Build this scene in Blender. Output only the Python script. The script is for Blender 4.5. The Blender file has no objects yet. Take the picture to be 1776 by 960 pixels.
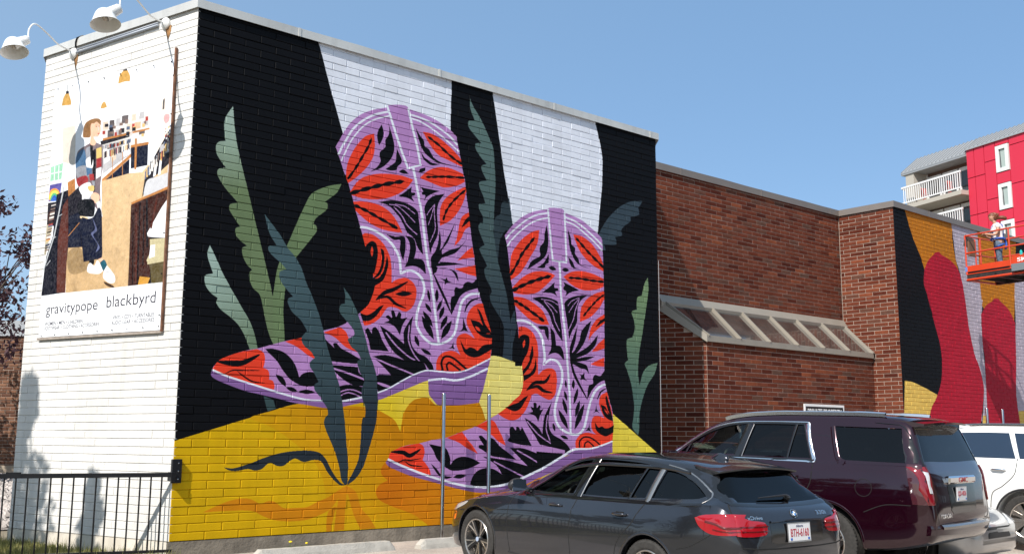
import bpy, bmesh, math, random
import numpy as np
from mathutils import Vector, Matrix, Quaternion
from mathutils.bvhtree import BVHTree
from mathutils.geometry import delaunay_2d_cdt
random.seed(7); rng = np.random.default_rng(7)
SC = bpy.context.scene
COL = SC.collection
# ------------------------------------------------------------------ camera
CAM = np.array([-5.366585, -12.864182, 1.511071])
FPX, PITCH, ROLL, YAW = 1773.16, .1566, .0056, .7097
FW = np.array([math.sin(YAW)*math.cos(PITCH), math.cos(YAW)*math.cos(PITCH), math.sin(PITCH)])
_R = np.array([math.cos(YAW), -math.sin(YAW), 0]); _U = np.cross(_R, FW)
RT = _R*math.cos(ROLL)+_U*math.sin(ROLL); UP = -_R*math.sin(ROLL)+_U*math.cos(ROLL)
cd = bpy.data.cameras.new('camera'); cam = bpy.data.objects.new('camera', cd); COL.objects.link(cam)
cd.sensor_width = 36; cd.lens = 36*FPX/1776; cd.clip_start = .1; cd.clip_end = 3000
M = Matrix(((RT[0], UP[0], -FW[0], CAM[0]), (RT[1], UP[1], -FW[1], CAM[1]), (RT[2], UP[2], -FW[2], CAM[2]), (0, 0, 0, 1)))
cam.matrix_world = M
SC.camera = cam
# ------------------------------------------------------------------ sky, sun, exposure
SUNV = Vector((-1, -.355, 1.1)).normalized()
w = bpy.data.worlds.new('World'); SC.world = w; w.use_nodes = True
wn = w.node_tree.nodes; wl = w.node_tree.links
sky = wn.new('ShaderNodeTexSky'); sky.sky_type = 'NISHITA'; sky.sun_disc = False
sky.sun_elevation = math.asin(SUNV.z); sky.sun_rotation = math.atan2(SUNV.x, SUNV.y)
sky.air_density = 1.0; sky.dust_density = 1.6; sky.ozone_density = .7; sky.altitude = 1000
# the summer haze of the photograph evens the sky out: brighter towards the sun's side, deeper away from it
tcw = wn.new('ShaderNodeTexCoord'); dtw = wn.new('ShaderNodeVectorMath'); dtw.operation = 'DOT_PRODUCT'; dtw.inputs[1].default_value = (-.935, -.355, 0); wl.new(tcw.outputs['Generated'], dtw.inputs[0])
mrw = wn.new('ShaderNodeMapRange'); mrw.inputs[1].default_value = -.95; mrw.inputs[2].default_value = -.05; wl.new(dtw.outputs['Value'], mrw.inputs[0])
hz = wn.new('ShaderNodeMix'); hz.data_type = 'RGBA'; wl.new(mrw.outputs[0], hz.inputs[0]); hz.inputs[6].default_value = (1.05, 2.15, 3.75, 1); hz.inputs[7].default_value = (2.45, 3.45, 4.4, 1)
mxw = wn.new('ShaderNodeMix'); mxw.data_type = 'RGBA'; mxw.inputs[0].default_value = .6; wl.new(sky.outputs[0], mxw.inputs[6]); wl.new(hz.outputs[2], mxw.inputs[7])
wl.new(mxw.outputs[2], wn['Background'].inputs[0]); wn['Background'].inputs[1].default_value = .15
sd = bpy.data.lights.new('sun', 'SUN'); sd.energy = 4.9; sd.angle = math.radians(.5); sd.color = (1, .945, .87)
so = bpy.data.objects.new('sun', sd); COL.objects.link(so)
so.rotation_mode = 'QUATERNION'; so.rotation_quaternion = SUNV.to_track_quat('Z', 'Y')
vs = SC.view_settings; vs.view_transform = 'Standard'; vs.look = 'None'; vs.exposure = .32; vs.gamma = 1
SC.display_settings.display_device = 'sRGB'
# ------------------------------------------------------------------ small maths
def ray(u, v):
    return FW+RT*(u-888)/FPX-UP*(v-480)/FPX
def onp(u, v, P0, n):
    d = ray(u, v); n = np.array(n, float); t = ((np.array(P0, float)-CAM)@n)/(d@n); return CAM+t*d
def proj(P):
    P = np.asarray(P, float)-CAM; z = P@FW; return 888+FPX*(P@RT)/z, 480-FPX*(P@UP)/z, z
def lin(c):
    return tuple(((x/255)/12.92 if x <= 10 else ((x/255+.055)/1.055)**2.4) for x in c)
# ------------------------------------------------------------------ objects
def tag(o, label=None, cat=None, group=None, kind=None):
    if label: o['label'] = label
    if cat: o['category'] = cat
    if group: o['group'] = group
    if kind: o['kind'] = kind
    return o
def empty(name, loc=(0, 0, 0), rz=0, label=None, cat=None, group=None):
    o = bpy.data.objects.new(name, None); COL.objects.link(o); o.location = loc; o.rotation_euler = (0, 0, rz)
    o.empty_display_size = .1
    return tag(o, label, cat, group)
def copy_tree(o, parent=None):
    c = o.copy(); COL.objects.link(c)
    if parent: c.parent = parent; c.matrix_parent_inverse = o.matrix_parent_inverse.copy()
    for ch in list(o.children): copy_tree(ch, c)
    return c
def link(name, me, mat=None, parent=None, smooth=False):
    o = bpy.data.objects.new(name, me); COL.objects.link(o)
    if mat is not None:
        for m in (mat if isinstance(mat, (list, tuple)) else [mat]): me.materials.append(m)
    if smooth is True: me.shade_smooth()
    elif smooth: me.shade_smooth(); me.set_sharp_from_angle(angle=math.radians(smooth))
    if parent is not None: o.parent = parent
    return o
class MB:
    def __init__(s): s.v = []; s.f = []; s.mi = []; s.m = 0
    def add(s, vs, fs):
        b = len(s.v); s.v += [tuple(map(float, p)) for p in vs]
        for f in fs: s.f.append(tuple(i+b for i in f)); s.mi.append(s.m)
    def box(s, a, b, ch=0):
        x0, y0, z0 = a; x1, y1, z1 = b
        if ch:
            bm = bmesh.new(); bmesh.ops.create_cube(bm, size=1)
            for v in bm.verts: v.co = Vector(((x0+x1)/2+v.co.x*(x1-x0), (y0+y1)/2+v.co.y*(y1-y0), (z0+z1)/2+v.co.z*(z1-z0)))
            bmesh.ops.bevel(bm, geom=list(bm.edges), offset=ch, segments=2 if ch > .02 else 1, profile=.6, affect='EDGES'); s.bm(bm); return
        s.add([(x0, y0, z0), (x1, y0, z0), (x1, y1, z0), (x0, y1, z0), (x0, y0, z1), (x1, y0, z1), (x1, y1, z1), (x0, y1, z1)],
              [(0, 3, 2, 1), (4, 5, 6, 7), (0, 1, 5, 4), (1, 2, 6, 5), (2, 3, 7, 6), (3, 0, 4, 7)])
    def bm(s, bm):
        bm.verts.ensure_lookup_table(); bm.verts.index_update()
        s.add([v.co[:] for v in bm.verts], [[v.index for v in f.verts] for f in bm.faces]); bm.free()
    def obox(s, c, ax, ay, az, hx, hy, hz):       # oriented box: centre, three axes, half sizes
        c, ax, ay, az = [np.array(q, float) for q in (c, ax, ay, az)]
        P = [c+ax*hx*i+ay*hy*j+az*hz*k for k in (-1, 1) for i, j in ((-1, -1), (1, -1), (1, 1), (-1, 1))]
        s.add(P, [(0, 3, 2, 1), (4, 5, 6, 7), (0, 1, 5, 4), (1, 2, 6, 5), (2, 3, 7, 6), (3, 0, 4, 7)])
    def beam(s, p, q, w, h=None, up=(0, 0, 1)):
        h = h or w; p = np.array(p, float); q = np.array(q, float); d = q-p; L = np.linalg.norm(d); d /= L
        sx = np.cross(d, up)
        if np.linalg.norm(sx) < 1e-4: sx = np.cross(d, (1, 0, 0))
        sx /= np.linalg.norm(sx); sz = np.cross(sx, d)
        s.obox((p+q)/2, d, sx, sz, L/2, w/2, h/2)
    def tube(s, pts, r, n=8, caps=True):
        pts = [Vector(p) for p in pts]; rs = r if isinstance(r, (list, tuple)) else [r]*len(pts)
        vs = []; fs = []; t0 = (pts[1]-pts[0]).normalized(); a = t0.orthogonal().normalized()
        for i, p in enumerate(pts):
            t = (pts[min(i+1, len(pts)-1)]-pts[max(i-1, 0)]).normalized()
            a = (a-t*a.dot(t)).normalized(); b = t.cross(a)
            for k in range(n):
                th = 2*math.pi*k/n; vs.append(p+(a*math.cos(th)+b*math.sin(th))*rs[i])
        for i in range(len(pts)-1):
            for k in range(n): fs.append((i*n+k, i*n+(k+1) % n, (i+1)*n+(k+1) % n, (i+1)*n+k))
        if caps: fs.append(tuple(range(n))[::-1]); fs.append(tuple((len(pts)-1)*n+k for k in range(n)))
        s.add(vs, fs)
    def lathe(s, prof, n=32, M4=None):            # prof: (r, z) list about local Z
        vs = []; fs = []; M4 = M4 or Matrix()
        for r, z in prof:
            for k in range(n):
                th = 2*math.pi*k/n; vs.append(M4 @ Vector((r*math.cos(th), r*math.sin(th), z)))
        for i in range(len(prof)-1):
            for k in range(n): fs.append((i*n+k, i*n+(k+1) % n, (i+1)*n+(k+1) % n, (i+1)*n+k))
        s.add(vs, fs)
    def prism(s, pts, off):                        # polygon of 3-D points pushed by off
        n = len(pts); off = np.array(off, float); P = [np.array(p, float) for p in pts]
        s.add(P+[p+off for p in P], [tuple(range(n))[::-1], tuple(range(n, 2*n))]+[(i, (i+1) % n, n+(i+1) % n, n+i) for i in range(n)])
    def mesh(s, name):
        me = bpy.data.meshes.new(name); me.from_pydata(s.v, [], s.f); me.update()
        if any(s.mi): me.polygons.foreach_set('material_index', s.mi)
        return me
    def build(s, name, mat=None, parent=None, smooth=False, fixn=True):
        me = s.mesh(name)
        if fixn:
            bm = bmesh.new(); bm.from_mesh(me); bmesh.ops.recalc_face_normals(bm, faces=bm.faces); bm.to_mesh(me); bm.free()
        return link(name, me, mat, parent, smooth)
# ------------------------------------------------------------------ materials
def mat(name, base=(.5, .5, .5), rough=.6, metal=0, coat=0, noise=None, bump=None, spec=.5, coatr=.03):
    """noise=(scale, amount) varies the colour; bump=(scale, strength)"""
    m = bpy.data.materials.new(name); m.use_nodes = True; nt = m.node_tree; N = nt.nodes; L = nt.links
    b = N['Principled BSDF']; b.inputs['Base Color'].default_value = (*base, 1); b.inputs['Roughness'].default_value = rough
    b.inputs['Metallic'].default_value = metal; b.inputs['Coat Weight'].default_value = coat; b.inputs['Coat Roughness'].default_value = coatr
    b.inputs['Specular IOR Level'].default_value = spec
    tc = N.new('ShaderNodeTexCoord')
    if noise:
        nz = N.new('ShaderNodeTexNoise'); nz.inputs['Scale'].default_value = noise[0]; nz.inputs['Detail'].default_value = 5
        L.new(tc.outputs['Object'], nz.inputs['Vector'])
        mr = N.new('ShaderNodeMapRange'); mr.inputs[3].default_value = 1-noise[1]; mr.inputs[4].default_value = 1+noise[1]; mr.inputs[1].default_value = .3; mr.inputs[2].default_value = .7
        L.new(nz.outputs['Fac'], mr.inputs[0])
        vm = N.new('ShaderNodeVectorMath'); vm.operation = 'SCALE'; vm.inputs[0].default_value = base
        L.new(mr.outputs[0], vm.inputs['Scale']); L.new(vm.outputs[0], b.inputs['Base Color'])
    if bump:
        nb = N.new('ShaderNodeTexNoise'); nb.inputs['Scale'].default_value = bump[0]; nb.inputs['Detail'].default_value = 4
        L.new(tc.outputs['Object'], nb.inputs['Vector'])
        bp = N.new('ShaderNodeBump'); bp.inputs['Strength'].default_value = bump[1]; bp.inputs['Distance'].default_value = .01
        L.new(nb.outputs['Fac'], bp.inputs['Height']); L.new(bp.outputs[0], b.inputs['Normal'])
    return m
def glass(name, tint, fr=.9):
    m = bpy.data.materials.new(name); m.use_nodes = True; nt = m.node_tree; N = nt.nodes; L = nt.links
    for n in list(N):
        if n.type != 'OUTPUT_MATERIAL': N.remove(n)
    out = [n for n in N if n.type == 'OUTPUT_MATERIAL'][0]
    t = N.new('ShaderNodeBsdfTransparent'); t.inputs[0].default_value = (*tint, 1)
    g = N.new('ShaderNodeBsdfGlossy'); g.inputs['Roughness'].default_value = .01; g.inputs[0].default_value = (fr, fr, fr, 1)
    f = N.new('ShaderNodeFresnel'); f.inputs[0].default_value = 1.55
    mx = N.new('ShaderNodeMixShader'); L.new(f.outputs[0], mx.inputs[0]); L.new(t.outputs[0], mx.inputs[1]); L.new(g.outputs[0], mx.inputs[2]); L.new(mx.outputs[0], out.inputs[0])
    return m
def text_mesh(txt, size, offset=0, extrude=.001, align='LEFT', res=3):
    cu = bpy.data.curves.new('t', 'FONT'); cu.body = txt; cu.size = size; cu.offset = offset; cu.extrude = extrude; cu.align_x = align; cu.resolution_u = res
    o = bpy.data.objects.new('t', cu); COL.objects.link(o); dg = bpy.context.evaluated_depsgraph_get(); dg.update()
    me = bpy.data.meshes.new_from_object(o.evaluated_get(dg)); bpy.data.objects.remove(o); bpy.data.curves.remove(cu); return me
def frame(o, P, ex, ey, ez=None):
    """put object with local axes ex, ey (ez = ex x ey) at P"""
    ex = Vector(ex); ey = Vector(ey); ez = Vector(ez) if ez is not None else ex.cross(ey)
    o.matrix_world = Matrix(((ex.x, ey.x, ez.x, P[0]), (ex.y, ey.y, ez.y, P[1]), (ex.z, ey.z, ez.z, P[2]), (0, 0, 0, 1)))
# ------------------------------------------------------------------ flat print: outlines filled into an image held in memory
def catmull(P, corner, closed=True, n=7):
    P = np.array(P, float); m = len(P); out = []
    rngi = range(m) if closed else range(m-1)
    for i in rngi:
        p1 = P[i]; p2 = P[(i+1) % m]
        p0 = P[i-1] if (closed or i > 0) else p1; p3 = P[(i+2) % m] if (closed or i+2 < m) else p2
        d = np.hypot(*(p2-p1))+1e-9
        t1 = (p2-p0)/2 if not corner[i] else (p2-p1)*.75
        t2 = (p3-p1)/2 if not corner[(i+1) % m] else (p2-p1)*.75
        for t in (t1, t2):
            l = np.hypot(*t)
            if l > d: t *= d/l
        for k in range(n):
            t = k/n; out.append((2*t**3-3*t*t+1)*p1+(t**3-2*t*t+t)*t1+(-2*t**3+3*t*t)*p2+(t**3-t*t)*t2)
    if not closed: out.append(P[-1])
    return np.array(out)
def parse(s):
    P = []; C = []
    for tk in s.split():
        c = tk.endswith('!'); a, b = tk.rstrip('!').split(','); P.append((float(a), float(b))); C.append(c)
    return P, C
class Canvas:
    def __init__(s, W, H, ppm, tow):              # tow(u, v) -> metres on the surface (x right, y up)
        s.ppm = ppm; s.w = int(W*ppm); s.h = int(H*ppm); s.img = np.zeros((s.h, s.w, 3), np.float32); s.tow = tow
    def fill(s, uv, col, straight=False):
        P = np.array([s.tow(u, v) for u, v in uv])*s.ppm
        x = P[:, 0]; y = P[:, 1]
        x0 = max(int(x.min()), 0); x1 = min(int(x.max())+1, s.w); y0 = max(int(y.min()), 0); y1 = min(int(y.max())+1, s.h)
        if x1 <= x0 or y1 <= y0: return
        m = np.zeros((y1-y0, x1-x0), bool); xs = np.arange(x0, x1)+.5
        for i in range(len(P)):
            ax, ay = P[i-1]; bx, by = P[i]
            if ay == by: continue
            if ay > by: ax, ay, bx, by = bx, by, ax, ay
            r0 = max(int(math.ceil(ay-.5)), y0); r1 = min(int(math.ceil(by-.5)), y1)
            if r1 <= r0: continue
            yy = np.arange(r0, r1)+.5; xi = ax+(bx-ax)*(yy-ay)/(by-ay)
            m[r0-y0:r1-y0] ^= xs[None, :] < xi[:, None]
        sub = s.img[y0:y1, x0:x1]
        if len(col) == 3: sub[m] = col
        else:
            c0, c1, a, b = col; a = np.array(s.tow(*a))*s.ppm; b = np.array(s.tow(*b))*s.ppm; d = b-a
            X, Y = np.meshgrid(xs, np.arange(y0, y1)+.5); t = np.clip(((X-a[0])*d[0]+(Y-a[1])*d[1])/(d@d), 0, 1)[..., None]
            g = np.array(c0)*(1-t)+np.array(c1)*t; sub[m] = g[m]
    def line(s, pts, corner, wd, col, kind):
        Q = catmull(pts, corner, False, 10); n = len(Q); T = np.gradient(Q, axis=0); T /= np.hypot(T[:, 0], T[:, 1])[:, None]+1e-9
        Nn = np.stack([-T[:, 1], T[:, 0]], 1); t = np.linspace(0, 1, n)
        if kind == 's': wv = np.ones(n)
        elif kind == 't': wv = np.sin(math.pi*np.clip(t*.96+.02, 0, 1))**.75
        else:
            L = np.sum(np.hypot(*np.diff(Q, axis=0).T)); wv = (.42+.58*np.abs(np.sin(math.pi*t*5)))*np.clip(t*9+.1, 0, 1)
        o = Nn*(wv*wd/2)[:, None]; s.fill(np.concatenate([Q+o, (Q-o)[::-1]]), col)
    def run(s, txt, crops, cols):
        """each line: kind colour crop [width] points;  f smooth fill, p straight fill, s stroke, t tapered stroke, b beaded stroke, e lens"""
        for ln in txt.strip().splitlines():
            ln = ln.split('#')[0].strip()
            if not ln: continue
            kind, c, cr, rest = ln.split(None, 3); X, Y, K = crops[cr]
            wd = 0
            if kind in 'stbe': a, rest = rest.split(None, 1); wd = float(a)/K
            uv = []; cn = []
            for seg in rest.split('|'):            # "| crop: pts" switches crop inside one outline
                if ':' in seg: q, seg = seg.split(':'); X, Y, K = crops[q.strip()]
                P, C = parse(seg); uv += [(X+a/K, Y+b/K) for a, b in P]; cn += C
            col = cols[c]
            if kind == 'p': s.fill(uv, col)
            elif kind == 'f': s.fill(catmull(uv, cn), col)
            elif kind == 'e':
                (ax, ay), (bx, by) = uv[:2]; dx, dy = bx-ax, by-ay; L = math.hypot(dx, dy); nx, ny = -dy/L, dx/L
                o = [(ax, ay)]+[(ax+dx*t+nx*wd/2*q, ay+dy*t+ny*wd/2*q) for t, q in ((.2, .62), (.4, .97), (.6, .97), (.8, .6))]+[(bx, by)]+[(ax+dx*t-nx*wd/2*q, ay+dy*t-ny*wd/2*q) for t, q in ((.8, .6), (.6, .97), (.4, .97), (.2, .62))]
                s.fill(o, col)
            else: s.line(uv, cn, wd, col, kind)
    def image(s, name):
        im = bpy.data.images.new(name, s.w, s.h, alpha=False, float_buffer=False)
        im.colorspace_settings.name = 'sRGB'
        a = np.ones((s.h, s.w, 4), np.float32); l = s.img
        a[..., :3] = np.where(l <= .0031308, l*12.92, 1.055*np.power(np.maximum(l, 1e-6), 1/2.4)-.055)
        im.pixels.foreach_set(a.ravel()); im.update(); im.pack(); return im
CROPS = {'A': (560, 160, 6), 'B': (560, 300, 6), 'C': (600, 440, 6), 'D': (600, 560, 6), 'E': (350, 560, 6), 'G': (340, 170, 3), 'H': (340, 400, 3),
         'K': (860, 350, 6), 'L': (860, 480, 6), 'M': (860, 600, 5.0545), 'N': (660, 690, 5.646), 'O': (780, 140, 3.694), 'P': (800, 380, 3.694),
         'Q': (1020, 330, 2.0426), 'R': (340, 680, 3.429), 'S': (440, 820, 6.831), 'Z': (660, 840, 7.4), 'T': (0, 0, 1), 'W': (1060, 640, 6),
         'U': (1440, 340, 4.363), 'V': (1500, 520, 4), 'X': (60, 100, 3.427), 'Y': (60, 300, 4.364), 'J': (0, 280, 3)}
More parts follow.
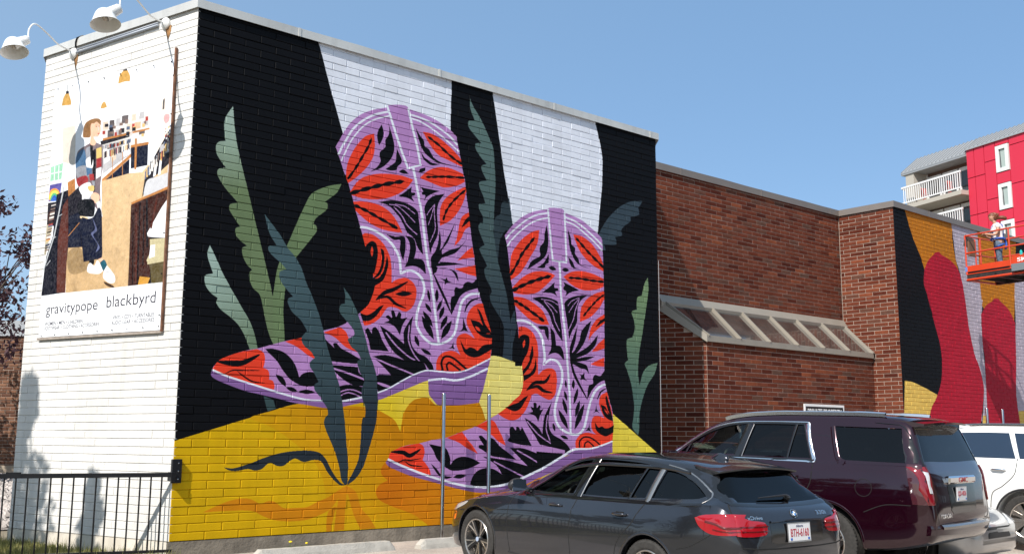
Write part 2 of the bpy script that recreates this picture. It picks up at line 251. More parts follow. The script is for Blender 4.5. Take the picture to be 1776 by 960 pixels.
MURAL = '''
p k T 250,-60 1300,-60 1300,1000 250,1000
p w T 549,60 784,60 783,160 781,229 700,262 596,236 575,160
p w T 853,150 874.7,302 889,388 960,422 1036.7,405 1041.7,350 1044.5,320 1045,273 1039.5,243 1031,206 1031,150
# ground
f yg T 280,772! 302,764! 446,720 517,699.5 640,692 760,650 852,617! 880,622 905,634! 960,670 1062,716! 1093,746 1129,778 1165,812! 1165,960! 280,960!
f pg T 625,712! 640,690! 700,660 850,617 880,622 906,634! 907,669 899,688 864,717! 842,727! 839,720! 700,715! 694,748! 681,725! 660,712!
f og T 434,724 460,735 491,753 520,775 545,800 558,825 564,850 566,872! 600,900! 700,900! 760,905! 860,930! 1000,930! 1000,760! 860,727! 842,727! 837,711 831,697! 790,702 757,702 742,689 728,690 718,693 706,705 699,720 694.5,748! 688,734 681,725 670,718 660,713 640,706 600,703 560,700 517,699.5! 470,712
# darker shadow of the second boot
f dg T 675,798! 664,806 661,820 672,832! 657,841 652,852 656,864 675,875 699,884 720,893 741,909! 745,940! 1170,960! 1170,840! 900,800!
p yr T 938,800 1000,770 1062,740 1062,716 1175,815 1175,965 950,965
# cactus shadow
f cs R 40,712! 130,670 210,640 280,628 330,635 380,660 430,645 470,650 520,685 590,685 660,680 720,650 790,620 850,578 895,553! 950,590 985,690 1030,740 1068,806! 978,812! 940,730 905,610! 895,600 880,815! 820,822! 835,700 848,625! 800,690 740,725 660,755 560,765 470,758 400,735 340,705 260,700 150,705
f cs S 960,390! 885,450 862,560 862,690! 916,688! 935,560 982,400!
# cactus on the left
f g1 G 193,42! 150,110 150,200 155,223! 118,228 103,255 112,300 155,362! 116,370 112,400 150,465 218,545! 178,552 173,580 200,625 230,668! 206,678 207,712 235,745 265,768! 240,780 243,820 265,865 292,893! 279,905 277,935 295,985 330,1020 345,1070 372,1200 400,1275 430,1300! 462,1285! 455,1180 450,1090 465,980! 440,850! 420,900 410,980 400,1035! 385,960 330,730 275,500 220,270 200,140
f g2 G 757,447! 700,455 640,475 600,500 570,550 520,660 478,755 435,850 420,900 400,1030! 400,1260! 462,1260! 455,1100 465,980! 520,830! 560,780 600,730 628,692 625,664 610,655! 625,625 682,578 683,548 670,540! 705,515 735,490
f g0 H 72,75! 100,130 130,200 160,260 200,330 240,400 280,470 305,540 322,616! 280,616! 250,540 220,490 180,450 130,410 107,375 112,348! 85,330 55,295 43,255 50,230 88,222! 65,150 60,110
f t2 E 645,755! 745,795! 760,850 772,885! 685,918! 660,830
f n1 R 165,445! 220,450 310,425 400,390 480,365 560,350 650,344 710,350 745,365 775,400 800,450 830,500 865,540 902,548! 860,551 820,520 780,470 745,410 700,400 640,412 590,392 560,405 520,435 480,435 450,419 425,425 390,455 350,463 310,454 240,466 195,462
# middle plant
f t3 O 130,115! 155,170 190,230 225,300 255,370 280,440 288,540 293,640 290,740 285,850 285,960 |P: 205,60 212,120 235,270 265,380 290,480 305,580 315,655! 325,620 340,580! 355,690! 345,740 330,800 325,908! 265,885! 273,780 272,700 255,640 225,590 190,530 183,490 195,465! 190,440 155,370 148,320 165,300! 150,265 125,215 118,185 150,165! 115,75 112,40 130,20 |O: 210,920! 215,880 192,830 186,792 228,785! 215,740 190,680 193,648 237,640! 208,580 204,545 235,535! 200,490 168,440 165,403 203,403! 160,350 123,300 120,260 160,258! 133,180
f n2 O 345,772 372,780! 380,740! 402,912! 372,960 |P: 285,70 250,130 240,200 235,275! 212,120! 210,20 |O: 298,870 325,852 330,800
# right plants
f n3 Q 193,38! 150,40 110,60 70,100 45,140 33,172! 30,200 50,215! 62,212! 56,192! 98,192 100,180 95,165! 120,160 118,140 130,125! 150,110 150,95! 180,86 178,62!
f g3 Q 211,308! 214,350 205,420 195,490 185,550 178,610 178,660 182,690! 195,645 215,620 246,610! 235,650 210,690 190,750 181,800 182,840 178,866! 158,840 161,800 163,760 155,700 140,640 130,613 142,600! 137,560 138,528 157,520! 165,490 163,460 154,430 172,422! 172,395 175,378 190,372! 200,330
# ---------------- first boot
f p A 133,570! 160,520 210,430 270,340 340,270 420,220 520,185 657,160! 680,135! 780,130 865,142 885,160 |A: 890,180! 910,180! 1000,210 1130,265 1240,330 1330,400 1392,465! 1420,620 1445,760 1465,860 |B: 1475,50 1490,200 1510,350 1530,530 1550,700 1575,870 |C: 1340,120 1352,210 1370,360! 1390,430 1425,530 1460,650 1490,740 1515,850 |D: 1517,180 1512,300 1500,385! 1400,425 1250,495 1000,505 850,490 720,530 600,595 440,690 335,730! |D: 0,800 |E: 1400,810 1240,810 1080,800 900,755 700,695 450,615 250,550 110,480! 130,440 180,390 250,350 380,305 500,275 570,265 720,225 870,185 1040,150 1260,78 1410,40 1500,0! |H: 780,478! 855,425! |C: 230,530 275,430 300,330 285,260 285,200 310,100 |B: 560,800! 450,790! 410,640 390,560 345,400 300,230 265,100 240,20 |A: 230,860 185,720
f dp D 1500,385! 1470,520 1430,680 1385,825! 1240,845 1100,855 960,850 900,790 865,740 858,650 855,595! 800,612 720,645 600,695 480,745 340,798 150,830 0,860 |E: 1400,885 1250,877 1100,850 950,825 800,785 600,738 450,703 300,650 170,595 110,560 95,525 110,480! 250,545 450,610 700,690 900,750 1080,795 1240,805 1450,810 1680,765 |D: 165,755 335,720 440,680 600,590 720,530 840,492 1000,505 1130,512 1250,490 1400,420
s w A 22 160,650 200,570 240,500 300,400 370,330 460,270 560,228 695,200
s w A 15 192,715 240,610 300,495 380,395 460,325 560,277 700,245
s w A 18 915,235 1010,265 1130,320 1240,395 1330,470 1402,550
s w A 15 915,272 1000,300 1100,355 1200,430 1300,510 1418,620
s w A 22 668,140 760,430 830,640 890,795
s w A 22 890,170 940,400 980,560 1018,758
s w A 20 872,795! 1028,755!
e k A 66 612,336 585,552
f k A 675,295! 690,370 685,440 650,500 650,570 595,620 590,660 600,720 560,780 490,828! 600,790 680,730 730,650 745,570 725,460 700,380
f k A 770,585! 765,680 750,730 650,800! 700,815 765,808 780,770 815,740 820,700
f k A 790,825! 840,803 895,850! 830,845
f k A 1065,783! 1060,820 1000,838! 1010,800
f k A 965,368! 1010,450 1050,500 1060,560 1100,590 1130,640 1160,685 1230,730 1340,762! 1200,735 1100,670 1040,600 1000,500
f k A 1022,622! 1060,680 1090,700 1130,730 1220,750! 1130,760 1060,710 1035,670
f r A 535,430! 440,460 340,570 270,700 245,800 243,880 262,945! 330,900 440,800 520,680 540,560
b k A 30 508,475 470,570 400,690 340,790 258,905
f r A 1040,410! 1150,440 1280,530 1400,650 1438,705! 1448,778! 1330,720 1200,650 1110,540
b k A 28 1088,458 1200,545 1330,665 1450,752
f r B 1010,50! 1090,-20 1200,-60 1320,-50 1460,10! 1477,92! 1400,130 1270,150 1150,110
b k B 28 1070,42 1180,40 1300,38 1480,52
f r B 285,195! 350,100 430,40 560,10 700,10 830,30 940,70! 880,150 780,220 650,265 520,275 400,260 300,230!
b k B 47 850,85 660,115 470,160 290,212
f r B 315,298! 430,295 570,325 680,390 750,470 800,560 828,622! 700,605 580,570 460,500 345,395!
b k B 36 318,328 450,390 600,475 778,578
f r B 1482,143! 1380,190 1290,250 1230,340 1215,450 1220,550! 1330,490 1410,400 1470,280 1492,185!
b k B 28 1490,170 1370,280 1290,385 1250,492
f r B 1518,410! 1450,450 1420,530 1400,650 1370,760! 1440,680 1480,590 1535,555!
f k B 1525,445! 1480,490 1442,570! 1480,540 1530,495!
f r B 1557,770! 1500,810 1400,910! 1480,890 1575,878!
f r C 1130,155! 1230,140 1345,118! 1355,235! 1250,205
f k B 925,143! 920,200 955,205 960,232 925,245 952,300! 880,260 785,243! 850,200
f k B 1015,145! 1100,165 1220,188! 1150,210 1080,250 1052,292! 1065,235 1035,225 1030,205 1047,192!
f k B 575,303! 700,285 800,295 900,330 985,400 1000,500 1020,650 1045,850! 990,780 950,680 880,620 840,540 790,450 700,350 640,320
s p B 9 750,325 850,345 960,425
s p B 9 690,325 780,345 880,430 960,515
s p B 11 740,350 820,440 880,545 980,640
f k B 1265,217! 1150,240 1090,290 1055,370 1060,480 1085,700 1112,850! 1150,740 1190,660 1200,570 1190,480 1190,380 1210,300
s p B 8 1165,325 1110,390 1080,440
s p B 8 1165,325 1130,440 1097,540
s p B 9 1162,330 1160,450 1170,580 1115,718
f k B 660,635! 760,660 850,665 860,780 835,915! 800,800 805,700 740,695
f k C 620,-190! 660,-120 665,-40 640,80 610,138! 700,125 770,150 833,210! 822,110 790,60 708,50! 730,-40 720,-130 690,-170
s p B 66 985,220 1030,430 1055,640 1090,900
s w A 24 940,788! 960,880! |B: 985,180 1030,430 1060,680 1095,960! |C: 880,200 910,450 935,680 965,925!
# base blob with leaves
f k C 1000,-60! 900,30 890,120 905,210! 940,190 960,150 1060,150 1120,200 1170,290! 1165,240 1140,185 1060,150! 960,150! 940,130! 1000,125 1100,118 1230,110! 1100,90 1000,85 960,100! 985,60 1000,40! 1130,-5 1190,-60 1250,-140! 1180,-70 1080,-40 1000,5! 1000,-40 1060,-120 1100,-220 1140,-330! 1080,-210 1010,-80
f k C 975,-250! 990,-140 975,-40 920,60! 890,110! 885,40 930,-30 960,-120
t k C 26 905,195 1000,400 1102,632
f k C 975,250! 1030,265 1050,240! 1060,275 1100,297! 1055,300 1030,320! 1025,285
f k C 1368,250! 1320,300 1270,290 1230,310 1215,350 1180,358 1145,345 1128,380 1130,430 1095,455 1087,530 1100,632! 1150,520 1190,440 1260,390 1375,355!
f r B 410,640! 440,625 520,640 600,700 660,780 700,880 712,960 |C: 476,200 475,300! 530,265 620,250 690,290 730,360 730,450 700,540 640,595 590,595 520,560 440,555 400,600 360,660 290,715 230,740 190,745! 150,605! 230,530 275,430 300,330 288,260 285,200 310,100 |B: 565,860! 450,800!
f k B 430,800! 455,745 505,708 550,728 570,790 572,860 555,960 535,1040! 400,1040!
e r B 28 512,758 512,872
f k C 360,-60! 395,-30 400,60 385,150 350,220 290,262! 285,248! 330,200 365,120 372,30
f k C 425,15! 442,100 425,180 385,275 300,332! 270,300! 285,255! 340,250 385,190 410,110
e k C 52 512,418 692,412
t k C 44 645,288 500,368 400,405 310,482
t k C 30 325,472 430,447 520,520 628,566
f k C 148,614! 220,635 290,600 345,550 395,530! 350,600 300,660 240,695 175,697!
e k C 30 850,365 875,500
e k C 38 825,510 890,612
e k C 50 800,592 905,762
e k C 66 788,642 915,890
e k C 40 948,362 945,502
e k C 36 1000,478 946,602
e k C 44 1022,543 970,682
e k C 48 1055,638 985,784
e k C 62 1100,692 990,888
t k C 22 1408,452 1310,485 1260,540 1235,612
f k C 1220,662! 1245,745 1268,808! 1230,795 1180,810! 1215,770
f k D 1125,185! 1120,230 1137,272! 1110,262 1060,262! 1100,245
f r C 1425,515! 1370,520 1300,570 1260,650 1260,730 1300,810 1340,880! 1260,830 1210,830 1165,860 1150,910 1155,960 |D: 1165,270 1190,330! 1140,295 1060,290 990,320 945,390 940,487! 1100,503 1250,485 1400,415 1502,362! 1515,240 1515,120 |C: 1490,740 1460,650
f k C 1368,560! 1400,600 1425,660 1450,730 1500,800! 1525,840! 1525,878! 1440,868 1370,820 1320,740 1298,682! 1380,705 1425,745! 1390,640
e r C 30 1345,752 1400,805
e r C 14 1455,828 1510,830
f k D 1190,175! 1220,280 1260,330 1330,355 1400,340 1522,268! 1525,215! 1430,230 1370,285 1340,265 1290,250 1250,270 1215,220
s k D 22 1010,492 995,410 1020,355 1070,345 1130,372 1200,430 1265,485
s k D 20 1062,492 1050,440 1075,408 1120,435 1195,492
s w B 25 388,560! 460,570 560,610 650,670 720,740 775,830 |C: 560,70 572,205! 640,175 720,190 790,260 815,340 805,430 770,520 740,620 735,720 760,800 820,880 900,932 1000,930 1090,880 1140,800 1160,700 1180,600 1205,500 1260,440 1320,415 1392,413
f k C 395,715! 450,690 415,655 440,638 480,665 470,600 500,590 522,655 550,605 575,625 575,672 640,660! 590,740 562,845! 520,770 470,730
f k D 205,90 203,70 230,50 270,112! 276,55 310,42 345,90 380,180 445,292! 350,285 255,278! 235,180
f k D 355,25! 440,80 540,160 605,215! 600,100 640,10 700,-78! 680,40 672,150 690,240 750,310 830,350 900,430 916,486! 860,482! 810,410 720,390 620,392! 500,300 420,180
s p D 15 415,95 520,230 650,345 720,385
s p D 13 662,20 650,170 690,290 760,390 860,480
f k D 275,345! 400,330 520,355 620,388! 720,385 810,412 842,484! 720,540 600,598 450,680 335,712! 315,640! 325,540 475,542! 380,440
s p D 16 285,355 450,430 600,490 705,535
t p D 30 318,615 400,645 470,665
e k D 42 715,125 760,245
e k D 40 782,268 890,330
f k E 1280,160! 1330,210 1380,258! 1368,215 1400,205 1450,260 1560,320 1662,382! 1620,420 1340,395! 1315,320!
f k E 1345,432! 1450,440 1625,455! 1640,520 1700,560! 1690,650 1570,642! 1480,590 1400,520
s p E 20 1352,466 1500,512 1690,585
f k E 1405,662! 1500,640 1600,645 1700,670! 1690,750! 1600,775 1450,802!
s p E 13 1428,718 1520,690 1600,700 1680,738
s p E 13 1440,752 1520,722 1600,742 1650,768
f k E 660,268! 740,265 850,300 930,370 980,450 1013,562! 1060,520 1160,510 1222,600 1180,650 1050,652 930,590 850,500 780,390 700,310
f k E 770,530! 840,560 875,620 875,662! 820,620 785,570
e k E 44 875,665 1000,710
e k E 44 1000,710 1182,716
f r E 868,190! 1045,148! 1050,210 1110,260 1178,350! 1165,368! 1100,330 980,240
f r E 1262,97! 1440,40! 1500,90 1530,160 1560,240 1622,302! 1500,250 1400,160 1330,120
f r E 112,478! 140,430 180,385 250,350 400,300 575,268! 640,300 660,370 640,465! 690,490 705,560 700,585! 740,600 758,650 750,690! 600,650 400,590 250,540
t k E 60 160,398 300,415 430,410 605,325
t k E 14 236,528 320,490 430,490 605,492
t k E 16 370,500 450,560 530,605 655,622
s w E 20 108,482! 250,545 450,610 700,690 900,750 1080,795 1240,805 1450,812 1560,792 1690,765 |D: 165,760!
s w D 15 325,724! 440,680 600,590 720,530 840,492 1000,505 1130,512 1250,490 1400,420 1502,368!
s w D 22 855,594 1000,580 1150,593 1300,552 1478,470
f t1 H 357,-87! 400,-30 440,25 475,85 520,140 550,195 575,270 605,340 635,420 655,490 680,590 700,660 725,740 745,800 755,860! |R: 870,60! 885,180 895,300 903,400 905,480 900,543! 885,550! 865,520 855,460 835,380 810,310 780,240 762,185 766,155 785,130! 780,95 745,40 735,15 |H: 670,910 650,870 618,828 616,800 637,785! 615,740 593,705 595,680 618,660! 600,630 562,595 548,558 560,538 578,520! 545,465 500,420 478,375 480,352 505,342! 460,290 435,245 436,214 470,200! 440,165 410,140 379,105 379,80 418,75! 385,20 370,-30
f t4 H 768,293! 800,340 830,400 855,470 880,550 900,630 925,700 940,760 945,850 |R: 1082,60 1070,180 1045,280 1015,380 990,450 950,510 903,548! 903,530! 930,480 965,400 978,300 985,190 990,155 1005,145! 1008,100 1000,60 |D: 200,900 190,860 165,760 165,680 190,600 150,520 125,440 122,395 160,375! 120,300 60,250 25,190 20,165 60,145! |H: 823,540 820,515 780,465 747,420 752,385 775,378! 776,340
# ---------------- second boot
f p K 92,350! 150,270 230,190 320,130 420,95 540,76! 552,62! 620,62 690,72 708,90 712,110! 725,115! 800,145 900,195 990,270 1060,330 1105,380! 1112,500 1118,720 |L: 1127,250 1130,640 |M: 952,202 955,300 975,400 1010,520 1025,600 1030,700 1020,830! 920,870 830,890 700,898 650,920 600,955! |N: 1400,775 1250,832 1100,862 950,868 800,850 600,798 400,733 200,653 75,595! 100,530 150,500 250,462 380,440 500,410 640,385 800,325 930,275 1050,210 1151,153! |M: 90,540 160,470 220,410 240,300 230,180 |L: 272,900 240,640 215,420 190,230 |K: 150,750 120,470
f dp N 75,592! 200,655 400,735 600,800 800,850 950,870 1100,865 1250,835 1400,775 1581,690! 1581,760! 1400,850 1200,900 1000,922 900,915 700,870 500,815 300,760 150,700 72,660 52,625
f dp M 1020,828! 1000,900! 960,905! 600,960! 650,920! 700,900 830,893 920,868
s w K 17 105,388 150,330 250,240 340,175 430,135 545,115
s w K 15 118,462 160,400 260,300 350,230 450,185 548,165
s w K 16 722,158 830,205 930,280 1030,370 1108,452
s w K 14 722,202 820,242 920,322 1020,412 1108,510
s w K 18 543,78! 560,300! 592,612!
s w K 18 716,108! 725,350! 736,628!
s w K 17 584,606! 742,630!
f k K 530,240! 545,400 530,530 480,600 325,705! 360,630 400,595 460,560 455,480 500,410 505,330
f k K 548,540! 550,630 520,650 505,685 425,685! 500,630
e k K 44 548,676 630,706
e k K 42 688,702 764,712
f k K 748,285! 780,370 790,440 825,480 825,540 860,590 880,650 972,690! 880,660 820,600 770,480
f k K 755,572! 800,620 825,680 875,692! 810,690 775,650
f r K 452,293! 380,310 270,390 180,510 150,620 145,740 160,812! 260,730 360,570 430,440
b k K 33 405,365 340,450 270,545 215,655 150,765
f r K 806,336! 900,360 1000,440 1080,560 1114,640! 1119,722! 1010,660 900,550 840,440
b k K 28 830,368 960,520 1120,682
f r K 617,765! 560,735 480,720 380,730 270,790 172,890! 184,945! |L: 270,180 360,180 440,155 540,70
b k K 42 578,768 480,795 370,830 250,882 172,925
f r K 702,778! 780,730 880,718 1000,745 1120,800! 1121,882! 1030,915 900,915 790,860
b k K 30 752,788 870,795 1000,818 1122,832
f k L 612,55! 610,110 645,118 650,140 620,155 640,200! 590,170 485,160! 550,110
f k L 705,52! 780,90 865,140! 780,160 722,200! 735,155 705,130 705,105 722,92!
f r L 188,203! 300,220 420,290 500,370 557,497! 450,490 350,440 250,350 195,292!
b k L 36 188,240 320,325 505,462
f r L 1126,148! 1040,170 950,230 890,320 873,467! 980,420 1070,330 1127,232!
b k L 25 1127,182 1020,275 912,408
f r L 1131,388! 1050,440 990,530 963,668! 1010,590 1131,480!
f k L 1134,425! 1080,460 1038,524! 1080,495 1134,458!
f r L 1131,638! 1060,700 998,777! 1060,768 1131,742!
f r L 1127,838! 1050,870 988,907! 1060,927 1127,932!
f k L 370,220! 480,205 580,225 655,270 670,400 690,600 695,672! 640,590 590,490 560,400 500,310 430,250
s p L 8 470,230 580,250 648,292
s p L 8 500,245 580,300 640,370
s p L 9 505,255 590,370 620,470 665,562
f k L 955,192! 850,195 770,220 715,275 725,420 752,682! 790,570 840,480 850,380 855,300 890,240
s p L 7 870,215 790,250 750,300
s p L 7 868,225 810,290 760,370
s p L 9 870,230 830,340 810,430 755,560
f k L 435,515! 540,520 550,667! 515,600 505,550 465,545
f k L 567,520! 610,580 620,650 625,712! 670,720 700,780 712,867! 650,800 600,790 542,812! 575,740
s p L 60 675,250 700,400 722,560 740,700
s w K 20 662,622! 675,900 |L: 680,180 700,400 725,620 |M: 635,250 650,500 655,765!
s w L 24 215,452 290,455 370,490 440,560 480,640 500,740 |M: 428,110 420,160! 455,128 490,115 545,140 580,220 575,330 545,430 520,540 525,640 560,710 640,762 720,770 770,720 795,630 820,520 860,410 910,355 962,334
f k L 850,500! 840,580 830,660 790,790! 765,830! 768,740 800,640
f k L 995,455! 950,600 910,700 850,780 790,830! 780,800! 820,760 870,660 890,570 940,500
f k L 1062,603! 1040,700 960,790 850,840 790,862! 780,830! 830,800 960,720
f k L 1032,825! 930,830 850,845 780,840! 780,870! 850,880 950,862
f k M 655,95! 700,130 760,150 800,172 818,247! 790,205 740,192 690,162 655,150!
f k L 765,780! 800,790 840,850 800,910! 775,900!
t k M 22 655,110 690,250 803,468
f k M 728,238! 755,250 777,230! 778,275 803,305! 765,290 740,295! 745,262
f k M 952,213! 915,260 870,250 850,280 852,325 818,342 805,390 800,468! 840,390 880,340 920,310 957,295!
e k M 18 610,293 618,370
e k M 26 680,290 680,376
e k M 24 598,388 625,480
e k M 30 720,364 682,510
e k M 32 585,452 628,602
e k M 34 735,472 697,624
e k M 40 548,551 633,727
e k M 46 775,502 690,732
e k M 22 500,670 520,746
e k M 30 565,780 636,812
f r L 233,520! 290,515 360,550 410,620 435,700 440,800 |M: 368,150 372,250! 420,205 480,192 520,215 535,280 530,380 510,440 470,468 420,450 360,415 320,425 300,470 260,560 200,630 130,648 60,620 20,590! 90,540 160,470 220,410 240,300 230,180 |L: 270,880 245,750!
f k L 236,645! 260,610 300,598 345,620 350,690 330,780 290,860 268,925! 200,925! 200,700!
e r L 26 300,650 285,738
f k L 385,705! 390,800 372,880 345,940 |M: 290,190 240,252! 235,215! 270,170 295,120 |L: 350,820
f k M 350,100! 355,190 330,245 245,305! 240,255! 300,235 335,180
t k M 32 478,243 430,310 340,320 268,388
t k M 30 275,380 360,350 420,390 498,408
f k M 88,537! 150,508 200,490 245,450 284,430! 250,490 215,545 160,568
f k M 275,580! 320,572 305,530 330,535 330,495 355,500 360,540 380,515 392,530 385,557 417,547! 390,600 373,662! 345,610
f k M 105,820 125,790 122,762 122,720 150,703 175,735 182,705 205,710 218,740 228,708 245,735 315,872! 220,862 115,835
f k M 252,625! 310,660 380,720 408,772! 415,680 435,590 491,488! 465,600 465,700 500,770 580,820 640,880 650,920 590,952! 480,955! 400,880 340,780 290,700
s p M 10 275,655 370,770 480,850
s p M 9 455,600 442,720 475,830
f k N 960,375 985,365 1010,385 1055,432! 1058,380! 1110,400 1170,470 1260,540 1330,600! 1200,582 1100,567 1050,540 990,500 965,485 965,460 990,455 1012,460!
f k N 1003,570! 1110,585 1250,610 1440,662! 1350,570 1268,485! 1400,490 1581,560! 1581,690! 1440,762 1400,775! 1250,832 1100,862 950,868 878,842! 900,770 950,710 1030,682 1100,690 1150,715 1192,747! 1130,650
s p N 14 1110,618 1250,690 1415,775
s p N 14 1335,508 1480,590 1590,665
f r N 73,592! 100,530 150,500 250,465 380,440! 420,470 430,540 412,602! 450,650 480,700 490,752! 350,710 200,650
t k N 44 100,524 220,530 290,560 392,496
t k N 14 162,642 220,605 300,605 398,588
t k N 14 240,618 300,655 412,666
f k N 475,447! 560,465 640,490 680,580 685,652! 730,595 810,570 900,590 977,632! 880,680 780,705 690,705 620,660 550,590 520,520
f k N 492,640! 540,680 590,745 640,760 710,767! 640,787 560,745
e k N 42 708,772 842,755
f r N 648,387! 800,328! 850,400 900,460 953,542! 850,490 760,430
f r N 932,274! 1060,212! 1110,225 1150,290 1190,370 1227,464! 1150,420 1100,370 1020,310
p p T 936,770 980,780 980,792 936,815
p k T 930,782 952,784 976,786 978,790 932,815
p dp T 936,813 980,791 1000,785 1062,766 1062,784 1000,800 936,828
s w N 22 70,595! 200,655 400,735 600,800 800,850 950,870 1100,865 1250,835 1400,775 1581,690! |M: 605,952! 650,920 700,900 830,893 920,868 1022,826!
f r M 975,400! 920,430 905,500 920,560 950,627! 890,608 850,625 838,680 850,740 882,772! 800,755 740,775 700,830 700,890! 830,888 920,863 1022,824! 1030,700 1020,590 1000,500
t k M 26 965,432 985,520 1015,622
f k M 918,508! 960,530 985,580 1022,610! 1028,655! 980,635 940,590
e r M 12 950,545 985,600
f k M 868,663! 880,730 920,770 970,787 1030,752! 1032,690! 990,715 960,720 930,700 900,710
s k M 13 735,888 735,835 770,797 820,797 870,825 910,862
s k M 12 777,885 782,848 812,835 860,878
t k M 14 968,368 920,400 888,468
f k M 880,503! 885,550 908,584! 880,572 845,589! 870,565
f k M 820,670! 825,720 840,749! 815,738 785,742! 810,715
'''
MC = {'k': lin((5, 6, 11)), 'w': lin((218, 222, 232)), 'r': lin((222, 62, 38)), 'p': lin((174, 129, 184)), 'dp': lin((128, 92, 148)),
      'yg': (lin((204, 160, 12)), lin((198, 158, 6)), (700, 700), (400, 900)), 'pg': (lin((226, 212, 122)), lin((216, 188, 40)), (860, 640), (690, 735)),
      'og': (lin((188, 122, 4)), lin((202, 156, 8)), (680, 740), (560, 905)), 'dg': (lin((190, 106, 8)), lin((202, 128, 12)), (700, 830), (760, 905)),
      'yr': (lin((222, 200, 70)), lin((212, 184, 24)), (1070, 730), (1000, 900)), 'cs': (lin((196, 124, 12)), lin((190, 122, 12)), (600, 850), (600, 920)),
      'g1': (lin((156, 176, 164)), lin((102, 120, 86)), (405, 200), (430, 330)), 'g2': lin((102, 122, 86)), 'g0': (lin((156, 178, 168)), lin((108, 128, 104)), (365, 450), (430, 590)),
      't1': (lin((66, 88, 94)), lin((42, 54, 62)), (500, 480), (590, 780)), 't2': lin((52, 72, 74)), 't4': (lin((64, 86, 88)), lin((38, 48, 58)), (610, 520), (630, 720)),
      'n1': lin((36, 44, 52)), 't3': (lin((88, 112, 108)), lin((44, 56, 66)), (830, 200), (880, 560)), 'n2': lin((44, 56, 62)), 'n3': lin((52, 66, 76)),
      'g3': (lin((110, 134, 98)), lin((76, 104, 96)), (1120, 520), (1100, 690))}
MURAL2 = '''
p k T 1540,300 1900,300 1900,900 1540,900
f oc U 560,90! 920,90! 925,330 950,480 970,560 1000,700! 800,700! 715,560! 680,450 620,300
p gr U 902,90 1130,90 1135,680 1150,830 1142,960 1150,1700 980,1700 1000,900 1045,960 1020,780 985,590 950,480
f oc U 1105,90! 1410,90! 1400,620 1392,960! 1300,1100! 1150,830! 1135,680
f gr V 1040,-250! 1300,-250! 1300,1000! 1045,1000! 1060,740 1040,640! 1046,160 1040,0
f gr V 700,0! 818,0! 806,100 818,300 832,450 845,640 850,745! 845,850! 815,850! 822,740 825,600 800,480 760,370 720,180
f yl V 278,558! 330,568 420,610 505,657! 500,900! 270,900!
f yl V 822,800! 860,800! 860,900! 812,900!
f yl V 1066,770! 1200,760! 1200,900! 1080,900!
f cr U 712,560! 740,490 785,440! 795,428 825,422! 838,443! 900,480 950,530 983,590! 1000,660 1020,780 1045,960 |V: 720,180 760,370 800,480 825,600 822,700 800,900! 440,900! 460,755 500,670 530,560 535,420 520,300 480,150 445,0! |U: 760,860 735,750 708,660
f cr V 806,100! 840,40 885,10! 895,-8 925,-8 940,10! 1000,70 1043,160! 1050,400 1050,640 1060,740 1085,900! 855,900! 848,740 832,400 818,300
'''
MC2 = {'k': lin((9, 9, 14)), 'oc': lin((182, 112, 22)), 'gr': lin((176, 166, 178)), 'yl': lin((216, 182, 92)), 'cr': lin((170, 26, 48))}
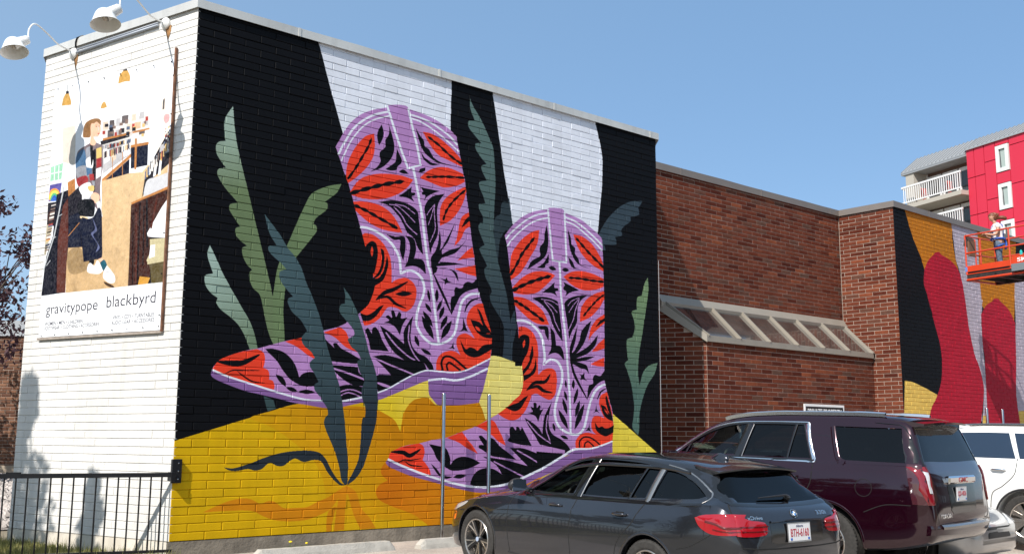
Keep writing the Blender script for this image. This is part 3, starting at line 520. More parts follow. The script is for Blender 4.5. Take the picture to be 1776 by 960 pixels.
POSTER = '''
p wh T 20,60 340,60 340,620 20,620
p sh X 395,410 680,330 680,470 560,560 400,520
p cr1 X 690,95 800,60 800,560 690,570
p bg X 165,420 240,400 235,640 160,620
p sh2 X 100,430 160,415 165,600 95,640
# shelves of records at the back
p d1 X 440,372 470,368 470,412 440,418
p t1 X 400,382 432,376 432,425 400,430
p g1 X 480,362 508,356 506,404 480,410
p d1 X 515,345 555,338 552,385 512,392
p t1 X 575,335 600,330 598,372 572,378
p g1 X 620,325 650,318 648,358 618,365
p d1 X 430,432 468,428 466,470 428,476
p g1 X 476,430 508,424 506,462 474,466
p t1 X 545,395 580,390 580,430 545,438
p o1 X 590,385 628,380 626,418 588,424
p g1 X 636,378 672,370 672,402 634,408
p d1 X 618,432 652,424 650,450 616,458
p wo X 400,480 680,415 680,425 400,495
p dk X 385,495 560,455 560,470 390,520
# bins of records
p g1 X 398,520 560,480 570,520 570,570 400,690
p wh X 405,545 440,535 440,610 408,630
p t1 X 450,560 480,548 480,600 452,620
p d1 X 400,530 500,505 560,490 560,500 430,545
p dk X 410,560 500,530 500,540 415,575
p wh X 520,520 560,505 565,570 525,590
p wo X 395,720 568,570 570,590 395,745
p nv X 395,745 560,600 558,780 515,782 515,860 455,865 455,960 395,960
s wo X 4 458,590! 458,960!
s wo X 4 518,560! 518,855!
p nv X 568,530 672,510 670,640 568,660
p wo X 565,520 675,498 675,515 565,535
s wo X 12 598,480! 596,665!
# floor
f fl Y 500,60! 720,0! 1010,-20! 1010,560! 985,830! 230,905! 240,560! 360,470! 505,350!
p fl X 560,780 670,640 800,600 780,800 600,960 450,960 455,870
f fl2 Y 245,610 330,560 400,640 440,700 330,760 260,750
f sd Y 520,820 590,850 600,870 540,850
# right bins
p d1 X 760,250 772,240 768,305 756,310
f pk X 762,360 775,335 798,340 796,375 775,390
p dk X 770,480 812,440 812,620 700,720 640,830 660,680
p g1 X 745,520 800,500 800,560 740,580
p wh X 690,620 700,600 690,690 680,700
p wh X 720,590 735,570 720,700 705,710
p wh X 745,600 760,560 750,690 735,700
f fu X 650,800 670,730 720,710 800,680! 795,770! 720,800 650,825!
p wo Y 730,225 1010,100 1012,125 735,240
p br Y 730,240 1012,120 1005,420 980,830 702,856
s bk Y 10 800,220! 770,850!
s bk Y 14 850,200! 850,560!
p bk Y 870,480 1000,300 980,830 780,840 870,780
p yb Y 790,780 870,790 850,840 775,850
f wh2 Y 1005,195! 960,260 920,330 870,420 850,455! 860,480 1000,490!
f kh Y 870,500! 990,490! 985,650! 850,670 870,600
f wh2 Y 875,545! 910,540! 905,630! 862,645!
s bk Y 6 745,300! 735,840!
s wb Y 10 770,300! 760,830!
s bk Y 8 830,250! 815,700!
s wb Y 12 930,170! 880,420!
f ol Y 850,665! 985,650! 978,825! 880,835! 870,720
f kh Y 850,650! 985,640! 985,665! 850,690!
# left posters and bins
p gn X 92,650 165,625 155,720 88,735
s wh X 4 115,645! 112,730!
s wh X 4 140,640! 136,722!
s wh X 4 90,690! 160,675!
p pu Y 110,90 200,70 180,210 98,215
f r1 Y 100,190 115,130 150,115 180,140 184,205 160,205 150,160 125,160 112,205
f r2 Y 106,200 120,145 150,130 174,150 176,205
f r3 Y 112,205 126,158 148,148 166,168 168,208
f r4 Y 118,208 132,172 148,165 158,182 158,208
p dk Y 95,225 165,215 155,330 150,400 85,400
f br Y 100,300 125,290 140,340 130,380 95,380
p tn Y 85,390 130,390 80,620 65,620
p nv2 Y 160,160 260,120 330,380 250,560 215,905 45,930 80,640 130,480
p wb Y 205,250 255,170 250,480 240,640 228,905 165,905 170,500
s st Y 9 215,100! 140,480! 60,740!
s st Y 5 200,310! 165,330!
s st Y 5 155,480! 125,500!
s st Y 5 115,660! 85,700!
p wo X 190,740 235,715 240,860 200,900
p dk Y 245,180 350,80 360,560 250,565
p nv Y 250,330 345,290 350,560 250,565
s wo Y 5 250,475! 335,375!
# pendant lamps
s dk X 3 197,160! 197,205!
f go X 188,212! 205,212! 218,262 216,282! 190,285 162,288! 172,240
p dk X 188,200 204,198 206,215 187,217
s dk X 2 407,250! 407,262!
f go X 402,262! 414,262! 425,292! 405,300 385,302! 392,278
f go X 522,75! 548,75! 562,110 560,140! 530,142 490,155! 500,105
p dk X 524,58 542,56 546,76 520,78
# the woman of the print
f jk X 300,520! 345,500 400,520! 400,640 385,780 400,950! 350,880 300,850 245,740 240,650 250,560
f bl X 245,580 290,545 300,640 260,680 240,660
f gy2 X 240,660 300,640 330,690 260,720
f rd X 245,720 300,700 310,740 260,765
f wh2 X 260,770 320,740 340,800 320,850 280,820
f rd X 362,600! 392,590! 392,645! 362,655!
f bk X 338,560 358,545 356,690 350,800 340,700
f mu X 362,540! 392,530! 394,590! 362,600!
f wh2 X 360,660! 392,650! 390,700! 360,720!
f gy2 X 300,540 335,530 335,580 305,600
f wh2 X 300,605 338,590 340,650 310,660
f bk X 325,512 338,505 342,600 330,640
f bl X 300,650! 335,655! 335,690! 305,700!
f rd X 318,690! 345,690! 350,725! 322,730!
f gy2 X 335,730! 352,730! 352,760! 340,765!
f mu X 310,765 345,760 345,790 320,790
f gy2 X 320,830 350,810 360,830 325,862
f wh2 X 362,860! 385,850! 403,948! 380,920!
f sk X 328,820 350,800 380,815 378,850 350,862
f hr X 282,470 285,420 300,385 340,362 378,362 388,385 340,400 325,470 300,475
f sk X 328,400 350,378 378,380 388,410 385,450 362,475 345,470 362,500! 350,520 325,512 328,460
f hr X 330,385 350,362 382,368 388,400 365,380 345,390
e bk X 5 356,409 366,407
e bk X 5 374,407 382,406
s hr X 2 354,401 367,399
s fu X 3 372,408 376,428 371,432
e fu X 8 350,468 376,472
f lip X 368,450 380,446 376,456
f bk Y 330,210 440,205 445,320 400,330 330,310
f cr2 Y 340,325 400,335 395,345 345,342
f nv Y 350,340 400,345 440,330 480,260 505,300 510,520 505,640 450,655 370,672! 355,520
f bl2 Y 430,330! 470,430 440,470 490,560 460,600! 475,540 425,460 455,420
f bk Y 410,660! 450,650! 445,690 420,700
f sk Y 480,650! 508,638! 520,665! 492,680!
f te Y 492,675! 525,655 545,700 520,740! 505,720
f wh2 Y 402,700 420,680 450,700 470,660 490,680 515,740! 480,762 402,750
f wh2 Y 520,740! 545,698! 580,740 605,780 603,825 560,830 515,790
f fu Y 530,745 575,740 570,752 535,757
# white foot of the banner
p wh J 195,700 860,625 860,890 190,935
'''
PC = {'wh': lin((236, 238, 242)), 'wh2': lin((232, 232, 234)), 'sh': lin((212, 208, 204)), 'sh2': lin((220, 216, 210)), 'bg': lin((214, 204, 192)), 'cr1': lin((240, 230, 216)), 'd1': lin((92, 84, 84)), 't1': lin((206, 190, 172)),
      'g1': lin((176, 174, 176)), 'o1': lin((222, 170, 140)), 'wo': lin((176, 118, 66)), 'dk': lin((34, 30, 36)), 'nv': lin((26, 28, 44)), 'nv2': lin((24, 22, 32)), 'fl': (lin((206, 176, 136)), lin((190, 158, 116)), (260, 360), (150, 500)), 'fl2': lin((150, 124, 88)), 'sd': lin((70, 50, 36)),
      'pk': lin((216, 160, 160)), 'fu': lin((196, 196, 200)), 'br': lin((62, 38, 32)), 'bk': lin((22, 20, 24)), 'yb': lin((196, 144, 62)), 'kh': lin((186, 176, 140)), 'ol': lin((84, 74, 48)), 'gn': lin((150, 200, 170)), 'pu': lin((90, 84, 150)),
      'r1': lin((232, 150, 70)), 'r2': lin((236, 200, 90)), 'r3': lin((90, 170, 110)), 'r4': lin((50, 90, 170)), 'tn': lin((170, 160, 136)), 'wb': lin((84, 46, 38)), 'st': lin((176, 180, 184)), 'go': lin((188, 146, 78)),
      'jk': lin((112, 98, 102)), 'bl': lin((70, 100, 132)), 'gy2': lin((140, 142, 150)), 'rd': lin((150, 50, 52)), 'mu': lin((206, 180, 110)), 'sk': lin((224, 178, 150)), 'hr': lin((136, 98, 62)), 'lip': lin((180, 90, 84)), 'cr2': lin((214, 190, 150)),
      'bl2': lin((90, 96, 130)), 'te': lin((36, 84, 100))}
# ------------------------------------------------------------------ constants of the place
GA = math.radians(106.698); WD = np.array([math.cos(GA), math.sin(GA), 0]); WN = np.array([-math.sin(GA), math.cos(GA), 0])   # white wall: direction, outward normal
ML, MZ0, MZ1 = 9.377, .20, 7.303          # mural wall length, brick base, brick top
BH, BL = .107, .472
RX0, RY, RZ = 9.30, 1.6, 7.36             # recessed red brick wall
PX, PY = 18.44, .05                       # pier face and second painted wall
# ------------------------------------------------------------------ materials
def streaks(m, lo, z_dirt=None):
    """vertical rain marks and dirt thrown up near the ground"""
    nt = m.node_tree; N = nt.nodes; L = nt.links; b = N['Principled BSDF']; src = b.inputs['Base Color'].links[0].from_socket; g = N.new('ShaderNodeNewGeometry')
    mp = N.new('ShaderNodeVectorMath'); mp.operation = 'MULTIPLY'; mp.inputs[1].default_value = (7, 7, .45); L.new(g.outputs['Position'], mp.inputs[0]); n = N.new('ShaderNodeTexNoise'); n.inputs['Scale'].default_value = 1; n.inputs['Detail'].default_value = 5; L.new(mp.outputs[0], n.inputs['Vector'])
    mr = N.new('ShaderNodeMapRange'); mr.inputs[1].default_value = .25; mr.inputs[2].default_value = .5; mr.inputs[3].default_value = lo; mr.inputs[4].default_value = 1; L.new(n.outputs['Fac'], mr.inputs[0]); f = mr.outputs[0]
    n2 = N.new('ShaderNodeTexNoise'); n2.inputs['Scale'].default_value = .55; n2.inputs['Detail'].default_value = 7; L.new(g.outputs['Position'], n2.inputs['Vector']); m2 = N.new('ShaderNodeMapRange'); m2.inputs[1].default_value = .3; m2.inputs[2].default_value = .7; m2.inputs[3].default_value = 1-(1-lo)*1.2; m2.inputs[4].default_value = 1+(1-lo)*.8; L.new(n2.outputs['Fac'], m2.inputs[0])
    x = N.new('ShaderNodeMath'); x.operation = 'MULTIPLY'; L.new(f, x.inputs[0]); L.new(m2.outputs[0], x.inputs[1]); f = x.outputs[0]
    vm = N.new('ShaderNodeVectorMath'); vm.operation = 'SCALE'; L.new(src, vm.inputs[0]); L.new(f, vm.inputs['Scale']); L.new(vm.outputs[0], b.inputs['Base Color']); return m
def img_mat(name, img, ax, ux, W, z0, H, joint=0, rough=.6, spec=.14, vary=.05):
    """flat print seen on the surface: image laid out in metres along direction ax and height"""
    m = bpy.data.materials.new(name); m.use_nodes = True; nt = m.node_tree; N = nt.nodes; L = nt.links
    b = N['Principled BSDF']; b.inputs['Roughness'].default_value = rough; b.inputs['Specular IOR Level'].default_value = spec
    g = N.new('ShaderNodeNewGeometry'); d = N.new('ShaderNodeVectorMath'); d.operation = 'DOT_PRODUCT'; d.inputs[1].default_value = tuple(ax)
    L.new(g.outputs['Position'], d.inputs[0]); s = N.new('ShaderNodeSeparateXYZ'); L.new(g.outputs['Position'], s.inputs[0])
    def mth(op, a, v):
        q = N.new('ShaderNodeMath'); q.operation = op; L.new(a, q.inputs[0]); q.inputs[1].default_value = v; return q.outputs[0]
    x = mth('DIVIDE', mth('SUBTRACT', d.outputs['Value'], ux), W); y = mth('DIVIDE', mth('SUBTRACT', s.outputs[2], z0), H)
    c = N.new('ShaderNodeCombineXYZ'); L.new(x, c.inputs[0]); L.new(y, c.inputs[1])
    t = N.new('ShaderNodeTexImage'); t.image = img; t.extension = 'EXTEND'; t.interpolation = 'Linear'; L.new(c.outputs[0], t.inputs[0])
    nz = N.new('ShaderNodeTexNoise'); nz.inputs['Scale'].default_value = 2.3; nz.inputs['Detail'].default_value = 6; L.new(g.outputs['Position'], nz.inputs['Vector'])
    mr = N.new('ShaderNodeMapRange'); mr.inputs[1].default_value = .3; mr.inputs[2].default_value = .7; mr.inputs[3].default_value = 1-vary; mr.inputs[4].default_value = 1+vary; L.new(nz.outputs['Fac'], mr.inputs[0])
    src_ = mr.outputs[0]
    if vary > .03:
        cb_ = N.new('ShaderNodeCombineXYZ'); rw_ = N.new('ShaderNodeMath'); rw_.operation = 'FLOOR'; L.new(mth('DIVIDE', mth('SUBTRACT', s.outputs[2], z0), joint or .107), rw_.inputs[0])
        fl_ = N.new('ShaderNodeMath'); fl_.operation = 'FLOOR'; L.new(mth('DIVIDE', d.outputs['Value'], .236), fl_.inputs[0]); L.new(fl_.outputs[0], cb_.inputs[0]); L.new(rw_.outputs[0], cb_.inputs[1])
        wn_ = N.new('ShaderNodeTexWhiteNoise'); L.new(cb_.outputs[0], wn_.inputs['Vector']); m1 = N.new('ShaderNodeMapRange'); m1.inputs[3].default_value = .95; m1.inputs[4].default_value = 1.05; L.new(wn_.outputs['Value'], m1.inputs[0])
        st_ = N.new('ShaderNodeTexNoise'); st_.inputs['Detail'].default_value = 3; mp_ = N.new('ShaderNodeVectorMath'); mp_.operation = 'MULTIPLY'; mp_.inputs[1].default_value = (9, 9, .7); L.new(g.outputs['Position'], mp_.inputs[0]); L.new(mp_.outputs[0], st_.inputs['Vector']); st_.inputs['Scale'].default_value = 1
        m2_ = N.new('ShaderNodeMapRange'); m2_.inputs[1].default_value = .3; m2_.inputs[2].default_value = .7; m2_.inputs[3].default_value = .965; m2_.inputs[4].default_value = 1.035; L.new(st_.outputs['Fac'], m2_.inputs[0])
        x1 = N.new('ShaderNodeMath'); x1.operation = 'MULTIPLY'; L.new(m1.outputs[0], x1.inputs[0]); L.new(m2_.outputs[0], x1.inputs[1]); x2 = N.new('ShaderNodeMath'); x2.operation = 'MULTIPLY'; L.new(x1.outputs[0], x2.inputs[0]); L.new(src_, x2.inputs[1]); src_ = x2.outputs[0]
    vm = N.new('ShaderNodeVectorMath'); vm.operation = 'SCALE'; L.new(t.outputs[0], vm.inputs[0]); L.new(src_, vm.inputs['Scale']); L.new(vm.outputs[0], b.inputs['Base Color'])
    n2 = N.new('ShaderNodeTexNoise'); n2.inputs['Scale'].default_value = 55; n2.inputs['Detail'].default_value = 3; L.new(g.outputs['Position'], n2.inputs['Vector'])
    bp = N.new('ShaderNodeBump'); bp.inputs['Strength'].default_value = .22; bp.inputs['Distance'].default_value = .006; L.new(n2.outputs['Fac'], bp.inputs['Height']); L.new(bp.outputs[0], b.inputs['Normal'])
    return m
def tow_mural(u, v):
    p = onp(u, v, (0, 0, 0), (0, 1, 0)); return p[0], p[2]-MZ0
def tow_m2(u, v):
    p = onp(u, v, (0, PY, 0), (0, 1, 0)); return p[0]-PX, p[2]
BN0, BZ0, BW, BHH = .30, 2.86, 2.92, 3.98
def tow_ban(u, v):                            # banner coordinates run from its left edge as seen from outside
    p = onp(u, v, WN*.03, WN); return -(p[:3]@WD)+BN0+BW, p[2]-BZ0
cv = Canvas(ML, MZ1-MZ0, 215, tow_mural); cv.run(MURAL, CROPS, MC)
M_MURAL = img_mat('mural_paint', cv.image('mural_paint'), (1, 0, 0), 0, ML, MZ0, MZ1-MZ0)
c2 = Canvas(10.2, RZ, 110, tow_m2); c2.run(MURAL2, CROPS, MC2)
M_MUR2 = img_mat('second_mural_paint', c2.image('second_mural_paint'), (1, 0, 0), PX, 10.2, 0, RZ)
c3 = Canvas(BW, BHH, 460, tow_ban); c3.img[:] = lin((236, 238, 242)); c3.run(POSTER, CROPS, PC)
# record sleeves standing in the printed bins and on the printed shelves
pr_ = np.random.default_rng(3); pal_ = [lin(c) for c in ((40, 38, 44), (196, 190, 186), (120, 100, 92), (226, 220, 212), (160, 60, 52), (84, 96, 120), (206, 170, 110), (60, 56, 60))]
def sleeve(cr, x, y, w, h, sk): X, Y, K = CROPS[cr]; c3.fill([(X+a/K, Y+b/K) for a, b in ((x, y), (x+w, y-w*sk), (x+w*.94, y+h-w*sk), (x-w*.06, y+h))], pal_[pr_.integers(0, 8)])
for i in range(34): t = i/33; sleeve('X', 400+t*160, 560-t*50+pr_.uniform(-6, 6), 7, 40-8*t, .3)
for i in range(26): t = i/25; sleeve('X', 410+t*150, 522-t*36+pr_.uniform(-4, 4), 8, 20, .3)
for i in range(30): t = i/29; sleeve('X', 655+t*150, 660-t*190+pr_.uniform(-8, 30), 9, 46, .2)
for i in range(60): sleeve('X', pr_.uniform(395, 665), pr_.uniform(350, 455), pr_.uniform(12, 24), pr_.uniform(16, 28), .12) if i < 24 else sleeve('X', pr_.uniform(765, 800), pr_.uniform(400, 520), 8, 12, .2)
for i in range(22): t = i/21; sleeve('Y', 120-t*50, 240+t*340+pr_.uniform(-8, 8), 34, 12, .3)
def blur(a, r):
    for ax in (0, 1):
        c = np.cumsum(np.pad(a, [(r+1, r) if k == ax else (0, 0) for k in range(3)], mode='edge'), axis=ax); n = a.shape[ax]; k = 2*r+1
        a = (np.take(c, np.arange(k, k+n), ax)-np.take(c, np.arange(0, n), ax))/k
    return a
def soft(h, w, cell):
    g = pr_.normal(size=(h//cell+3, w//cell+3, 1)); y = np.arange(h)/cell; x = np.arange(w)/cell; yi = y.astype(int); xi = x.astype(int); fy = (y-yi)[:, None, None]; fx = (x-xi)[None, :, None]
    return (g[yi][:, xi]*(1-fy)*(1-fx)+g[yi+1][:, xi]*fy*(1-fx)+g[yi][:, xi+1]*(1-fy)*fx+g[yi+1][:, xi+1]*fy*fx)
h_, w_ = c3.img.shape[:2]; ph = int(.66/BHH*h_); I_ = c3.img[ph:]; hh = I_.shape[0]
nz_ = .10*soft(hh, w_, 60)+.09*soft(hh, w_, 22)+.10*soft(hh, w_, 7)+.07*soft(hh, w_, 3)
lum = I_.mean(2, keepdims=True); amp = np.clip(1.2-lum*1.5, .10, .85)
I_ = blur(I_*(1+nz_*amp), 2); I_ += .012*soft(hh, w_, 9)*(amp > .5); c3.img[ph:] = np.clip(I_, 0, 1)
_me = None
def print_text(cv_, txt, uv0, uv1, hpx, off, col):
    a = np.array(cv_.tow(*uv0)); b = np.array(cv_.tow(*uv1)); t = np.array(cv_.tow(uv0[0], uv0[1]-hpx)); me = text_mesh(txt, 1, off, 0, res=4); hm = text_mesh('H', 1, off, 0); hH = max(v.co.y for v in hm.vertices)
    x0 = min(v.co.x for v in me.vertices); L = max(v.co.x for v in me.vertices)-x0; e = (b-a)/L; up = np.array([0, 1.])*np.hypot(*(t-a))/hH; tow = cv_.tow; cv_.tow = lambda u, v: (u, v)
    for p in me.polygons: cv_.fill([tuple(a+e*(me.vertices[i].co.x-x0)+up*me.vertices[i].co.y) for i in p.vertices], col)
    cv_.tow = tow
INK = lin((52, 50, 60))
for q in (('gravitypope', (78, 545), (168, 536), 17, .0), ('blackbyrd', (183, 533), (269, 524), 19, .0), ('WOMEN \u2022 MEN \u2022 CHILDREN', (76, 564.5), (142, 559), 6, .01), ('FOOTWEAR \u2022 CLOTHING \u2022 ACCESSORIES', (75.5, 572.5), (171, 564.5), 6, .01), ("VINYL \u2022 CD'S \u2022 TURNTABLES", (194, 553.5), (267, 547.5), 6.3, .01), ('AUDIO GEAR \u2022 ACCESSORIES', (192, 563), (267, 556.5), 6.3, .01)): print_text(c3, *q, INK)
M_BAN = img_mat('banner_print', c3.image('banner_print'), tuple(-WD), -BN0-BW, BW, BZ0, BHH, rough=.45, vary=.015)
def white_wall_mat():
    m = mat('white_wall_paint', (.71, .695, .67), .6, noise=(1.3, .035), bump=(60, .25)); return streaks(m, .90)
M_WW = white_wall_mat()
def brick_mat(name, pal, attr):
    m = bpy.data.materials.new(name); m.use_nodes = True; nt = m.node_tree; N = nt.nodes; L = nt.links; b = N['Principled BSDF']
    b.inputs['Roughness'].default_value = .9; b.inputs['Specular IOR Level'].default_value = .06
    if attr: a = N.new('ShaderNodeAttribute'); a.attribute_name = 'tone'; fac = a.outputs['Fac']
    else: a = N.new('ShaderNodeObjectInfo'); fac = a.outputs['Random']
    r = N.new('ShaderNodeValToRGB'); L.new(fac, r.inputs[0]); e = r.color_ramp.elements; r.color_ramp.interpolation = 'LINEAR'
    while len(e) < len(pal): e.new(.5)
    for k, (p, c) in enumerate(pal): e[k].position = p; e[k].color = (*c, 1)
    g = N.new('ShaderNodeNewGeometry'); nz = N.new('ShaderNodeTexNoise'); nz.inputs['Scale'].default_value = 9; nz.inputs['Detail'].default_value = 6; L.new(g.outputs['Position'], nz.inputs['Vector'])
    mr = N.new('ShaderNodeMapRange'); mr.inputs[1].default_value = .3; mr.inputs[2].default_value = .7; mr.inputs[3].default_value = .86; mr.inputs[4].default_value = 1.14; L.new(nz.outputs['Fac'], mr.inputs[0])
    vm = N.new('ShaderNodeVectorMath'); vm.operation = 'SCALE'; L.new(r.outputs[0], vm.inputs[0]); L.new(mr.outputs[0], vm.inputs['Scale']); L.new(vm.outputs[0], b.inputs['Base Color'])
    bp = N.new('ShaderNodeBump'); bp.inputs['Strength'].default_value = .4; bp.inputs['Distance'].default_value = .004
    n2 = N.new('ShaderNodeTexNoise'); n2.inputs['Scale'].default_value = 120; L.new(g.outputs['Position'], n2.inputs['Vector']); L.new(n2.outputs['Fac'], bp.inputs['Height']); L.new(bp.outputs[0], b.inputs['Normal'])
    return m
REDP = [(0, (.070, .018, .012)), (.18, (.120, .030, .017)), (.5, (.152, .045, .026)), (.72, (.136, .040, .023)), (.80, (.105, .055, .040)), (.86, (.135, .040, .025)), (1, (.22, .064, .031))]
M_RB, M_RBA = streaks(brick_mat('red_brick', REDP, False), .9), streaks(brick_mat('red_brick_far', REDP, True), .9)
M_MORT = mat('mortar', (.42, .335, .275), .9, noise=(20, .12))
M_CONC = streaks(mat('concrete', (.22, .19, .15), .9, noise=(5, .25), bump=(30, .8)), .7)
M_COPE = streaks(mat('pale_metal_flashing', (.62, .61, .58), .45, .3, noise=(1.2, .06)), .86)
M_COPB = mat('brown_metal_flashing', (.21, .18, .16), .5, .25, noise=(1.2, .08))
M_BLK = mat('black_metal', (.012, .012, .014), .35, .3, noise=(8, .2))
M_CHR = mat('galvanised_steel', (.40, .42, .44), .16, 1, noise=(12, .12))
M_CRM = mat('chrome', (.86, .87, .88), .08, 1)
# ------------------------------------------------------------------ bricks
class Bricks:
    """real bricks laid over a recessed mortar bed; the largest ones in view become objects of their own"""
    def __init__(s): s.q = []
    def wall(s, P, ax, nrm, u0, u1, z0, z1, L, H, joint, m1, m2, parent, shift=0, up=(0, 0, 1), holes=(), jit=.0016, skew=0):
        ax = np.array(ax, float); nrm = np.array(nrm, float); up = np.array(up, float); P = np.array(P, float)
        n = int(round((z1-z0)/H))
        for k in range(n+1):
            a = z0+k*H; b = min(a+H, z1+H*.5)
            if a > z1-H*.3: break
            off = shift+(L/2 if k % 2 else 0)
            st = u0-(L-off % L) if off % L else u0
            x = st
            while x < u1-.01:
                x0 = max(x, u0); x1 = min(x+L, u1)
                if x1-x0 > .035 and not any(h[0] < (x0+x1)/2 < h[1] and h[2] < (a+b)/2 < h[3] for h in holes):
                    c = P+ax*(x0+x1)/2+up*(a+H/2)
                    zz = proj(c)[2]
                    s.q.append((c, ax, nrm, up, x1-x0-joint, H-joint, parent, m1, m2, random.gauss(0, jit), L*H/zz**2 if zz > 0 else 0, joint))
                x += L
    def build(s, count, stuffname, thingparent):
        q = s.q
        vis = []
        for i, b in enumerate(q):
            u, v, z = proj(b[0])
            if z > 0 and -5 < u < 1781 and -5 < v < 965: vis.append((b[10]*b[4]*b[5], i))
        vis.sort(reverse=True); pick = set(i for _, i in vis[:count]); meshes = {}
        rest = {}
        for i, b in enumerate(q):
            c, ax, nr, up, l, h, par, m1, m2, j, _, jt = b
            if i in pick:
                key = (round(l, 2), round(h, 3), m1.name)
                if key not in meshes:
                    mb = MB(); brick_geo(mb, np.zeros(3), np.array([1., 0, 0]), np.array([0, -1., 0]), np.array([0, 0, 1.]), key[0], key[1], .0062); meshes[key] = mb.mesh('brick'); meshes[key].materials.append(m1)
                o = bpy.data.objects.new('brick', meshes[key]); COL.objects.link(o); o.parent = par
                P = c+nr*j; X = Vector(ax); Z = Vector(up); Y = Vector(-nr)
                o.matrix_world = Matrix(((X.x, Y.x, Z.x, P[0]), (X.y, Y.y, Z.y, P[1]), (X.z, Y.z, Z.z, P[2]), (0, 0, 0, 1)))
                tilt = random.gauss(0, .0022); o.rotation_euler.rotate_axis('X', tilt) if False else None
            else: rest.setdefault((par.name, m2.name), []).append(b)
        for (pn, mn), bs in rest.items():
            mb = MB()
            for b in bs: brick_geo(mb, b[0]+b[2]*b[9], b[1], b[2], b[3], b[4], b[5], .0062)
            me = mb.mesh(stuffname); me.materials.append(bs[0][8])
            nf = len(me.polygons)//len(bs); at = me.attributes.new('tone', 'FLOAT', 'FACE'); at.data.foreach_set('value', np.repeat(rng.random(len(bs)), nf).astype(np.float32))
            o = bpy.data.objects.new(stuffname, me); COL.objects.link(o); o.parent = bs[0][6]; tag(o, kind='stuff')
def brick_geo(mb, c, ax, nr, up, l, h, ch, d=.016):
    o = []
    for hl, hh, dd in ((l/2-ch, h/2-ch, 0), (l/2, h/2, ch*.8), (l/2, h/2, d)):
        for a, b in ((-1, -1), (1, -1), (1, 1), (-1, 1)): o.append(c+ax*hl*a+up*hh*b-nr*dd)
    mb.add(o, [(0, 1, 2, 3)]+[(i, 4+i, 4+(i+1) % 4, (i+1) % 4) for i in range(4)]+[(4+i, 8+i, 8+(i+1) % 4, 4+(i+1) % 4) for i in range(4)])
# ------------------------------------------------------------------ ground
def gz(x, y):
    t = min(max((-3.2-y)/5.2, 0), 1); t = t*t*(3-2*t)*.6+t*.4; return -.19*t
gm = MB(); XS = [-900, -300, -100, -40]+list(np.arange(-20, 42, 2))+[60, 120, 300, 900]; YS = [-900, -300, -100, -40, -25]+list(np.arange(-14, 3.1, .5))+[6, 12, 20, 30, 60, 120, 300, 900]
V = [(x, y, gz(x, y)-.02) for y in YS for x in XS]; nx = len(XS)
gm.add(V, [(j*nx+i, j*nx+i+1, (j+1)*nx+i+1, (j+1)*nx+i) for j in range(len(YS)-1) for i in range(nx-1)])
M_GR = mat('dry_ground', (.20, .17, .12), .95, noise=(.4, .3), bump=(8, .4))
tag(gm.build('ground', M_GR, smooth=True), kind='structure')
def asphalt():
    m = mat('car_park_paving', (.40, .345, .295), .92, noise=(1.1, .10), bump=(90, .8)); nt = m.node_tree; N = nt.nodes; L = nt.links; b = N['Principled BSDF']
    src = b.inputs['Base Color'].links[0].from_socket
    tc = N.new('ShaderNodeTexCoord'); v = N.new('ShaderNodeTexVoronoi'); v.inputs['Scale'].default_value = 70; L.new(tc.outputs['Object'], v.inputs['Vector'])
    mr = N.new('ShaderNodeMapRange'); mr.inputs[1].default_value = 0; mr.inputs[2].default_value = 1; mr.inputs[3].default_value = .72; mr.inputs[4].default_value = 1.28
    L.new(v.outputs['Color'], mr.inputs[0]); vm = N.new('ShaderNodeVectorMath'); vm.operation = 'SCALE'; L.new(src, vm.inputs[0]); L.new(mr.outputs[0], vm.inputs['Scale']); L.new(vm.outputs[0], b.inputs['Base Color'])
    return streaks(m, .86)
lm = MB(); XS = list(np.arange(-.3, 40, 1.5)); YS = list(np.arange(-16, -.01, .4))+[0]
V = [(x, y, gz(x, y)) for y in YS for x in XS]; nx = len(XS)
lm.add(V, [(j*nx+i, j*nx+i+1, (j+1)*nx+i+1, (j+1)*nx+i) for j in range(len(YS)-1) for i in range(nx-1)])
tag(lm.build('car_park', asphalt(), smooth=True), kind='structure')
# ------------------------------------------------------------------ painted building
pb = empty('painted_brick_building', (ML/2, 2, 0), label='flat-roofed brick building with the black mural of purple cowboy boots and a white side wall', cat='building')
bpy.context.view_layer.update()
def part(mb, name, mt, parent, smooth=False, fixn=True):
    o = mb.build(name, mt, None, smooth, fixn); o.parent = parent; o.matrix_parent_inverse = parent.matrix_world.inverted(); return o
WL = 3.478
m = MB(); m.prism([(0, .012, MZ0), (ML, .012, MZ0), (ML, .012, MZ1), (0, .012, MZ1)], (0, .2, 0)); mw = part(m, 'mural_wall', M_MURAL, pb)
m = MB(); p0 = -WN*.012; p1 = WD*WL-WN*.012
m.prism([(p0[0], p0[1], MZ0), (p1[0], p1[1], MZ0), (p1[0], p1[1], MZ1), (p0[0], p0[1], MZ1)], -WN*.2); ww = part(m, 'white_wall', M_WW, pb)
m = MB()                                          # the hidden sides and the roof
q = [(ML-.02, .2), (ML+1.6, 1.9), (ML+1.6, 9), (1.6, 9)]; b1 = (WD*WL-WN*.2)
loop = [(-.0, .15), (ML-.02, .15)]+q[1:]+[(b1[0], b1[1])]
m.prism([(x, y, .05) for x, y in loop], (0, 0, MZ1-.1)); part(m, 'building_shell', mat('grey_render', (.3, .3, .3), .9), pb)
bk = Bricks()
bk.wall((0, 0, MZ0), (1, 0, 0), (0, -1, 0), 0, ML, 0, MZ1-MZ0, BL, BH, .008, M_MURAL, M_MURAL, mw, jit=.0022)
bk.wall((0, 0, MZ0), -WD, WN, -WL, 0, 0, MZ1-MZ0, BL, BH, .006, M_WW, M_WW, ww, shift=.2, jit=.0014)
bpy.context.view_layer.update()
bk.build(300, 'small_bricks', pb)
m = MB()
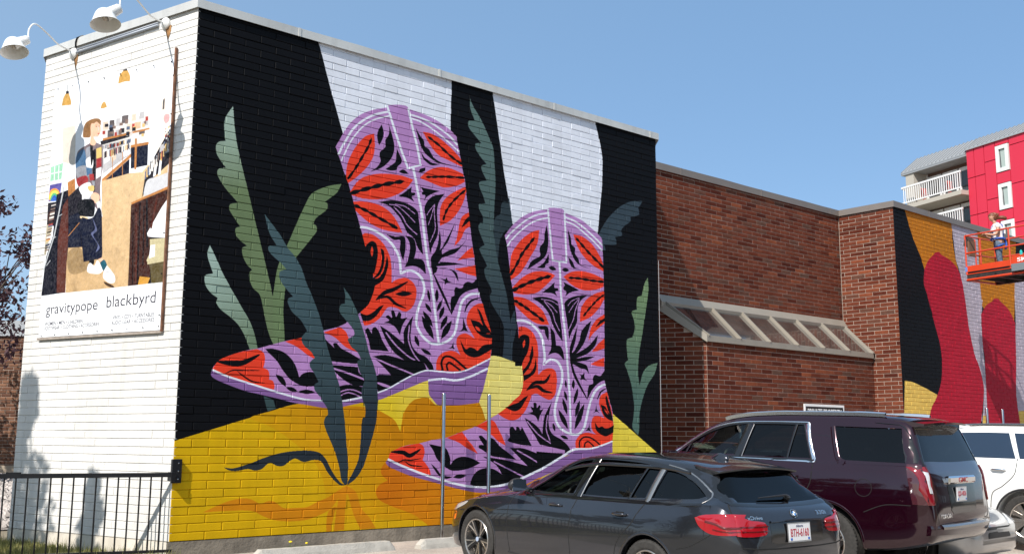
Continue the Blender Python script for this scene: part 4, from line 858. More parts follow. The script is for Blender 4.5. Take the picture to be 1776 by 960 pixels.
for a, b in (((-.03, -.03), (ML, -.03)),):
    m.box((-.01, -.012, .0-.3), (ML+.02, .3, MZ0-.004), 0)
part(m, 'foundation', M_CONC, pb)
m = MB(); e = WD*(WL+.02)
m.prism([(0, 0, -.3), (e[0], e[1], -.3), (e[0], e[1], MZ0-.004), (0, 0, MZ0-.004)], -WN*.3); part(m, 'side_foundation', mat('pale_concrete', (.62, .57, .49), .9, noise=(4, .15)), pb)
def coping(name, pts, z0, z1, t, mt, parent, seam=2.4, out=.035):
    """folded metal cap along a line of points (x, y); left of travel is the roof"""
    P0_ = [np.array(p, float) for p in pts]; corners = P0_; P = []
    for i in range(len(P0_)-1):
        k = max(1, int(np.hypot(*(P0_[i+1]-P0_[i]))/.8)); P += [P0_[i]+(P0_[i+1]-P0_[i])*j/k for j in range(k)]
    P.append(P0_[-1]); m = MB(); N_ = []; wv = [random.gauss(0, .0035) for _ in P]; wo = [random.gauss(0, .002) for _ in P]
    for i in range(len(P)):
        d1 = P[i]-P[i-1] if i else P[1]-P[0]; d2 = P[i+1]-P[i] if i < len(P)-1 else P[-1]-P[-2]
        n1 = np.array([d1[1], -d1[0]])/np.hypot(*d1); n2 = np.array([d2[1], -d2[0]])/np.hypot(*d2); n = n1+n2; N_.append(n/(n@n1)*1.0 if True else n)
    prof = [(out, z0), (out+.008, z0), (out+.008, z1), (-.02, z1+.012), (-t, z1+.004), (-t, z0+.02)]
    vs = [(P[i][0]+N_[i][0]*(o+wo[i]), P[i][1]+N_[i][1]*(o+wo[i]), z+wv[i]*(z > z0+.01)) for i in range(len(P)) for o, z in prof]; k = len(prof)
    m.add(vs, [(i*k+j, (i+1)*k+j, (i+1)*k+j+1, i*k+j+1) for i in range(len(P)-1) for j in range(k-1)]+[tuple(range(k)), tuple((len(P)-1)*k+j for j in range(k))])
    c = part(m, name, mt, parent); P = corners
    for i in range(len(P)-1):
        d = P[i+1]-P[i]; L = np.hypot(*d); d /= L; n = np.array([d[1], -d[0]])
        for s in np.arange(seam*.6, L-.1, seam):
            q = P[i]+d*s; mm = MB(); mm.obox((*(q+n*(out+.010)), (z0+z1)/2), (*d, 0), (*n, 0), (0, 0, 1), .02, .004, (z1-z0)/2+.003)
            part(mm, 'seam_cover', mt, parent)
b2 = WD[:2]*WL
coping('coping', [tuple(b2+np.array([1.5, 3.4])), tuple(b2), (0, 0), (ML+.02, 0), (ML+1.6, 1.9)], MZ1-.005, MZ1+.118, .35, M_COPE, pb, 2.55)
m = MB(); m.box((.02, -.007, MZ0-.022), (ML, .02, MZ0+.002)); part(m, 'base_flashing', M_BLK, pb)
m = MB(); m.tube([(ML+.006, -.012, .0), (ML+.006, -.012, 3.2), (ML+.004, -.012, 4.9)], .006, 6); part(m, 'corner_sealant', mat('grey_sealant', (.30, .30, .32), .6), pb)
# ------------------------------------------------------------------ red brick building
rb = empty('red_brick_building', (14, 3, 0), label='lower red brick building with brown flashing, a pier and an unfinished second mural', cat='building')
bpy.context.view_layer.update()
RL, RH = .385, .099
m = MB(); m.prism([(RX0, RY+.009, 0), (PX, RY+.009, 0), (PX, RY+.009, RZ), (RX0, RY+.009, RZ)], (0, .2, 0)); rw = part(m, 'recessed_wall', M_MORT, rb)
m = MB(); m.prism([(PX+.009, PY+.012, 0), (PX+.009, RY+.2, 0), (PX+.009, RY+.2, RZ), (PX+.009, PY+.012, RZ)], (.2, 0, 0)); pw = part(m, 'pier_wall', M_MORT, rb)
m = MB(); m.prism([(PX+.012, PY+.009, 0), (28.6, PY+.009, 0), (28.6, PY+.009, RZ), (PX+.012, PY+.009, RZ)], (0, .2, 0)); sw = part(m, 'second_mural_wall', M_MUR2, rb)
m = MB(); m.prism([(RX0, RY+.15, .05), (PX+.15, RY+.15, .05), (PX+.15, PY+.15, .05), (28.5, PY+.15, .05), (28.5, 12, .05), (RX0, 12, .05)], (0, 0, RZ-.1)); part(m, 'building_shell', mat('brown_render', (.12, .08, .06), .9), rb)
BX0, BY, BZT = 11.8, .8, 3.66
m = MB(); m.prism([(BX0+.009, BY+.009, 0), (PX-.0, BY+.009, 0), (PX, BY+.009, BZT), (BX0+.009, BY+.009, BZT)], (0, .12, 0)); bw = part(m, 'projecting_bay_front', M_MORT, rb)
SKZ = 4.40
SPD = np.array([-.58, .8146, 0]); SPN = np.array([-.8146, -.58, 0]); SPL = (RY-BY)/.8146; SPO = np.array([BX0, BY, 0]); q0 = SPO-SPN*.009; q1 = q0+SPD*SPL
m = MB(); m.prism([(q0[0], q0[1], 0), (q1[0], q1[1], 0), (q1[0], q1[1], SKZ-.03), (q0[0], q0[1], BZT)], (.14, .02, 0)); bs = part(m, 'projecting_bay_side', M_MORT, rb)
rk = Bricks()
rk.wall((0, RY, 0), (1, 0, 0), (0, -1, 0), 10.4, PX, 0, RZ, RL, RH, .0125, M_RB, M_RBA, rw, holes=((BX0+.2, PX, 0, 3.9),), jit=.0015)
rk.wall((PX, 0, 0), (0, -1, 0), (-1, 0, 0), -RY, -PY, 0, RZ, RL, RH, .0125, M_RB, M_RBA, pw, shift=.1, holes=((-RY, -BY-.35, 0, 3.5),))
rk.wall((0, PY, 0), (1, 0, 0), (0, -1, 0), PX, 28.6, 0, RZ, RL, RH, .010, M_MUR2, M_MUR2, sw)
rk.wall((0, BY, 0), (1, 0, 0), (0, -1, 0), BX0, PX, 0, BZT-.03, RL, RH, .0125, M_RB, M_RBA, bw)
def inslope(c): return c[2] < BZT+(c[1]-BY)/(RY-BY)*(SKZ-BZT)-.06
rs = Bricks(); rs.wall(tuple(SPO), tuple(-SPD), tuple(SPN), -SPL, 0, 0, SKZ, RL, RH, .0125, M_RB, M_RBA, bs, shift=.13); rk.q += [b for b in rs.q if inslope(b[0])]
bpy.context.view_layer.update()
rk.build(300, 'small_bricks', rb)
coping('coping', [(10.2, RY), (PX, RY), (PX, PY), (28.7, PY), (28.7, 3)], RZ-.005, RZ+.15, .35, M_COPB, rb, 3.0)
# sloping roof light over the bay
M_FR = mat('bronze_grey_frame', (.31, .28, .235), .5, .2, noise=(3, .06))
M_RG = mat('roof_glass', (.058, .051, .046), .10, noise=(2.2, .35), coat=1)
sk = MB(); sk.prism([(BX0-.05, BY-.06, BZT-.10), (PX, BY-.06, BZT-.10), (PX, BY-.06, BZT+.03), (BX0-.05, BY-.06, BZT+.03)], (0, .1, 0)); skp = part(sk, 'roof_light', M_FR, rb)
m = MB(); m.prism([(BX0-.62, RY-.002, SKZ-.08), (BX0-.62, RY-.10, SKZ-.08), (BX0-.62, RY-.12, SKZ+.02), (BX0-.62, RY-.02, SKZ+.19)], (PX-BX0+.62, 0, 0)); part(m, 'head_flashing', M_FR, skp)
sl = np.array([0, -(RY-BY)-.02, -(SKZ-BZT)-.06]); SLn = np.cross((1, 0, 0), sl/np.linalg.norm(sl)); SLn = SLn if SLn[2] > 0 else -SLn
A = np.array([0, RY-.06, SKZ-.02]); n_m = 6; wx = (PX-.12-BX0)/n_m
for i in range(n_m+1):
    x = BX0+.02+i*wx; m = MB(); a = A+(x-(.50 if i == 0 else 0), 0, 0); b = A+(x, 0, 0)+sl*.93
    dv = (b-a)/np.linalg.norm(b-a); dx_ = np.cross(dv, SLn)
    m.obox((a+b)/2+SLn*.03, dx_, dv, SLn, .028, np.linalg.norm(b-a)/2, .026)
    m.obox((a+b)/2+SLn*.068, dx_, dv, SLn, .016, np.linalg.norm(b-a)/2, .016)
    part(m, 'glazing_bar', M_FR, skp)
    if i == 0:
        m = MB(); tA = A+(x-.46, 0, 0)+SLn*.01; tB = A+(x, 0, 0)+sl*.90+SLn*.01; tC = A+(x+.3, 0, 0)+sl*.02+SLn*.01; m.prism([tA, tB, tC], SLn*.006); part(m, 'glass_pane', M_RG, skp)
    if i < n_m:
        m = MB(); c = A+(x+wx/2, 0, 0)+sl*.48+SLn*.01; m.obox(c, (1, 0, 0), sl/np.linalg.norm(sl), SLn, wx/2-.04, np.linalg.norm(sl)*.46, .006); part(m, 'glass_pane', M_RG, skp)
m = MB(); m.prism([(BX0-.62, RY-.005, SKZ-.14), (BX0-.052, BY-.062, BZT-.118), (BX0-.052, BY-.062, BZT+.035), (BX0-.62, RY-.005, SKZ+.08)], (.05, .035, 0)); part(m, 'side_flashing', M_FR, skp)
m = MB(); m.prism([(PX-.06, RY, SKZ-.16), (PX-.06, BY-.06, BZT-.12), (PX-.06, BY-.06, BZT+.04), (PX-.06, RY, SKZ+.10)], (.05, 0, 0)); part(m, 'side_flashing', M_FR, skp)
# ------------------------------------------------------------------ banner on the white wall
bt = empty('banner', tuple(WD*1.7+WN*.03+np.array([0, 0, 2.9])), label='large white printed banner on the white wall showing a woman in a striped coat', cat='banner')
bpy.context.view_layer.update()
m = MB(); c = [(3.13, 6.76), (2.4, 6.77), (1.7, 6.76), (1.0, 6.73), (.40, 6.68), (.36, 2.90), (1.0, 2.90), (1.8, 2.91), (2.5, 2.92), (3.08, 2.93)]
n1, n2 = 36, 50; vs = []; fs = []
for j in range(n2+1):
    for i in range(n1+1):
        u = i/n1; t = j/n2; sl_ = 3.13-.05*t; sr = .40-.04*t; zt = 6.76-.08*u; zb_ = 2.93-.03*u
        s_ = sl_+(sr-sl_)*u; z_ = zt+(zb_-zt)*t
        o = .022+.010*math.sin(4.2*u+3*t*2.2+1)*math.sin(3.1*t+.4)+.007*math.sin(16*t+7*u)*max(0, 1-t*1.5)+.005*math.sin(23*u-9*t)*t**2
        vs.append(WD*s_+WN*max(o, .008)+np.array([0, 0, z_]))
m.add(vs, [(j*(n1+1)+i, j*(n1+1)+i+1, (j+1)*(n1+1)+i+1, (j+1)*(n1+1)+i) for j in range(n2) for i in range(n1)])
part(m, 'printed_sheet', M_BAN, bt, smooth=True, fixn=False)
M_RUST = mat('rusty_wood', (.17, .075, .04), .8, noise=(14, .4))
m = MB(); P = lambda s, o, z: WD*s+WN*o+np.array([0, 0, z])
m.beam(P(.375, .03, 6.80), P(.335, .03, 2.88), .03, .03); m2 = MB(); m2.beam(P(3.09, .02, 2.905), P(.33, .02, 2.875), .03, .03)
part(m, 'side_batten', M_RUST, bt); part(m2, 'bottom_batten', mat('weathered_batten', (.34, .29, .25), .8, noise=(9, .3)), bt)
for i in range(9):
    s_ = 3.0-i*.325; m = MB(); m.obox(P(s_, .030, 2.95), WD, (0, 0, 1), WN, .008, .008, .004); part(m, 'fixing', M_BLK, bt)
for i in range(8):
    s_ = 3.05-i*.37; m = MB(); m.obox(P(s_, .034, 6.70-.012*i), WD, (0, 0, 1), WN, .009, .009, .004); part(m, 'fixing', M_BLK, bt)
for i in range(7):
    m = MB(); m.obox(P(.385, .045, 6.4-i*.55), WD, (0, 0, 1), WN, .008, .008, .006); part(m, 'fixing', M_BLK, bt)
M_INK = mat('black_ink', (.03, .03, .045), .5)
def lettering(txt, uv0, uv1, hpx, name, off, parent, mt=M_INK, plane=(WN*.045, WN), depth=.0008, res=3):
    """text laid flat on a plane between two baseline points"""
    a = onp(*uv0, *plane); b = onp(*uv1, *plane); t = onp(uv0[0], uv0[1]-hpx, *plane)
    me = text_mesh(txt, 1, off, depth, res=res); xs = [v.co.x for v in me.vertices]; ys = [v.co.y for v in me.vertices]
    h0 = text_mesh('x' if False else 'H', 1, off, depth); hh = max(v.co.y for v in h0.vertices); bpy.data.meshes.remove(h0)
    L = np.linalg.norm(b-a); ex = (b-a)/L; H = np.linalg.norm(t-a); x0 = min(xs); kx = L/(max(xs)-x0); ky = H/hh
    for v in me.vertices: v.co = Vector(((v.co.x-x0)*kx, v.co.y*ky, v.co.z))
    me.materials.append(mt); o = bpy.data.objects.new(name, me); COL.objects.link(o); n = Vector(plane[1]); ez = n; ex = Vector(ex); ey = ez.cross(ex).normalized()
    if ey.z < 0: ey = -ey; ez = -ez
    M4 = Matrix(((ex.x, ey.x, ez.x, a[0]), (ex.y, ey.y, ez.y, a[1]), (ex.z, ey.z, ez.z, a[2]), (0, 0, 0, 1)))
    me.transform(M4)
    if parent: o.parent = parent; o.matrix_parent_inverse = parent.matrix_world.inverted()
    return o
# ------------------------------------------------------------------ gooseneck lamps
M_LAMP = mat('white_enamel', (.80, .80, .79), .3, coat=.3)
M_LIN = mat('lamp_inside', (.55, .50, .44), .5)
def lamp(label, sm, zm, pts, sock, sk_off, rim, rim_off, apex):
    base = P(sm, 0, zm); t = empty('gooseneck_lamp', tuple(base), label=label, cat='wall lamp', group='white gooseneck lamps over the banner'); bpy.context.view_layer.update()
    m = MB(); R = Matrix.Translation(base) @ Vector((WN[0], WN[1], 0)).to_track_quat('Z', 'Y').to_matrix().to_4x4()
    m.lathe([(0, .0), (.085, .0), (.085, .03), (.06, .055), (.03, .07), (0, .075)], 20, R); part(m, 'mounting_box', M_LAMP, t, smooth=35)
    A = [Vector(onp(u, v, WN*o, WN)) for u, v, o in pts]
    Q = catmull(np.array([a[:] for a in A]), [False]*len(A), False, 6) if False else None
    pl = [];
    for i in range(len(A)-1):
        p0 = A[max(i-1, 0)]; p1 = A[i]; p2 = A[i+1]; p3 = A[min(i+2, len(A)-1)]
        for k in range(6):
            q = k/6; pl.append(.5*((2*p1)+(p2-p0)*q+(2*p0-5*p1+4*p2-p3)*q*q+(3*p1-p0-3*p2+p3)*q**3))
    pl.append(A[-1]); m = MB(); m.tube(pl, .012, 8); part(m, 'arm', M_LAMP, t, smooth=True)
    S = Vector(onp(*sock, WN*sk_off, WN)); Rm = Vector(onp(*rim, WN*rim_off, WN)); Ap = Vector(onp(*apex, WN*rim_off, WN)); mid = Ap.lerp(Rm, .42)
    R = Matrix.Translation(S) @ (mid-S).normalized().to_track_quat('Z', 'Y').to_matrix().to_4x4(); L = (mid-S).length
    m = MB(); m.tube([A[-1], A[-1]+(S-A[-1])*.4, S], [.018, .02, .03], 10); part(m, 'collar', M_LAMP, t, smooth=True)
    m = MB(); pr = []
    for k in range(8): pr += [(.066+.002*k, .0+k*L*.09), (.058+.002*k, .004+k*L*.09)]
    m.lathe([(0, -.03), (.045, -.02)]+pr+[(.085, L*.95)], 24, R); part(m, 'ribbed_socket', M_LAMP, t, smooth=30)
    ax = Rm-Ap; L = ax.length; R = Matrix.Translation(Ap) @ ax.normalized().to_track_quat('Z', 'Y').to_matrix().to_4x4()
    m = MB(); m.lathe([(0, 0), (.05, .004), (.085, L*.10), (.112, L*.26), (.135, L*.50), (.158, L*.76), (.180, L*.97), (.188, L), (.184, L), (.172, L*.94), (.150, L*.72), (.128, L*.48), (.10, L*.26), (.0, L*.06)], 36, R); part(m, 'shade', M_LAMP, t, smooth=40)
    m = MB(); m.lathe([(0, L*.12), (.03, L*.2), (.038, L*.5), (.03, L*.68), (0, L*.74)], 14, R); part(m, 'bulb', M_LIN, t, smooth=True)
    return t
for s_, z_, w_ in ((2.70, 7.10, .05), (.60, 7.10, .06)):
    m = MB(); q = [P(s_+w_*x, .0035, z_+y*.13) for x, y in ((-1, .6), (-.9, 0), (-.55, -.5), (-.2, -.8), (0, -1.2), (.15, -.8), (.5, -.45), (.9, .1), (1, .6))]; m.prism(q, tuple(WN*.002)); part(m, 'rust_stain', mat('rust_stain_paint', (.30, .15, .055), .9, noise=(18, .5)), pb)
lamp('white gooseneck lamp nearer the left edge of the white wall', 2.75, 7.21, [(122, 88, .07), (101, 77, .36), (84, 60, .60), (62, 42, .84), (51, 50, .93), (49, 64, .97)], (48, 69), .98, (25, 91), 1.12, (22, 67))
lamp('white gooseneck lamp nearer the mural corner, its arm cut by the frame', .65, 7.22, [(281, 38, .07), (262, 28, .36), (243, 6, .64), (226, -12, .86), (211, -8, 1.02), (208, 10, 1.09)], (207, 15), 1.10, (183, 43), 1.24, (180, 17))
m = MB(); m.tube([P(2.65, .03, 7.245), P(.8, .03, 7.255)], .013, 8); m.tube([P(2.66, .028, 7.20), P(1.9, .028, 7.215), P(.8, .028, 7.222)], .019, 8)
cd_ = m.build('conduit', mat('grey_conduit', (.34, .37, .42), .5, .2), None, True); tag(cd_, 'pair of grey cable pipes running between the two wall lamps', 'pipe')
m = MB(); m.tube([P(2.66, .05, 7.28), P(2.66, .055, 7.36), P(2.64, .05, 7.42), P(2.56, .02, 7.445), P(2.5, -.06, 7.44)], .013, 8)
tag(m.build('cable', M_BLK, None, True), 'short black cable looping over the roof edge by the left lamp', 'cable')
# ------------------------------------------------------------------ black fence
F0 = np.array([.02, -.075, 0]); FD = np.array([-1.93, .56, 0])-F0; FD /= np.linalg.norm(FD); FL = 5.2
ft = empty('metal_fence', tuple(F0), label='black metal railing in front of the white wall with thin upright bars', cat='railing'); bpy.context.view_layer.update()
m = MB(); m.beam(F0+(0, 0, 1.035), F0+FD*FL+(0, 0, 1.035), .04, .055); part(m, 'top_rail', M_BLK, ft)
m = MB(); m.beam(F0+(0, 0, .10), F0+FD*FL+(0, 0, .10), .03, .035); part(m, 'bottom_rail', M_BLK, ft)
x = .17
while x < FL:
    m = MB(); m.beam(F0+FD*x+(0, 0, .09), F0+FD*x+(0, 0, 1.02), .016, .016, up=(0, 1, 0)); part(m, 'bar', M_BLK, ft); x += .128
m = MB(); m.beam(F0+FD*1.78+(0, 0, 1.045), F0+FD*1.95+(0, 0, 1.045), .052, .07); part(m, 'rail_sleeve', M_BLK, ft)
m = MB(); m.box((-.03, -.06, .93), (.10, -.006, 1.23), .006); m.box((-.055, -.10, .955), (.0, .02, 1.07), .004); part(m, 'wall_bracket', M_BLK, ft)
m = MB()
for z in (.98, 1.08, 1.18): m.lathe([(0, .008), (.009, .006), (.011, 0)], 8, Matrix.Translation((.05, -.06, z)) @ Matrix.Rotation(math.pi/2, 4, 'X'))
part(m, 'bolt', M_CHR, ft)
# ------------------------------------------------------------------ grass, gravel
def leafmat(name, a, b, tr=.25):
    m = mat(name, a, .7, noise=(3, .35)); nt = m.node_tree; N = nt.nodes; L = nt.links; b_ = N['Principled BSDF']
    oi = N.new('ShaderNodeAttribute'); oi.attribute_name = 'tone'; mx = N.new('ShaderNodeMix'); mx.data_type = 'RGBA'; mx.inputs[6].default_value = (*a, 1); mx.inputs[7].default_value = (*b, 1)
    L.new(oi.outputs['Fac'], mx.inputs[0]); L.new(mx.outputs[2], b_.inputs['Base Color'])
    t = N.new('ShaderNodeBsdfTranslucent'); L.new(mx.outputs[2], t.inputs[0]); ms = N.new('ShaderNodeMixShader'); ms.inputs[0].default_value = tr
    out = [n for n in N if n.type == 'OUTPUT_MATERIAL'][0]; L.new(b_.outputs[0], ms.inputs[1]); L.new(t.outputs[0], ms.inputs[2]); L.new(ms.outputs[0], out.inputs[0]); return m
def tri_cloud(name, V, F, tone, mt, parent=None):
    me = bpy.data.meshes.new(name); me.from_pydata(V.reshape(-1, 3).tolist(), [], F.tolist()); at = me.attributes.new('tone', 'FLOAT', 'FACE'); at.data.foreach_set('value', tone.astype(np.float32))
    return link(name, me, mt, parent)
n = 42000; gx = rng.uniform(-3.4, .12, n); gy = rng.uniform(-.35, 4.6, n)
inw = (gx-WD[0]*0)*WN[0]+gy*WN[1]           # outside the building
ok = (inw > .012); d = np.exp(-np.clip(inw, 0, 3)*.9); ok &= (rng.random(n) < .35+.65*np.sin(gx*5+1)*np.cos(gy*4)**2+d*.5)
gx, gy = gx[ok], gy[ok]; n = len(gx); h = rng.uniform(.03, .11, n)*(1+.8*(rng.random(n) < .12)); a = rng.uniform(0, 6.28, n); ln = rng.uniform(.1, .7, n)*h
B = np.stack([gx, gy, np.zeros(n)], 1); W_ = np.stack([np.cos(a), np.sin(a), 0*a], 1)*.0045; T = B+np.stack([np.cos(a+1.5)*ln, np.sin(a+1.5)*ln, h], 1)
V = np.stack([B-W_, B+W_, T], 1); tri_cloud('grass', V, np.arange(3*n).reshape(n, 3), rng.random(n), leafmat('grass_blades', (.10, .13, .025), (.34, .30, .11))); tag(bpy.data.objects['grass'], kind='stuff')
m = MB(); m.add([(-7, -2, .0), (.1, -.4, .0), (.0, 0, .0), (-1.2, 4.2, .0), (-2.2, 8, 0), (-9, 8, 0)], [(0, 1, 2, 3, 4, 5)]); tag(m.build('lawn', mat('lawn_soil', (.15, .13, .06), .95, noise=(3, .4), bump=(30, .6))), kind='structure')
n = 9000; gx = rng.uniform(-4, 3.5, n); gy = rng.uniform(5.5, 15.5, n); z = .03+(gy-5.5)*.055+rng.uniform(-.02, .02, n); r = rng.uniform(.03, .09, n)
vs = []; fs = []; th = rng.uniform(0, 6.28, (n, 5)); 
base = np.array([(1, 0, 0), (-.5, .86, 0), (-.5, -.86, 0), (0, 0, .9)])
ang = rng.uniform(0, 6.28, n); ca, sa = np.cos(ang), np.sin(ang)
V = np.stack([np.stack([gx+r*(ca*b[0]-sa*b[1]), gy+r*(sa*b[0]+ca*b[1]), z+r*b[2]], 1) for b in base], 1)
F = (np.arange(n)[:, None, None]*4+np.array([(0, 1, 3), (1, 2, 3), (2, 0, 3)])[None]).reshape(-1, 3)
tri_cloud('gravel', V, F, np.repeat(rng.random(n), 3), leafmat('gravel_stone', (.28, .25, .23), (.55, .50, .47), 0)); tag(bpy.data.objects['gravel'], kind='stuff')
m = MB(); m.add([(-8, 5.5, 0.0), (3.5, 5.5, 0.0), (3.5, 16, .58), (-8, 16, .58)], [(0, 1, 2, 3)]); tag(m.build('gravel_bed', mat('gravel_base', (.30, .27, .25), .95, noise=(30, .3))), kind='structure')
# dandelions at the foot of the mural
for lbl, x_, y_, s_ in (('small yellow dandelion at the foot of the mural, the larger one on the left', 1.62, -.16, 1.15), ('small yellow dandelion at the foot of the mural, the smaller one on the right', 1.86, -.17, .85)):
    t = empty('dandelion', (x_, y_, 0), label=lbl, cat='flower', group='dandelions by the kerb stop'); bpy.context.view_layer.update()
    m = MB(); m.tube([(x_, y_, 0), (x_+.01, y_, .10*s_)], .003, 5); part(m, 'stem', mat('stem_green', (.08, .15, .03), .6), t)
    m = MB(); m.lathe([(0, -.006), (.02*s_, 0), (.022*s_, .01), (.012*s_, .018), (0, .02)], 10, Matrix.Translation((x_+.01, y_, .10*s_))); part(m, 'flower_head', mat('dandelion_yellow', (.85, .65, .02), .6), t)
n = 260; gx = rng.normal(1.72, .14, n); gy = rng.uniform(-.22, -.05, n); a = rng.uniform(0, 6.28, n); h = rng.uniform(.02, .07, n)
B = np.stack([gx, gy, 0*gx], 1); W_ = np.stack([np.cos(a), np.sin(a), 0*a], 1)*.007; T = B+np.stack([np.cos(a)*h, np.sin(a)*h, h], 1)
tri_cloud('weeds', np.stack([B-W_, B+W_, T], 1), np.arange(3*n).reshape(n, 3), rng.random(n), leafmat('weed_leaf', (.05, .10, .02), (.10, .16, .04))); tag(bpy.data.objects['weeds'], kind='stuff')
# ------------------------------------------------------------------ wheel stops, posts, sign
def stop(x0, x1, y, lbl, rz=0):
    L = x1-x0; m = MB(); pr = [(-.10, 0), (.10, 0), (.085, .06), (.06, .125), (-.06, .125), (-.085, .06)]
    bm = bmesh.new(); N_ = 26; rows = []
    for i in range(N_+1):
        x = -L/2+L*i/N_; e = min(1, (L/2-abs(x))/.09+.45) if abs(x) > L/2-.05 else 1
        rows.append([bm.verts.new((x, yy*(.9+.1*e)+random.gauss(0, .0012), max(0, zz*e)+(random.gauss(0, .0014) if zz > .01 else 0))) for yy, zz in pr])
    for i in range(N_):
        for k in range(6): bm.faces.new((rows[i][k], rows[i][(k+1) % 6], rows[i+1][(k+1) % 6], rows[i+1][k]))
    bm.faces.new(rows[0]); bm.faces.new(rows[-1][::-1]); bmesh.ops.recalc_face_normals(bm, faces=bm.faces)
    m.bm(bm); o = m.build('wheel_stop', mat('cast_concrete', (.40, .38, .34), .88, noise=(9, .14), bump=(45, .6)))
    o.location = ((x0+x1)/2, y, gz(0, y)); o.rotation_euler = (0, 0, rz); tag(o, lbl, 'wheel stop', 'concrete wheel stops along the mural'); return o
stop(.74, 2.80, -.86, 'pale concrete wheel stop below the yellow ground of the mural')
stop(3.14, 5.2, -1.0, 'pale concrete wheel stop beside the front wheel of the grey estate car')
def post(x, y, z, lbl, r=.030):
    m = MB(); m.lathe([(r, 0), (r, z-.01), (r*.8, z), (0, z+.002)], 20, Matrix.Translation((0, 0, 0))); o = m.build('steel_post', M_CHR, None, 40); o.location = (x, y, gz(x, y)); tag(o, lbl, 'post', 'bare steel posts'); return o
post(4.10, -.26, 2.19, 'bare steel post in front of the mural, the left one near the car bonnet')
post(5.03, -.22, 2.20, 'bare steel post in front of the mural, the right one behind the car mirror')
post(22.34, -.2, 2.39, 'bare steel post by the painted crimson boots, the left one above the white car roof', .035)
post(23.27, -.2, 2.38, 'bare steel post by the painted crimson boots, the right one above the white car roof', .035)
sg = empty('private_property_sign', (16.1, BY, 2.1), label='black sign with white border and white capitals on the brick bay behind the maroon car', cat='sign'); bpy.context.view_layer.update()
m = MB(); m.box((15.27, BY-.03, 1.62), (16.95, BY-.006, 2.345), .004); part(m, 'board', mat('white_board', (.78, .78, .78), .4), sg)
m = MB(); m.box((15.33, BY-.034, 1.68), (16.89, BY-.028, 2.29)); part(m, 'black_panel', mat('black_panel_paint', (.012, .012, .014), .4), sg)
def flat_text(txt, P0, ex, ey, w, h, mt, parent, off=0, name='lettering', extr=.0008):
    me = text_mesh(txt, 1, off, extr); xs = [v.co.x for v in me.vertices]; ys = [v.co.y for v in me.vertices]; kx = w/(max(xs)-min(xs)); ky = h/(max(ys)-min(ys)); x0, y0 = min(xs), min(ys)
    for v in me.vertices: v.co = Vector(((v.co.x-x0)*kx, (v.co.y-y0)*ky, v.co.z))
    ex = Vector(ex).normalized(); ey = Vector(ey).normalized(); ez = ex.cross(ey)
    me.transform(Matrix(((ex.x, ey.x, ez.x, P0[0]), (ex.y, ey.y, ez.y, P0[1]), (ex.z, ey.z, ez.z, P0[2]), (0, 0, 0, 1)))); me.materials.append(mt)
    o = bpy.data.objects.new(name, me); COL.objects.link(o); o.parent = parent; o.matrix_parent_inverse = parent.matrix_world.inverted(); return o
M_WHL = mat('white_lettering', (.8, .8, .8), .4)
flat_text('PRIVATE PROPERTY', (15.40, BY-.036, 2.08), (1, 0, 0), (0, 0, 1), 1.42, .16, M_WHL, sg, .012)
# ------------------------------------------------------------------ brown building far left
BR = np.array([1.9, 15.2, 0]); BD = np.array([-.80, .60, 0]); BNn = np.array([-.60, -.80, 0])
bb = empty('brown_brick_building', tuple(BR), label='low brown brick building with grey roof edge at the far left', cat='building'); bpy.context.view_layer.update()
A0 = BR-BD*2.5
m = MB(); Bv = A0+BD*12; m.prism([(A0[0], A0[1], .0), (Bv[0], Bv[1], .0), (Bv[0], Bv[1], 4.3), (A0[0], A0[1], 4.3)], -BNn*8); bbw = part(m, 'wall', M_MORT, bb)
kb = Bricks(); M_BB = brick_mat('brown_brick', [(0, (.10, .05, .035)), (.5, (.17, .085, .055)), (1, (.23, .12, .075))], True); M_BBo = brick_mat('brown_brick_near', [(0, (.10, .05, .035)), (.5, (.17, .085, .055)), (1, (.23, .12, .075))], False)
kb.wall((A0[0]+BNn[0]*.012, A0[1]+BNn[1]*.012, 0), BD, BNn, 0, 8, .72, 4.05, .25, .084, .014, M_BBo, M_BB, bbw); kb.build(0, 'small_bricks', bb)
m = MB(); q = A0+BNn*.06; r_ = q+BD*8; m.prism([(q[0], q[1], 4.02), (r_[0], r_[1], 4.02), (r_[0], r_[1], 4.42), (q[0], q[1], 4.42)], -BNn*.4); part(m, 'roof_edge', mat('grey_roof_edge', (.42, .45, .48), .5, .2), bb)
m = MB(); q = A0+BNn*.05; r_ = q+BD*8; m.prism([(q[0], q[1], .4), (r_[0], r_[1], .4), (r_[0], r_[1], .78), (q[0], q[1], .78)], -BNn*.1); part(m, 'plinth', mat('tan_plinth', (.40, .33, .25), .9), bb)
